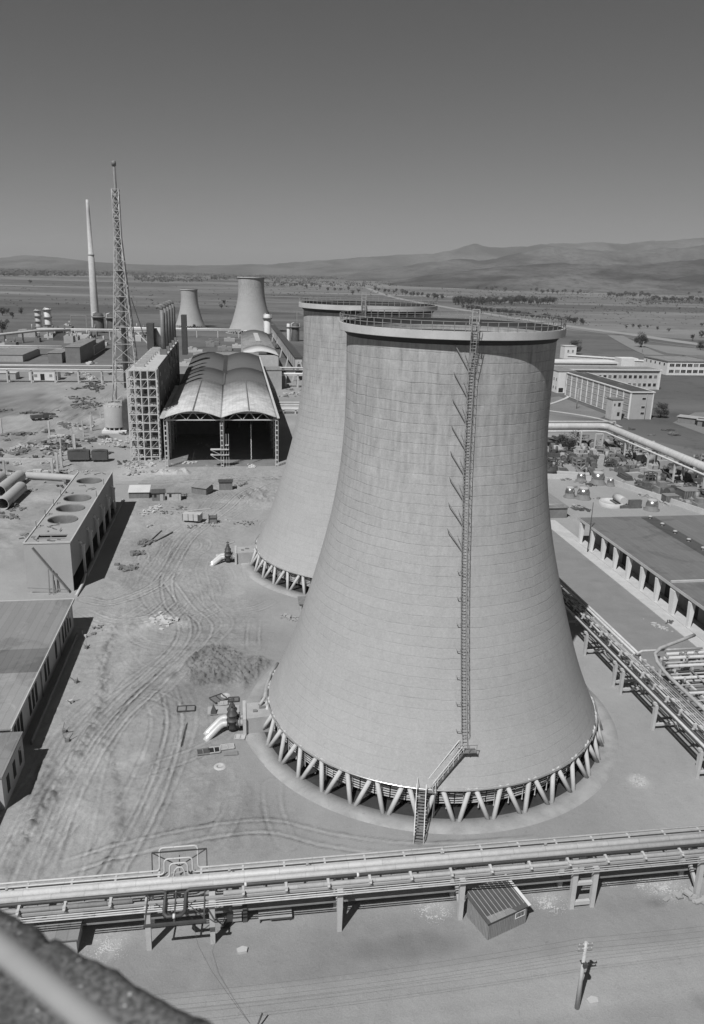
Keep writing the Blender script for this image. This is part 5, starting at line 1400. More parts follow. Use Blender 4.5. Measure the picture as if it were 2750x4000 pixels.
# ------------------------------------------------------------------ lattice flare mast and tank
ms = thing('flare_mast', 'very tall lattice steel mast with a stack rising inside it', 'mast', S(-46.8, 354), TH)
def mast_w(z): return max(1.35, 5.6 - 4.25 * min(z, 68) / 68.0) if z < 68 else 1.35
leg = MB(); brc = MB()
zs = [0, 9, 17.5, 25, 32, 38.5, 44.5, 50, 55, 59.5, 64, 68, 71.5, 75, 78.5, 82, 86.6]
for i in range(len(zs) - 1):
    a = mast_w(zs[i]); c = mast_w(zs[i + 1]); za, zb = zs[i], zs[i + 1]
    for sx, sy in ((-1, -1), (1, -1), (1, 1), (-1, 1)):
        pass
    cor = [(-1, -1), (1, -1), (1, 1), (-1, 1)]
    for k in range(4):
        p, q_ = cor[k], cor[(k + 1) % 4]
        brc.bar((p[0] * a, p[1] * a, za), (q_[0] * c, q_[1] * c, zb), 0.2); brc.bar((q_[0] * a, q_[1] * a, za), (p[0] * c, p[1] * c, zb), 0.2)
        brc.bar((p[0] * c, p[1] * c, zb), (q_[0] * c, q_[1] * c, zb), 0.22)

for sx, sy in ((-1, -1), (1, -1), (1, 1), (-1, 1)):
    leg = MB(); leg.tube([(sx * mast_w(z), sy * mast_w(z), z) for z in zs], [0.27 - 0.12 * z / 86 for z in zs], 6); leg.build('leg', M['steel_light2'], ms)
brc.build('bracing', M['steel_light2'], ms)
st = MB(); st.tube([(0, 0, 6), (0, 0, 44), (0, 0, 80), (0, 0, 97)], [1.2, 0.95, 0.75, 0.62], 14); st.tube([(0, 0, 95.4), (0, 0, 97.2)], 0.9, 12); st.build('stack', M['steel_mid2'], ms)
for z in (32, 44.5, 55, 66, 76, 84):
    p_ = MB(); w2 = mast_w(z) * 0.95; p_.box(-w2, -w2, z, w2, w2, z + 0.15); p_.lathe([(0.9, z - 0.8), (1.5, z + 0.1), (1.5, z + 0.5), (0.9, z + 0.5)], 14); p_.build('platform', M['steel_mid'], ms)
p_ = MB(); p_.tube([(1.9, -1.2, 0), (1.5, -1, 60), (1.2, -1, 84)], 0.28, 8); p_.build('riser', M['steel_light2'], ms)
p_ = MB(); p_.bar((5.2, 0, 30), (14.5, -30, 26), 0.35); p_.bar((3.5, 3, 44), (9.5, 10, 20), 0.3); p_.build('stay', M['steel_light2'], ms)
tk = thing('storage_tank', 'squat cylindrical tank on a pale plinth below the lattice mast', 'tank', S(-42.6, 286.5), TH)
mb = MB(); mb.box(-4.2, -4.4, 0, 4.2, 4.4, 0.8); mb.build('plinth', M['render_white'], tk)
mb = MB(); mb.lathe([(3.7, 1.8), (3.7, 9.2), (3.5, 9.6), (0.02, 10.3)], 36); mb.build('shell', M['plaster_grey'], tk)
for k in range(12):
    a = 2 * PI * k / 12; mb = MB(); mb.box(3.3 * math.cos(a) - 0.25, 3.3 * math.sin(a) - 0.25, 0.8, 3.3 * math.cos(a) + 0.25, 3.3 * math.sin(a) + 0.25, 1.85); mb.build('leg', M['concrete'], tk)
mb = MB()
for k in range(18):
    a = 2 * PI * k / 18; mb.bar((3.8 * math.cos(a), 3.8 * math.sin(a), 9.3), (3.8 * math.cos(a), 3.8 * math.sin(a), 10.5 + 0.9 * (k % 3)), 0.09)
mb.tube([(3.8 * math.cos(k * PI / 12), 3.8 * math.sin(k * PI / 12), 10.4) for k in range(24)], 0.07, 4, closed=True)
mb.build('railing', M['steel_cream'], tk)
mb = MB(); mb.box(3.0, -2.5, 1.0, 6.4, 3.2, 11.0); mb.build('side_housing', M['steel_dark'], tk)

# ------------------------------------------------------------------ chimneys, columns and vessels at the far edge
ck = thing('tall_chimney', 'tall slender tapering concrete chimney at far left', 'chimney', S(-125.4, 763.8), TH)
mb = MB(); mb.lathe([(3.9, 0), (3.3, 30), (2.65, 66), (2.64, 66.01), (2.2, 66.2), (1.5, 104), (1.25, 112.5), (0.9, 112.6)], 32); mb.build('shaft', M['concrete_light'], ck)
for z in (66,): p_ = MB(); p_.lathe([(2.0 if z > 100 else 2.6, z), (3.0 if z < 100 else 2.2, z + 0.1), (3.0 if z < 100 else 2.2, z + 1.0), (1.2, z + 1.0)], 24); p_.build('gallery', M['concrete'], ck)
def column(label, u, v, r, h, m, plat=3, group=None):
    t = thing('process_column', label, 'process column', S(u, v), TH, group)
    mb = MB(); mb.lathe([(r, 0), (r, h - r * 0.5), (r * 0.7, h - 0.15 * r), (0.02, h)], 18); mb.build('vessel', M[m], t)
    for k in range(plat):
        z = h * (k + 1.0) / (plat + 0.3); p_ = MB(); p_.lathe([(r, z), (r * 1.5, z), (r * 1.5, z + 0.9), (r * 1.45, z + 0.9), (r * 1.45, z + 0.1), (r, z + 0.1)], 14); p_.build('platform', M['steel_mid'], t)
    mb = MB(); mb.bar((r * 1.15, 0, 0), (r * 1.15, 0, h), 0.25); mb.tube([(-r * 1.1, 0, 1), (-r * 1.1, 0, h * 0.97), (-r * 0.4, 0, h * 1.02)], r * 0.14, 6); mb.build('riser', M['steel_light'], t)
    return t
column('left one of two pale process columns at far left', -168.7, 734, 2.2, 19.5, 'concrete_light', 4)
column('right one of two pale process columns at far left', -160.8, 735, 2.6, 21.0, 'render_white', 3)
column('dark tank column right beside the base of the tall chimney', -119, 742, 4.4, 17.5, 'steel_dark2', 1)
column('dark tank column second from the tall chimney, behind the lattice mast', -107, 738, 4.0, 17.0, 'steel_dark2', 1)
column('bright white process column in front of the distant bigger cooling tower', 24.6, 600, 2.4, 26.0, 'render_white', 2)
column('thin silvery column left of the dark vessel behind the second tower', 45.6, 679, 1.3, 14.5, 'render_white', 1)
column('dark vessel standing behind the left edge of the second tower', 51.5, 679, 3.0, 15.0, 'steel_dark2', 1)
cn = thing('conveyor_gallery', 'long panelled conveyor gallery on trestles beyond the second tower', 'gallery', S(34, 425), TH)
mb = MB(); mb.add([(-1.8, 0, 6.0), (1.8, 0, 6.0), (1.8, 330, 3), (-1.8, 330, 3), (-1.8, 0, 12), (1.8, 0, 12), (1.8, 330, 10), (-1.8, 330, 10)], [(0, 3, 2, 1), (0, 1, 5, 4), (1, 2, 6, 5), (2, 3, 7, 6), (3, 0, 4, 7), (4, 5, 6, 7)]); mb.build('gallery', M['concrete_light'], cn)
mb = MB(); mb.add([(-2.2, -.5, 12.1), (2.2, -.5, 12.1), (2.2, 331, 10.1), (-2.2, 331, 10.1), (-2.2, -.5, 12.6), (2.2, -.5, 12.6), (2.2, 331, 10.6), (-2.2, 331, 10.6)], [(0, 3, 2, 1), (0, 1, 5, 4), (1, 2, 6, 5), (2, 3, 7, 6), (3, 0, 4, 7), (4, 5, 6, 7)]); mb.build('roof', M['steel_dark'], cn)
for k in range(6):
    y = -1 + k * 60; mb = MB(); mb.bar((-3.4, y, 0), (-0.6, y, 11), 0.8); mb.bar((3.4, y, 0), (0.6, y, 11), 0.8); mb.bar((-1.2, y, 9.5), (1.2, y, 9.5), 0.6); mb.build('trestle', M['concrete_light'], cn)
for k in range(20):
    mb = MB(); mb.box(-1.86, 6 + k * 15, 6.4, -1.802, 6.8 + k * 15, 11.0); mb.build('panel_joint', M['steel_dark'], cn)
def gantry(label, pts, h=16):
    t = thing('pipe_gantry', label, 'gantry', S(*pts[0]), TH)
    mb = MB(); u0, v0 = pts[0]
    for (u, v) in pts: mb.bar((u - u0, v - v0, 0), (u - u0, v - v0, h), 0.9)
    for (a, b2), (c, d) in zip(pts[:-1], pts[1:]): mb.bar((a - u0, b2 - v0, h), (c - u0, d - v0, h), 0.8)
    mb.build('frame', M['steel_mid'], t); return t
gantry('thin pipe portal in the fields behind the second tower', [(34, 800), (62, 800), (95, 800)], 19)
gantry('thin portal frame far left near the pale columns', [(-152, 790), (-138, 790)], 12)

# ------------------------------------------------------------------ pipe bridges across the middle distance
def bridge(label, u0, u1, v, z, posts, mats, wide=3.0, wall=False):
    t = thing('pipe_bridge', label, 'pipe bridge', S(u0, v), TH)
    L = u1 - u0
    mb = MB(); mb.box(0, -0.2, z - 0.6, L, 0.2, z); mb.box(0, wide - 0.2, z - 0.6, L, wide + 0.2, z); mb.build('long_beam', M['concrete_light'], t)
    for i, (y, dz, r, m_) in enumerate(mats): MB().tube([(0, y, z + dz), (L, y, z + dz)], r, 10).build('pipe', M[m_], t)
    x = posts / 2
    while x < L:
        MB().box(x - 0.35, -0.3, 0, x + 0.35, 0.3, z - 0.6).build('post', M['concrete_light'], t); MB().box(x - 0.35, wide - 0.3, 0, x + 0.35, wide + 0.3, z - 0.6).build('post', M['concrete_light'], t)
        mb = MB(); mb.box(x - 0.3, -0.5, z + 0.002, x + 0.3, wide + 0.5, z + 0.25); mb.build('cross_beam', M['concrete'], t)
        x += posts
    return t
bridge('two-level pipe bridge on posts crossing the plain at left behind the lattice mast', -140, -31, 412, 6.2, 11.3, ((0.3, 2.3, 0.5, 'concrete_light'), (1.6, 0.6, 0.4, 'concrete_light'), (1.6, 2.0, 0.3, 'steel_dark'), (0.2, 0.5, 0.35, 'render_white')))
bridge('pipe bridge from the link building to the second tower', 22.5, 46, 399, 6.5, 6, ((0.3, 3.4, 0.45, 'concrete_light'), (0.3, 0.4, 0.5, 'render_white'), (1.4, 1.6, 0.3, 'steel_dark'), (1.8, 1.9, 0.35, 'render_white')))
bridge('lower bundle of pipes right of the double hall, at the foot of the second tower', 17, 46, 322, 1.6, 5, ((0.0, 0.3, 0.35, 'concrete_light'), (1.6, 0.3, 0.3, 'concrete_light'), (4, 0.2, 0.4, 'concrete_light'), (8, 0.2, 0.3, 'concrete_light'), (12, 0.2, 0.35, 'concrete_light'), (18, 0.2, 0.35, 'concrete_light')))
bridge('pale pipeline behind the small flat-roofed buildings at left', -155, -62, 666, 7.5, 16, ((0.5, 0.5, 0.9, 'concrete_light'),))
bridge('long pale pipeline at the foot of the distant cooling towers', -95, 6, 705, 6.5, 18, ((0.5, 0.5, 0.8, 'render_white'), (2, 0.2, 0.5, 'concrete_light')))
bridge('pale pipeline at far left in front of the small flat-roofed buildings', -190, -112, 545, 5.0, 18, ((0.5, 0.5, 0.8, 'concrete_light'),))
ib = thing('pipe_bridge', 'slanting pipe gallery coming in from the left edge toward the pale pipeline', 'pipe bridge', S(-190, 560), TH)
MB().tube([(0, 0, 7), (40, 90, 8), (62, 100, 8)], 1.0, 10).build('pipe', M['concrete_light'], ib); MB().tube([(0, 6, 7), (38, 96, 8)], 0.8, 10).build('pipe', M['steel_mid'], ib)
mb = MB()
for k in range(5): MB().box(8 * k, 18 * k, 0, 8 * k + 1, 18 * k + 1, 7).build('post', M['concrete'], ib)
for a_, (lab, u, v, L, D, h, wm, rm) in enumerate((
        ('low flat-roofed building nearest the two-level pipe bridge at left', -111, 499, 8, 26, 6.0, 'concrete_dark', 'roof_grey'),
        ('taller flat-roofed block standing behind the low building at left', -101, 500, 8.5, 60, 9.5, 'concrete_dark', 'roof_grey'),
        ('small white-fronted building with two dark windows at left', -101, 548, 9, 46, 6.5, 'render_white', 'roof_grey'),
        ('long low flat building at the left edge beyond the pipe bridge', -175, 505, 48, 40, 4, 'concrete', 'roof_grey'),
        ('white hut with a black doorway under the two-level pipe bridge', -104, 422, 14, 8, 4.6, 'render_white', 'roof_pale'),
        ('low white shed left of the hut under the pipe bridge', -122, 424, 11, 8, 3.2, 'plaster_grey', 'roof_pale'))):
    t = thing('flat_roofed_building', lab, 'building', S(u, v), TH)
    body(t, 0, 0, L, D, h, wm); slab(t, 0, 0, L, D, h, rm)
    if wm == 'render_white' and L < 12:
        for x in (2.0, 6.0): p_ = MB(); p_.box(x, -0.08, 2.6, x + 1.4, -0.003, 4.6); p_.build('window', M['glass'], t)
        p_ = MB(); p_.box(L, 0.5, 0.5, L + 0.06, D - .5, h - 0.5); p_.build('dark_side', M['concrete_dark'], t)  # dark sheet over the right side of the white building
    if 'doorway' in lab:
        p_ = MB(); p_.box(5.6, -0.08, 0, 7.6, -0.003, 3.2); p_.build('door', M['black'], t)
        for x in (2.6, 10.0): p_ = MB(); p_.box(x, -0.08, 1.6, x + 1.4, -0.003, 3.0); p_.build('window', M['steel_mid'], t)
rr = random.Random(33)
for k in range(34):
    u = rr.uniform(-190, -70); v = rr.uniform(600, 760)
    t = MB()
    h = rr.uniform(2, 6); L = rr.uniform(4, 14); D = rr.uniform(4, 10)
    t.box(0, 0, 0, L, D, h); t.box(L * 0.2, D * 0.2, h + 0.002, L * 0.5, D * 0.6, h + rr.uniform(0.5, 2)); t.tube([(L * 0.8, D * 0.5, h), (L * 0.8, D * 0.5, h + rr.uniform(2, 5))], 0.5, 6)
    o = t.build('plant_shed', M[rr.choice(['concrete', 'concrete_dark', 'concrete_light', 'steel_mid', 'steel_dark2'])], None, S(u, v), TH + rr.uniform(-0.05, 0.05))
    tag(o, 'small plant shed among the low works structures at far left', 'shed', 'low works sheds at far left')
for k in range(16):
    u = rr.uniform(-38, 2); v = rr.uniform(430, 690)
    t = MB(); h = rr.uniform(1, 3); L = rr.uniform(5, 12); D = rr.uniform(3, 10)
    t.box(0, 0, 0, L, D, h); t.box(L * 0.3, 0.5, h + .002, L * 0.6, D - 0.5, h + 0.8)
    o = t.build('plant_shed', M[rr.choice(['concrete', 'concrete_dark', 'concrete_light', 'steel_mid'])], None, S(u, v), TH)
    tag(o, 'low works structure on the ground between the process building and the vaulted store', 'shed', 'low structures behind the hall')

# ------------------------------------------------------------------ left yard: posts, big pipes, containers
for (u, v, lab) in ((-50.3, 219.6, 'first pale concrete post right behind the big pipes at left'), (-50.3, 226, 'second pale concrete post of the row behind the big pipes'), (-50.4, 231.8, 'third pale concrete post of the row behind the big pipes'),
                    (-50.5, 253, 'fourth pale concrete post of the row, beyond the dark containers'), (-51.2, 287, 'farthest pale concrete post of the row near the squat tank'), (-63.1, 276, 'lone concrete post left of the row, with a shadow of earth'), (-80, 281, 'faint concrete post farthest left in the yard')):
    t = thing('concrete_post', lab, 'post', S(u, v), TH, 'concrete posts in the left yard')
    mb = MB(); mb.box(-0.3, -0.3, 0, 0.3, 0.3, 5.5); mb.build('post', M['concrete_light'], t); mb = MB(); mb.box(-0.45, -0.45, -0.2, 0.45, 0.45, 0.4); mb.build('footing', M['concrete'], t)
bm_ = thing('long_beam', 'long pale concrete beam running left from the post behind the big pipes', 'beam', S(-51, 220), TH)
mb = MB(); mb.box(-36, -0.25, 5.0, 0.4, 0.25, 5.5); mb.build('beam', M['concrete_light'], bm_)
for x in (-12, -24, -35): mb = MB(); mb.box(x - .25, -.22, 0, x + .25, .22, 4.99); mb.build('post', M['concrete'], bm_)
def bigpipe_piece(label, a, b2, r):
    t = thing('loose_pipe_section', label, 'pipe section', S(a[0], a[1], r), TH)
    d = Vector((b2[0] - a[0], b2[1] - a[1], 0)); n = d.normalized(); 
    mb = MB(); mb.tube([(0, 0, 0), tuple(d)], r, 28, caps=False); mb.tube([tuple(d), (0, 0, 0)], r * 0.93, 28, caps=False)
    # end rings
    for p in (Vector((0, 0, 0)), d):
        side = n.cross(Vector((0, 0, 1)))
        vs = []; fs = []
        for k in range(28):
            q_ = 2 * PI * k / 28; w = side * math.cos(q_) + Vector((0, 0, 1)) * math.sin(q_)
            vs.append(p + w * r); vs.append(p + w * r * 0.93)
        for k in range(28):
            k2 = (k + 1) % 28; fs.append((2 * k, 2 * k + 1, 2 * k2 + 1, 2 * k2))
        mb.add(vs, fs)
    mb.build('pipe', M['plaster_grey'], t); return t
bigpipe_piece('big loose pipe section lying nearest, in the pile at left', (-55.4, 189), (-54.9, 204.5), 1.5)
bigpipe_piece('big loose pipe section on the right of the far pair in the pile at left', (-59.0, 200), (-58.0, 216), 1.6)
bigpipe_piece('big loose pipe section on the left of the far pair in the pile at left', (-64.0, 196), (-62.6, 215), 1.6)
bigpipe_piece('pale pipe section lying crosswise behind the pipe pile', (-57, 219), (-42, 214.5), 1.0)
for lab, u, v, L in (('left one of two dark rounded containers beyond the concrete posts', -49.9, 238.4, 6.2), ('right one of two dark rounded containers beyond the concrete posts', -43.0, 238, 4.6)):
    t = thing('site_container', lab, 'container', S(u, v), TH)
    mb = MB(); n = 8; pr = [(0.3 * 0, 0.7)] ; vs = []; fs = []
    for y in (0, 2.6):
        for k in range(n + 1): vs.append((L * k / n, y, 3.3 + 0.25 * math.sin(PI * k / n)))
    for k in range(n): fs.append((k, k + 1, n + 2 + k, n + 1 + k))
    mb.add(vs, fs, True); mb.box(0, 0.01, 0.7, L, 2.59, 3.3); mb.build('body', M['steel_dark2'], t)
    mb = MB(); mb.box(0.3, 0.3, 0.4, L - 0.3, 2.3, 0.69); mb.build('chassis', M['steel_dark'], t)
    for x in (1.0, L - 1.2):
        for y in (0.1, 2.3): mb = MB(); mb.tube([(x, y, 0.4), (x, y + 0.25, 0.4)], 0.4, 12); mb.build('wheel', M['black'], t)
rubble_pile('debris_heap', 'dark tangle of timber and scrap left of the rounded containers', 'debris', -56, 262, 60, 7, 9, 0.5, 1.3, 'steel_dark2')
rubble_pile('debris_heap', 'scatter of pale blocks in front of the squat tank', 'debris', -41, 268, 40, 6, 7, 0.4, 1.2, 'concrete_light')
rubble_pile('debris_heap', 'dark scrap row on the open ground left of the lattice mast', 'debris', -61, 343, 50, 6, 12, 0.5, 1.5, 'rust')
rubble_pile('debris_heap', 'dark scrap by the two-level pipe bridge posts', 'debris', -68, 400, 60, 18, 4, 0.6, 1.8, 'steel_dark2')
rubble_pile('debris_heap', 'materials stacked at the foot of the scaffolded end', 'debris', -28, 235, 60, 6, 3.5, 0.4, 1.3, 'concrete')
t = thing('parked_truck', 'dark truck standing on the pale open ground left of the lattice mast', 'truck', S(-76, 306), TH + 0.4)
mb = MB(); mb.box(0, 0, 0.9, 4.4, 2.2, 2.1); mb.build('cargo_bed', M['steel_dark2'], t); mb = MB(); mb.box(4.5, 0.05, 0.7, 6.4, 2.15, 2.6); mb.build('cab', M['steel_dark'], t)
for x in (0.9, 3.2, 5.5):
    for y in (-0.05, 1.95): mb = MB(); mb.tube([(x, y, 0.5), (x, y + 0.3, 0.5)], 0.5, 12); mb.build('wheel', M['black'], t)
# a flat lumber trailer and small site things in front of the hut row
t = thing('site_trailer', 'boxy panelled site trailer left of the small crate, in front of the huts', 'trailer', S(-12.6, 176.6), TH - 0.25)
mb = MB(); mb.box(0, 0, 0.5, 4.2, 1.9, 2.1); mb.build('body', M['concrete_light'], t)
mb = MB()
for x in (0, 1.3, 2.5, 3.6): mb.box(x, -0.05, 0.5, x + 0.1, -0.003, 2.1)
mb.box(3.7, -0.04, 0.6, 4.2, -0.003, 2.0); mb.build('cladding_strips', M['steel_dark'], t)
for x in (0.8, 3.4):
    mb = MB(); mb.tube([(x, 0.05, 0.4), (x, 0.3, 0.4)], 0.4, 12); mb.build('wheel', M['black'], t)
t = thing('wooden_crate', 'open-topped wooden crate standing alone right of the site trailer', 'crate', S(-6.6, 175.2), TH)
mb = MB()
for a_ in ((0, 0, 1.9, 0.1), (0, 1.4, 1.9, 1.5), (0, 0.1, 0.1, 1.4), (1.8, 0.1, 1.9, 1.4)): mb.box(a_[0], a_[1], 0, a_[2], a_[3], 1.6)
mb.build('panel', M['wood'], t); mb = MB()
for x in (0, 1.8): MB().box(x - .02, -0.12, 0, x + 0.12, -0.001, 2.4).build('post', M['steel_dark'], t)
mb.box(-0.05, -0.16, 1.25, 1.95, -0.122, 1.45); mb.build('rail', M['steel_dark'], t)
def planks(label, pts, m='wood', w=0.3, h=0.14, name='plank', cat='plank', group=None):
    (a, b2) = pts; t = MB(); z = 0.12; u0, v0 = a
    t.bar((0, 0, z), (b2[0] - u0, b2[1] - v0, z), w, h)
    t.bar((0.15, 0.2, z), (b2[0] - u0 + 0.1, b2[1] - v0 + 0.3, z + 0.02), w * 0.5, h)
    o = t.build(name, M[m], None, S(u0, v0, ground_z(u0, v0)), TH); return tag(o, label, cat, group)
planks('thin dark pole lying on the soil, left of three near the site trailer', ((-19.6, 160), (-16.9, 170.5)), 'steel_dark', 0.15)
planks('thin dark pole lying on the soil, right of three near the site trailer', ((-17.6, 163), (-14.4, 169)), 'steel_dark', 0.3)
planks('pale beam lying crosswise in front of the cabins', ((-13.5, 184.8), (-6.5, 186.8)), 'wood_pale', 0.3)
planks('thin dark pole lying alone on the soil left of the silver pipes', ((-7.4, 85.5), (-7.0, 90.5)), 'steel_dark', 0.07, 0.06)
planks('pale board beside the second tower pipes', ((-2.6, 160), (-0.8, 161.5)), 'wood_pale', 0.2)
for k, (lab, a, b2) in enumerate((('scrap rods nearest the shadow of the cooler block', (-23.6, 146.5), (-19.8, 149.3)), ('scrap rods, second heap beyond the cooler block shadow', (-22.6, 155), (-18.3, 157)), ('rods and boards heap beside the block shadow farther along', (-22, 162), (-17, 164)))):
    rubble_pile('debris_heap', lab, 'debris', (a[0] + b2[0]) / 2, (a[1] + b2[1]) / 2, 22, 2.6, 1.6, 0.4, 1.1, 'wood')
rubble_pile('debris_heap', 'pale boards and sacks at the left end of the hut row', 'debris', -20.5, 186.5, 36, 5.5, 1.6, 0.3, 0.8, 'roof_pale')
rubble_pile('debris_heap', 'stones and planks by the half-hidden hut next to the second tower', 'debris', 9.0, 121.5, 26, 2.6, 1.0, 0.2, 0.6, 'concrete')
rubble_pile('debris_heap', 'pale boards beside the silver pipes of the second tower', 'debris', -3.4, 152.5, 16, 1.6, 1.0, 0.3, 0.9, 'roof_pale')
rr = random.Random(91)
def scatter(n, u0, u1, v0, v1, label, group, mats, smin=0.5, smax=1.6):
    for k in range(n):
        u, v = rr.uniform(u0, u1), rr.uniform(v0, v1)
        rubble_pile('material_pile', label, 'building materials', u, v, rr.randrange(8, 22), rr.uniform(1.5, 4.5), rr.uniform(1.0, 3.0), smin * rr.uniform(0.6, 1), smax * rr.uniform(0.5, 1.1), rr.choice(mats), group)
scatter(16, -72, -40, 206, 238, 'low pile of boards and blocks on the rough left yard near the big pipes', 'material piles near the big pipes', ['concrete_dark', 'concrete_light', 'rust', 'steel_dark2', 'concrete'], 0.4, 1.2)
scatter(34, -80, -34, 245, 330, 'low pile of materials in the left yard around the squat tank', 'material piles around the squat tank', ['concrete_dark', 'concrete_light', 'rust', 'steel_dark2', 'concrete', 'wood'], 0.5, 1.5)
scatter(24, -78, -32, 335, 405, 'low pile of materials at the foot of the lattice mast', 'material piles by the lattice mast', ['concrete_dark', 'rust', 'steel_dark2', 'concrete', 'steel_mid'], 0.6, 1.8)
scatter(22, -90, -34, 424, 500, 'low pile of materials beyond the two-level pipe bridge', 'material piles beyond the pipe bridge', ['concrete_dark', 'steel_dark2', 'concrete_light', 'steel_mid'], 0.8, 2.4)
scatter(24, -20, 2, 412, 560, 'low pile of materials behind the double hall', 'material piles behind the double hall', ['concrete_dark', 'steel_dark2', 'concrete_light', 'steel_mid'], 0.9, 2.6)
scatter(16, 18, 44, 330, 392, 'low pile of materials between the double hall and the second tower', 'material piles right of the double hall', ['concrete_dark', 'steel_dark2', 'concrete_light', 'steel_mid'], 0.6, 1.8)
scatter(6, -34, -22, 222, 234, 'boards and blocks lying before the scaffolded end of the process building', 'materials before the scaffold', ['concrete_light', 'concrete', 'wood_pale'], 0.5, 1.3)
for lab, u, v in (('left one of two dark stacked crates beyond the long workshop roof', -63.5, 148), ('right one of two dark stacked crates beyond the long workshop roof', -60.5, 152.5)):
    t = thing('stacked_crate', lab, 'crate', S(u, v), TH); body(t, 0, 0, 2.6, 3.0, 2.0, 'rust', 'body')
    mb = MB(); mb.box(-0.1, -0.1, 2.002, 2.7, 3.1, 2.15); mb.build('lid', M['steel_mid'], t)
    for x in (0.3, 1.3, 2.2): MB().box(x, -0.07, 0, x + 0.15, -0.002, 2.0).build('batten', M['steel_dark'], t)
scatter(12, -23, 2, 170, 212, 'small scatter of boards and stones on the soil around the hut row', 'scatter around the hut row', ['concrete_dark', 'wood_pale', 'wood', 'concrete'], 0.2, 0.8)
scatter(30, -76, -33, 205, 300, 'heap of shuttering boards and blocks in the crowded left yard', 'heaps in the crowded left yard', ['concrete_dark', 'concrete_light', 'wood', 'steel_dark2', 'wood_pale'], 0.5, 1.9)
scatter(12, -74, -42, 140, 200, 'scatter of boards beside the cooler block and the big pipes', 'scatter beside the cooler block', ['concrete_dark', 'concrete_light', 'wood', 'steel_dark2'], 0.4, 1.3)
scatter(26, -150, -90, 250, 405, 'low pile of materials on the open ground at the far left edge', 'piles at the far left edge', ['concrete_dark', 'steel_dark2', 'concrete_light', 'steel_mid'], 0.8, 2.2)
# posts and shuttering along the tank road
for k in range(14):
    u, v = -52 - (k % 3) * 1.3, 240 + k * 6.1
    mb = MB(); mb.box(-0.18, -0.18, 0, 0.18, 0.18, rr.uniform(2.4, 4.6)); mb.bar((0, 0, 1.0), (rr.uniform(-1, 1), rr.uniform(1, 3), 0.2), 0.15)
    tag(mb.build('shuttering_post', M['concrete' if k % 2 else 'wood_pale'], None, S(u, v), TH), 'short propped post in the trench line leading to the squat tank', 'post', 'propped posts in the left yard')
# stubs along the workshop wall
for k, (u, v) in enumerate(((-24.2, 117.5), (-23.3, 113.5), (-22.9, 103), (-22.6, 97.5), (-22.1, 90.4), (-21.3, 88.2))):
    t = MB(); t.box(-0.25, -0.2, 0, 0.25, 0.2, 0.45); t.bar((0.2, 0.1, 0.3), (0.7, 0.5, 0.9), 0.1); t.bar((-0.2, -0.1, 0.4), (-0.5, 0.2, 1.1), 0.07)
    o = t.build('concrete_stub', M['concrete_dark' if k % 3 else 'concrete_light'], None, S(u, v, ground_z(u, v)), k * 1.3)
    tag(o, 'small concrete stub with bent rods in the soil strip right of the long workshop', 'concrete stub', 'stubs along the workshop')
# pallets, hatches and panels around the near inlet
def panel(label, u, v, L, D, rz, m, fr=None, name='form_panel', z=0.12, lean=0):
    t = thing(name, label, 'panel', S(u, v, max(ground_z(u, v), 0)), TH + rz)
    mb = MB(); mb.add([(0, 0, z - 0.1), (L, 0, z - .1), (L, D, z - .1 + lean), (0, D, z - .1 + lean), (0, 0, z), (L, 0, z), (L, D, z + lean), (0, D, z + lean)], [(0, 3, 2, 1), (4, 5, 6, 7), (0, 1, 5, 4), (1, 2, 6, 5), (2, 3, 7, 6), (3, 0, 4, 7)])
    mb.build('board', M[m], t)
    if fr:
        mb = MB(); zz = z + 0.05
        for a, c in (((0, 0), (L, 0)), ((L, 0), (L, D)), ((L, D), (0, D)), ((0, D), (0, 0)), ((L / 2, 0), (L / 2, D))): mb.bar((a[0], a[1], zz + (lean if a[1] else 0)), (c[0], c[1], zz + (lean if c[1] else 0)), 0.1, 0.12)
        mb.build('frame', M[fr], t)
    return t
panel('dark-framed rectangular panel lying farthest left of the silver pipes', -8.4, 93.6, 2.3, 1.3, 0.0, 'steel_mid', 'steel_dark')
panel('dark diamond-turned panel lying behind the silver pipes', -3.4, 95.2, 1.9, 1.7, 0.55, 'steel_mid2', 'steel_dark')
panel('dark panel lying right of the diamond-turned one', -1.7, 95.4, 1.4, 1.1, 0.0, 'steel_mid2', 'steel_dark')
panel('pale open frame on the soil between the dark panels', -3.0, 94.6, 1.2, 0.9, 0.1, 'concrete', 'concrete_light')
panel('pale slab under the dark cone behind the valves', -4.4, 92.6, 4.2, 1.9, 0.0, 'concrete', None, z=0.1)
panel('small bright slab lying right in front of the valves', -0.9, 86.4, 1.25, 0.95, -0.15, 'concrete_light', 'concrete_light')
panel('leftmost ribbed hatch of the row on the soil below the valves', -5.3, 83.4, 1.4, 1.2, 0.12, 'steel_dark2', 'steel_mid')
panel('middle hatch of the row below the valves, open and dark inside', -3.9, 83.6, 1.3, 1.2, 0.12, 'black', 'concrete_light')
panel('pale upper right hatch of the row below the valves', -2.5, 84.2, 1.6, 1.0, 0.12, 'concrete', 'concrete_light')
panel('dark lower right board of the row below the valves', -2.2, 83.0, 1.7, 0.8, 0.02, 'steel_mid', None, z=0.16)
t = thing('marker_cone', 'small dark pyramid standing behind and left of the valves', 'cone', S(-3.6, 92.9, 0.1), TH)
mb = MB(); mb.add([(-0.4, -0.4, 0), (0.4, -0.4, 0), (0.4, 0.4, 0), (-0.4, 0.4, 0), (0, 0, 1.3)], [(3, 2, 1, 0), (0, 1, 4), (1, 2, 4), (2, 3, 4), (3, 0, 4)]); mb.build('body', M['steel_dark'], t)
mb = MB(); mb.box(-0.5, -0.5, -0.04, 0.5, 0.5, -0.002); mb.build('base', M['steel_mid'], t)
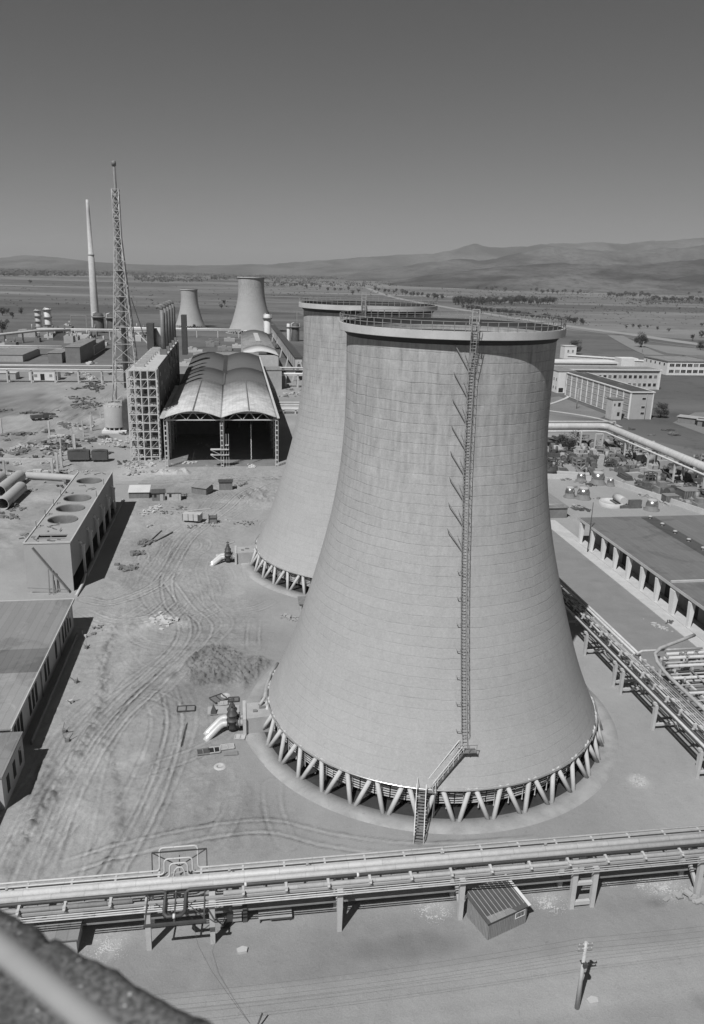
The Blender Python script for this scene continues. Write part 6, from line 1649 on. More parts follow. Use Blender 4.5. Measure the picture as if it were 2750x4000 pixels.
for lab, u, v in (('pale ring-shaped manhole on the soil below the hatch row', -2.6, 81.0), ('pale ring-shaped manhole behind the dark panels', -2.1, 97.2)):
    t = MB(); t.lathe([(0.3, 0.0), (0.3, 0.12), (0.62, 0.14), (0.75, 0.0)], 24); t.lathe([(0.01, 0.03), (0.3, 0.03)], 24)
    tag(t.build('manhole_ring', M['lime'], None, S(u, v, max(0, ground_z(u, v))), 0), lab, 'manhole')
# small generator and cart below the rack
t = thing('site_generator', 'dark generator with rods standing in the rack shade at lower left', 'machine', S(-1.6, 57.2), TH)
mb = MB(); mb.box(0, 0, 0.3, 1.3, 0.8, 1.1); mb.tube([(0.3, 0.4, 1.1), (0.3, 0.4, 1.5)], 0.12, 8); mb.build('housing', M['concrete'], t); mb = MB()
for k in range(8): mb.bar((-0.6 + 0.1 * k, -0.4, 0.1), (-0.1 + 0.2 * k, 0.7, 0.5 + 0.1 * (k % 3)), 0.06)
mb.box(1.4, 0.1, 0, 1.8, 0.9, 1.5); mb.build('frame', M['steel_dark2'], t)
t = thing('flat_bench', 'long low trestle table lying under the pipe rack, right of the generator', 'bench', S(1.2, 57.0), TH)
mb = MB(); mb.box(0, 0, 0.45, 3.0, 1.3, 0.52); mb.build('top', M['concrete'], t); mb = MB()
for x in (0.1, 2.8):
    for y in (0.05, 1.2): mb.box(x, y, 0, x + 0.1, y + 0.1, 0.45)
mb.box(1.0, -0.06, 0.3, 3.0, -0.002, 0.42); mb.build('frame', M['steel_dark'], t)
for lab, u, v in (('flat pale stone on the bare soil below the rack posts', -0.3, 54.2), ('pale stone beside the foot of the utility pole', 27.8, 45.8)):
    t = MB(); t.prism([(-0.4, -0.25), (0.35, -0.3), (0.5, 0.1), (0.1, 0.35), (-0.45, 0.2)], 0, 0.22); tag(t.build('stone', M['concrete_light'], None, S(u, v), 0.3), lab, 'stone')
# ------------------------------------------------------------------ warehouse with white columns on the right
wh = thing('columned_warehouse', 'long dark-roofed warehouse with a row of white columns facing the yard', 'warehouse', S(75, 70), TH)
WL = 87.0; WD = 15.5; WZ = 5.4
def roofplate(y0, y1, z, m): 
    b_ = MB(); b_.box(-0.25, y0, z, 40, y1, z + 0.25); return b_.build('roof', M[m], wh)
roofplate(-10, 48.4, WZ, 'roof_wh'); roofplate(48.402, WL, WZ - 0.15, 'roof_wh')
b_ = MB(); b_.box(-0.32, -10, WZ - 0.25, -0.252, WL, WZ + 0.3); b_.build('fascia', M['concrete_light'], wh)
b_ = MB(); b_.box(0, 48.1, WZ + 0.252, 40, 48.5, WZ + 0.6); b_.build('roof_kerb', M['concrete_light'], wh)
b_ = MB(); b_.box(14.2, 50, WZ + 0.102, 17.6, WL - 1, WZ + 0.13); b_.build('roof_strip', M['roof_dark'], wh)
for k in range(7):
    p_ = MB(); x = 16; y = 54 + k * 5.2; p_.lathe([(0.28, WZ + 0.13), (0.28, WZ + 0.5), (0.5, WZ + 0.55), (0.4, WZ + 0.75), (0.02, WZ + 0.85)], 10, cx=x, cy=y); p_.build('roof_vent', M['plaster_grey'], wh)
b_ = MB(); b_.box(3.2, -10, 0, 3.5, WL, WZ - 0.1); b_.build('wall', M['concrete_dark'], wh)
b_ = MB(); b_.box(3.5, WL - 0.4, 0, 40, WL - 0.05, WZ - 0.16); b_.build('wall', M['plaster_grey'], wh)
b_ = MB(); b_.box(-0.2, -10, 0.0, 3.2, WL, 0.25); b_.build('walkway', M['concrete_light'], wh)
for k in range(10):
    d_ = MB(); y = 2 + k * 8.4; d_.box(3.14, y, 0.3, 3.198, y + 2.4, 4.2); d_.build('door', M['black'], wh)
k = 0
v = 155.3 - 70
while v > -10:
    w_ = 0.55 if k != 7 else 1.0
    mb = MB(); mb.add([(-0.1, v - w_ * 0.6, 0.25), (0.45, v - w_ * .6, 0.25), (0.45, v + w_ * .6, 0.25), (-0.1, v + w_ * .6, 0.25), (-0.22, v - w_ * 0.8, WZ - 0.7), (0.75, v - w_ * .8, WZ - 0.7), (0.75, v + w_ * .8, WZ - .7), (-0.22, v + w_ * .8, WZ - .7), (0.05, v - w_ * .8, WZ - 0.02), (0.95, v - w_ * .8, WZ - .02), (0.95, v + w_ * .8, WZ - .02), (0.05, v + w_ * .8, WZ - .02)],
           [(0, 3, 2, 1), (0, 1, 5, 4), (1, 2, 6, 5), (2, 3, 7, 6), (3, 0, 4, 7), (4, 5, 9, 8), (5, 6, 10, 9), (6, 7, 11, 10), (7, 4, 8, 11), (8, 9, 10, 11)])
    mb.build('column', M['render_white'], wh)
    v -= 5.45; k += 1
# fenced white frames behind the tower edge
fr = thing('white_frame_stack', 'stack of white lattice frames between the big tower edge and the columned warehouse', 'frames', S(60, 163), TH)
mb = MB()
for k in range(6):
    mb.bar((0, k * 1.2, 1.5 + 0.3 * (k % 2)), (10, k * 1.2, 1.5 + 0.3 * (k % 2)), 0.18)
    mb.bar((k * 2.0, 0, 0), (k * 2.0, 0, 2.4), 0.25); mb.bar((k * 2.0, 6, 0), (k * 2.0, 6, 2.4), 0.25); mb.bar((k * 2, 0, 2.3), (k * 2, 6, 2.3), 0.2)
mb.build('frames', M['render_white'], fr)
t = thing('rubble_skip', 'pale open skip with dark scrap by the side rack, next to the tower edge', 'skip', S(59.2, 133), TH)
mb = MB(); mb.prism([(-1.2, -2.2), (1.2, -2.4), (1.4, 2.2), (-1.2, 2.4)], 0.06, 0.5); mb.build('tray', M['concrete_light'], t); mb = MB(); mb.bar((-0.8, -1.5, 0.6), (0.6, 1.6, 1.0), 0.5); mb.bar((0.5, -1.6, 0.6), (-0.4, 0.9, 1.0), 0.4); mb.build('scrap', M['steel_dark2'], t)
rubble_pile('debris_heap', 'spill of bright sand on the yard by the warehouse columns', 'debris', 70.6, 112.5, 60, 1.8, 0.8, 0.1, 0.4, 'lime', hz=0.2)
rubble_pile('debris_heap', 'dark sacks at the foot of a white warehouse column', 'debris', 73.2, 114.0, 14, 0.7, 0.7, 0.3, 0.6, 'rust')
rubble_pile('debris_heap', 'star-shaped splash of white lime on the ground right of the nearest tower', 'debris', 46.0, 72.9, 70, 1.1, 1.0, 0.06, 0.3, 'lime', hz=0.06)

# storage vessels with shiny domes
def dome_vessel(label, u, v, r, h):
    t = thing('domed_vessel', label, 'vessel', S(u, v), TH)
    mb = MB(); mb.lathe([(r * 1.25, 0), (r * 1.25, 0.25), (r, 0.3), (r * 0.95, h * 0.55), (r * 0.8, h * 0.72)], 28); mb.build('base', M['concrete_dark'], t)
    mb = MB(); mb.lathe([(r * 0.98, h * 0.45), (r * 0.96, h * 0.6), (r * 0.82, h * 0.78), (r * 0.72, h * 0.84)], 28); mb.build('dome', M['dome_metal'], t)
    mb = MB(); mb.lathe([(r * 0.72, h * 0.8), (r * 0.78, h * 0.88), (r * 0.78, h), (r * 0.3, h * 1.02), (0.02, h * 1.02)], 28); mb.build('lid', M['plaster_grey'], t)
    return t
dome_vessel('domed metal vessel nearest the warehouse roof, standing alone at right', 105.1, 179.2, 1.6, 2.9)
dome_vessel('largest domed metal vessel of the group behind the warehouse', 102.7, 205.5, 1.9, 3.6)
dome_vessel('small domed vessel right of the largest one behind the warehouse', 105.4, 203.0, 1.0, 2.4)
dome_vessel('domed vessel in front of the group, nearest the warehouse end', 91.6, 190.5, 1.7, 3.2)
dome_vessel('domed vessel at the left front of the group near the tower edge', 88.4, 192.0, 1.3, 3.0)
dome_vessel('dark-topped vessel behind the group of domed vessels', 99.0, 208.5, 1.3, 2.6)
t = thing('tarred_tank', 'flat pale open tank beside the group of domed vessels', 'tank', S(96.5, 184), TH)
mb = MB(); mb.lathe([(3.2, 0), (3.2, 1.1), (3.0, 1.12), (3.0, 0.5), (0.02, 0.5)], 32); mb.build('wall', M['concrete_light'], t)
t = thing('grey_silo', 'short grey horizontal drum on a dark cradle beyond the warehouse roof', 'drum', S(98.5, 181.5), TH)
mb = MB(); mb.tube([(0, 0, 1.8), (0, 4.4, 1.8)], 1.0, 18); mb.build('drum', M['concrete_light'], t); mb = MB(); mb.box(-1.3, -0.6, 0, 1.5, 5, 0.8); mb.box(1.2, -0.8, 0, 4.6, 0, 2.2); mb.build('cradle', M['rust'], t)
t = thing('low_grey_building', 'dark low building with rounded rail beside the big tower edge, behind the yard', 'building', S(66, 172), TH)
body(t, 0, 2, 14, 36, 2.6, 'concrete_dark'); slab(t, 0, 2, 14, 36, 2.6, 'roof_grey'); 
MB().tube([(3, 4, 3.4), (3, 36, 3.4)], 0.12, 6).build('rail', M['concrete_light'], t); MB().tube([(3, 4, 3.4), (4.2, 2.4, 3.4), (13, 2.4, 3.4)], 0.12, 6).build('rail', M['concrete_light'], t)

# ------------------------------------------------------------------ the big elevated main
bp = thing('elevated_main', 'large pale elevated pipeline turning a corner above the scrap yard', 'pipeline', S(126.3, 251), TH)
z = 8.0
MB().tube([(-70, 0, z), (-3.0, 0, z), (-1.4, -0.25, z), (-0.4, -1.2, z), (0, -2.8, z), (0, -110, z)], 1.15, 28).build('pipe', M['pipe_main'], bp)
MB().tube([(-70, 4.2, z + 0.9), (5.0, 4.2, z + 0.9), (5.2, 4.2, z + 0.5), (5.2, 4.2, 3.0)], 0.28, 10).build('pipe', M['pipe_jacket'], bp)
MB().tube([(-70, -1.0, z - 1.5), (-4, -1.0, z - 1.5), (-1.5, -3, z - 1.5), (-1.5, -110, z - 1.5)], 0.3, 10).build('pipe', M['pipe_jacket'], bp)
for (x, y, rot) in ((-32, 0, 0), (-9.5, 0, 0), (-9.5 + 4.5, -5.5, 1), (0, -17, 1), (0, -32, 1), (0, -47, 1), (0, -62, 1), (-52, 0, 0)):
    mb = MB()
    dx, dy = (1.3, 0) if rot else (0, 1.3)
    for s_ in (-1, 1):
        mb.bar((x + dx * s_, y + dy * s_, 0), (x + dx * s_, y + dy * s_, z - 1.7), 0.45)
    mb.bar((x - dx, y - dy, z - 1.55), (x + dx, y + dy, z - 1.55), 0.5, 0.35); mb.bar((x - dx, y - dy, 2.5), (x + dx, y + dy, 2.5), 0.3)
    mb.build('support', M['concrete_light'], bp)

# ------------------------------------------------------------------ scrap yard
protos = []
def sy(name, cat, m, f):
    mb = MB(); f(mb); o = mb.build(name, M[m]); protos.append((o, name, cat)); return o
def f1(mb):
    for k in range(5): mb.box(0, k * 0.35, 0, 4.0 - 0.2 * (k % 2), k * 0.35 + 0.3, 0.3)
    for k in range(4): mb.box(0.2, 0.1 + k * 0.4, 0.302, 3.8, k * 0.4 + 0.42, 0.6)
    mb.box(0.4, 0.2, 0.602, 3.5, 1.3, 0.85)
def f2(mb):
    for z in (0, 1.1, 2.1):
        for a_ in (((0, 0), (2.6, 0)), ((2.6, 0), (2.6, 1.8)), ((2.6, 1.8), (0, 1.8)), ((0, 1.8), (0, 0))): mb.bar((*a_[0], z + .1), (*a_[1], z + .1), 0.22)
    for x in (0, 1.3, 2.6):
        for y in (0, 1.8): mb.box(x - .1, y - .1, 0, x + .1, y + .1, 2.3)
    mb.box(0.3, 0.3, 0.2, 2.3, 1.5, 1.6)
def f3(mb):
    mb.tube([(0, 0, 0.8), (3.2, 0.4, 0.8)], 0.8, 16); mb.tube([(0.3, 1.9, 0.6), (2.9, 2.1, 0.6)], 0.55, 12); mb.box(1.2, -0.5, 1.3, 1.8, 0.6, 1.9)
def f4(mb):
    mb.box(0, 0, 0, 2.8, 2.0, 1.1); mb.box(0.3, 0.3, 1.102, 1.6, 1.7, 2.0); mb.tube([(2.1, 1, 1.1), (2.1, 1, 2.8)], 0.35, 10); mb.bar((0, 0, 2.1), (2.8, 2.2, 1.2), 0.18)
def f5(mb):
    mb.box(-1.6, -1, 0, 1.2, 0.9, 0.7); mb.box(-1.2, -0.7, 0.702, 0.6, 0.5, 1.3); mb.lathe([(0.5, 0.7), (0.55, 1.3), (0.02, 1.5)], 14, cx=0.9); mb.bar((-2.4, 0.4, 0.9), (1.9, 0.9, 1.4), 0.2); mb.bar((-2.0, -0.9, 0.2), (2.2, -1.3, 0.3), 0.3)
def f6(mb):
    r6 = random.Random(2)
    for k in range(16):
        x, y = r6.uniform(0, 4), r6.uniform(0, 2.4); mb.bar((x, y, r6.uniform(0, .4)), (x + r6.uniform(-2, 2), y + r6.uniform(-1, 1), r6.uniform(0.3, 1.3)), r6.uniform(0.1, 0.35))
for nm, ct, fn in (('timber_stack', 'timber stack', f1), ('machine_frame', 'machine frame', f2), ('steel_drum_pair', 'steel drums', f3), ('scrap_machine', 'machine', f4), ('round_machine', 'machine part', f5), ('scrap_bundle', 'scrap', f6)):
    for m_ in ('rust', 'steel_mid', 'concrete', 'steel_dark2'):
        sy(nm, ct, m_, fn)
rr = random.Random(77)
LBL = {'timber_stack': 'stack of boards among the equipment in the scrap yard under the elevated pipeline', 'machine_frame': 'boxy open machine frame in the scrap yard under the elevated pipeline', 'steel_drum_pair': 'two drums lying side by side in the scrap yard',
       'scrap_machine': 'old machine with a stub pipe in the scrap yard', 'round_machine': 'round machine casing in the scrap yard', 'scrap_bundle': 'tangled bundle of beams in the scrap yard'}
used = {}
cells = []
for i in range(17):
    for j in range(22):
        cells.append((84 + i * 4.4 + rr.uniform(-1.4, 1.4), 168 + j * 4.4 + rr.uniform(-1.4, 1.4)))
def inyard(u, v):
    if u < 97 and v < 214: return False
    if u < 121 and v < 176: return False
    if 84 <= u <= 112 and 174 < v < 216 : return False
    if v > 262 - (u - 84) * 0.05: return False
    if u > 140 and v > 236: return False
    if u > 127 and 150 < v < 172: return False
    return True
n_ = 0
for (u, v) in cells:
    if not inyard(u, v) or rr.random() < 0.08: continue
    o, nm, ct = rr.choice(protos)
    if used.get(o.name): c = o.copy(); COL.objects.link(c)
    else: c = o; used[o.name] = True
    sc_ = rr.uniform(0.9, 1.6)
    place(c, S(u, v), rr.choice([0, PI / 2, 0.2, -0.3, 1.2]) + TH, LBL[nm], nm.replace('_', ' ') + 's in the scrap yard', sc_)
    c['category'] = ct; n_ += 1
for o, nm, ct in protos:
    if not used.get(o.name): bpy.data.objects.remove(o)
for k, (lab, u, v, L, D, h, m_) in enumerate((('dark ribbed transformer-like crate block beside the dirt strip in the scrap yard', 118, 186, 5.5, 4.2, 2.8, 'rust'), ('dark box bin at the edge of the scrap yard', 112, 184.5, 3.5, 2.5, 2.0, 'rust'), ('black box trailer under the elevated pipeline at right', 133, 196, 4.0, 2.6, 2.2, 'steel_dark'), ('ribbed crate pile beyond the lone domed vessel', 117, 164, 4.6, 3.2, 2.6, 'rust'))):
    t = thing('crate_block', lab, 'crate', S(u, v), TH); body(t, 0, 0, L, D, h, m_, 'body'); mb = MB()
    for j in range(8): mb.box(L * j / 8, -0.1, 0, L * j / 8 + 0.12, -0.002, h + 0.15)
    mb.box(-0.1, -0.1, h + 0.003, L + .1, D + .1, h + 0.15); mb.build('ribs', M['steel_mid'], t)
yw = thing('yard_wall', 'low pale wall running along the front of the scrap yard', 'wall', S(84, 214), TH)
mb = MB(); mb.bar((0, 0, 0.7), (22, -6, 0.7), 0.4, 1.4); mb.bar((22, -6, 0.7), (34, -44, 0.7), 0.4, 1.4); mb.bar((0, 6, 0.5), (20, 0, 0.5), 1.4, 1.0); mb.build('wall', M['concrete_light'], yw)

# ------------------------------------------------------------------ office buildings on the right
b1 = thing('slab_office_building', 'four-storey slab building with a dark flat roof and gridded long front', 'building', S(164.2, 308.2), TH)
body(b1, 0, 0, 10.2, 66, 11.3, 'plaster_grey'); 
b_ = MB(); b_.box(-0.5, -0.5, 11.302, 10.7, 66.5, 11.7); b_.build('cornice', M['render_white'], b1)
b_ = MB(); b_.box(0.3, 0.3, 11.702, 9.9, 65.7, 11.75); b_.build('roof', M['roof_dark'], b1)
for k in range(12):
    y = 66 * k / 11; p_ = MB(); p_.box(-0.35, min(max(y - 0.15, -0.2), 65.8), 0.3, -0.003, min(y + 0.15, 66.2), 11.3); p_.build('pilaster', M['render_white'], b1)
for z in (0.3, 3.1, 5.9, 8.6):
    p_ = MB(); p_.box(-0.16, 0, z - 0.14, -0.002, 66, z + 0.12); p_.build('string_course', M['concrete_light'], b1)
for f_ in range(4):
    for k in range(11):
        y = 66 * (k + 0.5) / 11; z = 0.9 + 2.78 * f_
        g = MB(); g.box(-0.09, y - 2.3, z, -0.002, y + 2.3, z + 1.55)
        if (f_, k) != (9, 9): g.build('window', M['glass_block'], b1)
for x in (-0.02, 9.9): p_ = MB(); p_.box(x, -0.3, 0, x + 0.35, -0.002, 11.3); p_.build('corner_strip', M['render_white'], b1)
for z in (2.0, 4.6, 8.2):
    g = MB(); g.box(5.2, -0.06, z, 7.0, -0.002, z + 1.1); w_ = g.build('window', M['render_white'], b1); g = MB(); g.box(5.3, -0.09, z + .1, 6.9, -0.062, z + 1.0); g.build('pane', M['glass'], w_)
g = MB(); g.tube([(7.4, -0.15, 0), (7.4, -0.15, 11.3)], 0.1, 6); g.build('downpipe', M['steel_mid'], b1)
for (x, y) in ((5, 20), (6, 44), (4, 56)): p_ = MB(); p_.box(x, y, 11.752, x + 1.6, y + 2.6, 12.1); p_.build('roof_hatch', M['roof_felt'], b1)
b2_ = thing('stair_tower', 'small pale stair tower with dark windows in front of the slab building', 'tower', S(156.0, 307.2), TH)
body(b2_, 0, 0, 4.6, 5.2, 8.4, 'concrete_light'); slab(b2_, 0, 0, 4.6, 5.2, 8.4, 'roof_felt', 0.2, 0.25)
for z in (1.6, 5.6): g = MB(); g.box(2.5, -0.06, z, 3.6, -0.002, z + 1.6); g.build('window', M['glass'], b2_)
g = MB(); g.box(0.8, -0.06, 5.8, 1.3, -0.002, 6.8); g.build('window', M['glass'], b2_)
b3 = thing('long_office_building', 'long pale office building with ribbon windows behind the slab building', 'building', S(166, 397.5), TH)
body(b3, 0, 0, 61, 13, 10.2, 'concrete_light'); b_ = MB(); b_.box(-0.6, -0.9, 10.202, 61.6, 13.5, 10.75); b_.build('cornice', M['render_white'], b3)
b_ = MB(); b_.box(0, -0.3, 10.752, 61, 13, 10.8); b_.build('roof', M['roof_grey'], b3)
b_ = MB(); b_.box(60.4, -0.7, 0, 61.2, -0.003, 10.2); b_.build('end_pier', M['render_white'], b3)
windows(b3, (2, 0, 60, 0), 20, 5.9, 7.7, 1.9, mull=0); windows(b3, (2, 0, 60, 0), 20, 1.6, 3.4, 1.9, mull=0)
e3 = thing('office_end_block', 'pale windowless end block with dark gateway at the left of the long office building', 'building', S(163.5, 383.5), TH)
body(e3, 0, 0, 4.2, 13.6, 11.0, 'render_white'); body(e3, 4.202, 1.5, 9.5, 13.6, 10.6, 'concrete_light'); g = MB(); g.box(0.8, -0.06, 0.4, 3.2, -0.002, 2.6); g.build('gateway', M['black'], e3); slab(e3, 0, 0, 9.5, 13.6, 11.0, 'roof_grey', 0.2)
windows(e3, (0, 13.6, 0, 0), 4, 1.6, 3.2, 1.4, mull=0); windows(e3, (0, 13.6, 0, 0), 4, 6.0, 7.6, 1.4, mull=0)
w3 = thing('office_wing', 'office wing with rows of small windows at the edge of the nearest tower', 'building', S(146, 400), TH)
body(w3, 0, 0, 17, 40, 9.5, 'concrete_light'); slab(w3, 0, 0, 17, 40, 9.5, 'render_white', 0.4, 0.5)
for z in (0.9, 3.9, 6.9): windows(w3, (1, 0, 16, 0), 6, z, z + 1.5, 1.5, mull=0)
b4 = thing('low_office_building', 'low long building with a white fascia behind the long office building', 'building', S(188, 473), TH)
body(b4, 0, 0, 52, 14, 5.6, 'concrete_light'); slab(b4, 0, 0, 52, 14, 5.6, 'render_white', 1.0, 0.6); windows(b4, (2, 0, 50, 0), 14, 1.6, 3.8, 1.9, mull=0)
b5 = thing('gatehouse', 'small white cubic gatehouse beyond the low long building', 'building', S(240, 556), TH)
body(b5, 0, 0, 9, 8, 9.0, 'render_white'); slab(b5, 0, 0, 9, 8, 9.0, 'roof_pale', 0.3); windows(b5, (1, 0, 8, 0), 2, 4.5, 6.5, 1.4)
b6 = thing('linking_corridor', 'low covered corridor linking the offices toward the two-storey building', 'building', S(234, 505), TH)
mb = MB(); mb.bar((0, 30, 2.2), (28, 10, 2.2), 5, 4.4); mb.bar((28.5, 5, 2.2), (56, -15, 2.2), 5, 4.4); mb.build('wall', M['concrete_light'], b6); mb = MB(); mb.bar((0, 30, 4.7), (28, 10, 4.7), 6, 0.5); mb.bar((28.5, 5, 4.7), (56, -15, 4.7), 6, 0.5); mb.build('roof', M['render_white'], b6)
mb = MB(); mb.box(24, -2, 0, 36, 8, 6); mb.box(44, -24, 0, 54, -14, 7); mb.build('stair_block', M['render_white'], b6)
b7 = thing('two_storey_office', 'two-storey office with dark window bands at the right edge', 'building', S(268, 462), TH)
body(b7, 0, 0, 30, 30, 8.5, 'render_white'); slab(b7, 0, 0, 30, 30, 8.5, 'roof_grey', 0.4, 0.5)
windows(b7, (1, 0, 29.5, 0), 7, 1.4, 3.4, 3.2, mull=2); windows(b7, (1, 0, 29.5, 0), 7, 5.2, 7.2, 3.2, mull=2)
windows(b7, (0, 29, 0, 1), 5, 5.6, 7.2, 2.0, mull=0)
b8 = thing('two_storey_wing', 'dark-roofed two-storey wing with small windows at the far right edge', 'building', S(300, 440), TH)
body(b8, 0, 0, 14, 60, 8.6, 'concrete_light'); slab(b8, 0, 0, 14, 60, 8.6, 'roof_felt', 0.4, 0.4)
windows(b8, (0, 58, 0, 2), 14, 1.4, 3.2, 2.0, mull=0); windows(b8, (0, 58, 0, 2), 14, 5.2, 7.0, 2.0, mull=0)
b9 = thing('white_kiosk', 'blank white building at the right edge below the two-storey wing', 'building', S(291, 421), TH)
body(b9, 0, 0, 20, 18, 9.5, 'render_white'); slab(b9, 0, 0, 20, 18, 9.5, 'roof_pale', 0.3)
for lab, u, v, rz, L, D in (('low brick sheds with torn roof right of the slab building', 182, 300, -0.75, 34, 5), ('broken shed with arched opening at the right edge', 176, 262, -0.7, 16, 5), ('small dark shed behind the slab building', 181, 374, 0, 14, 7), ('dark flat store beside the lawn', 186, 292, -0.7, 9, 4)):
    t = thing('low_shed', lab, 'shed', S(u, v), TH + rz); body(t, 0, 0, L, D, 2.6, 'concrete_dark'); slab(t, 0, 0, L, D, 2.6, 'concrete', 0.2, 0.5)
    for k in range(3): g = MB(); g.box(L * (0.2 + 0.25 * k), -0.06, 0, L * (0.2 + 0.25 * k) + 1.8, -0.002, 2.1); g.build('door', M['black'], t)
for u, v, h in ((246, 505, 7), (232, 640, 14), (330, 610, 9), (250, 380, 8), (312, 380, 8), (153, 335, 9)):
    t = utility_pole('slender lamp post by the offices on the right', u, v, h, 'concrete', False, 0.22); t['group'] = 'lamp posts by the offices'; t.name = 'lamp_post'; t['category'] = 'lamp post'
    MB().bar((0, 0, h - 0.1), (1.2, 0, h), 0.15).build('lamp_arm', M['steel_light'], t)

# ------------------------------------------------------------------ pylons beyond the second tower
def pylon(u, v, h, lab):
    t = thing('power_pylon', lab, 'pylon', S(u, v), TH, 'pylons behind the second tower')
    mb = MB(); n = 6
    for i in range(n):
        a = 2.2 * (1 - i / n) + 0.5; c = 2.2 * (1 - (i + 1) / n) + 0.5; za = h * i / n; zb = h * (i + 1) / n
        for sx, sy_ in ((-1, -1), (1, -1), (1, 1), (-1, 1)): mb.bar((sx * a, sy_ * a, za), (sx * c, sy_ * c, zb), 0.35)
        mb.bar((-a, -a, za), (c, -c, zb), 0.2); mb.bar((a, -a, za), (-c, -c, zb), 0.2)
    mb.build('tower', M['steel_light'], t)
    mb = MB()
    for z in (h * 0.7, h * 0.95): mb.bar((-4.5, 0, z), (4.5, 0, z), 0.4)
    mb.build('crossarm', M['steel_light'], t)
for k, (u, v, h) in enumerate(((160, 700, 19), (168, 705, 20), (176, 712, 20), (170, 640, 15), (185, 650, 14), (196, 655, 14), (204, 720, 16))):
    pylon(u, v, h, 'lattice pylon of the switchyard seen just right of the second tower rim')

# ------------------------------------------------------------------ trees
def tree_mesh(seed, h, w, leaves, leaf, squat=1.0):
    r_ = random.Random(seed)
    tr = MB(); tr.tube([(0, 0, 0), (0.02 * h, 0, h * 0.25), (-0.01 * h, 0.01 * h, h * 0.6)], [0.045 * h, 0.033 * h, 0.012 * h], 7)
    for k in range(6):
        a = r_.uniform(0, 2 * PI); z = h * r_.uniform(0.2, 0.5); L = w * r_.uniform(0.25, 0.42)
        tr.tube([(0, 0, z), (math.cos(a) * L * 0.5, math.sin(a) * L * 0.5, z + h * 0.13), (math.cos(a) * L, math.sin(a) * L, z + h * 0.3)], [0.018 * h, 0.012 * h, 0.005 * h], 5)
    cr = MB(); clumps = []
    for k in range(16):
        a = r_.uniform(0, 2 * PI); rr_ = w * 0.5 * math.sqrt(r_.random()) * 0.75; z = h * r_.uniform(0.3, 0.88)
        clumps.append((math.cos(a) * rr_, math.sin(a) * rr_, z, w * r_.uniform(0.13, 0.24)))
    for k in range(leaves):
        cx, cy, cz, cr_ = r_.choice(clumps)
        d = Vector((r_.gauss(0, 1), r_.gauss(0, 1), r_.gauss(0, 0.8))); d.normalize(); d *= cr_ * (r_.random() ** 0.4)
        p = Vector((cx, cy, cz)) + d; s_ = leaf * r_.uniform(0.6, 1.4)
        n = Vector((r_.gauss(0, 1), r_.gauss(0, 1), r_.gauss(0.6, 1))).normalized(); a_ = n.orthogonal().normalized(); b2 = n.cross(a_)
        ang = r_.uniform(0, PI); a2 = a_ * math.cos(ang) + b2 * math.sin(ang); b3_ = n.cross(a2)
        cr.add([p - a2 * s_, p - b3_ * s_ * 0.6, p + a2 * s_, p + b3_ * s_ * 0.6], [(0, 1, 2, 3)])
    return tr.mesh('trunk', M['bark']), cr.mesh('crown', M['leaf'])
TM = [tree_mesh(k, 7.0, w, 900, 0.3) for k, w in ((1, 6.5), (2, 8.0), (3, 5.0))]
TB = [tree_mesh(10, 7.5, 8.5, 4200, 0.17), tree_mesh(11, 6.5, 7.5, 3600, 0.17)]
def tree(u, v, sc_, label, group=None, k=0, big=False, z=0.0, name='broadleaf_tree'):
    t = thing(name, label, 'tree', S(u, v, z), u * 1.7 % 6.28, group); t.scale = (sc_, sc_, sc_ * 0.95)
    trk, crn = (TB if big else TM)[k]
    for nm, me_ in (('trunk', trk), ('crown', crn)):
        o = bpy.data.objects.new(nm, me_); COL.objects.link(o); o.parent = t
    return t
tree(110.5, 247, 0.95, 'dark bushy tree under the elevated pipeline at the back of the scrap yard', big=True)
tree(181, 312, 1.0, 'dark tree against the right end of the slab building', big=True, k=1)
tree(263, 590, 1.7, 'dense dark rounded tree beside the side road behind the gatehouse', big=True, k=1)
tree(355, 660, 1.8, 'broad spreading tree on its own near the highway at right', big=True, k=0)
tree(400, 640, 1.2, 'dark tree at the right edge beyond the highway', big=True, k=1)
rr = random.Random(5)
# isolated bushes and trees in the fields; positions are real ones on the plain
def uvof(vx, vy):
    X = (vx * 2750 / 1596 - 1375) / CAM_F; Y = (vy * 2750 / 1596 - 2000) / CAM_F
    c, s = math.cos(CAM_R), math.sin(CAM_R); a = c * X + s * Y; b_ = -s * X + c * Y
    dy = math.cos(CAM_P) - b_ * math.sin(CAM_P); dz = -math.sin(CAM_P) - b_ * math.cos(CAM_P)
    t = -CAM_H / dz; x, y = a * t, dy * t
    return x * CT + y * ST, -x * ST + y * CT
fld = [(6, 715, 1.6), (15, 712, 1.2), (28, 722, 1.3), (48, 712, 1.3), (5, 755, 2.0), (509, 692, 1.6), (502, 699, 1.2), (68, 643, 2.2), (440, 745, 0.8), (1235, 716, 1.1), (1208, 720, 1.0), (1270, 728, 1.0), (1250, 723, 1.2), (1300, 733, 1.2), (1385, 680, 1.3), (1435, 742, 1.1), (1450, 745, 1.3), (1467, 744, 1.0), (1490, 748, 1.1), (1515, 752, 1.0), (1420, 745, 0.9), (1540, 702, 1.3), (1590, 740, 1.2), (1350, 700, 1.2), (1395, 684, 1.0), (1470, 690, 1.1), (1570, 772, 1.6), (1590, 765, 1.8)]
for k, (vx, vy, s_) in enumerate(fld):
    u, v = uvof(vx, vy); tree(u, v, s_ * (0.6 if k > 8 else 0.85), 'single bush-like tree standing alone on the open plain', 'lone trees on the plain', k % 3)
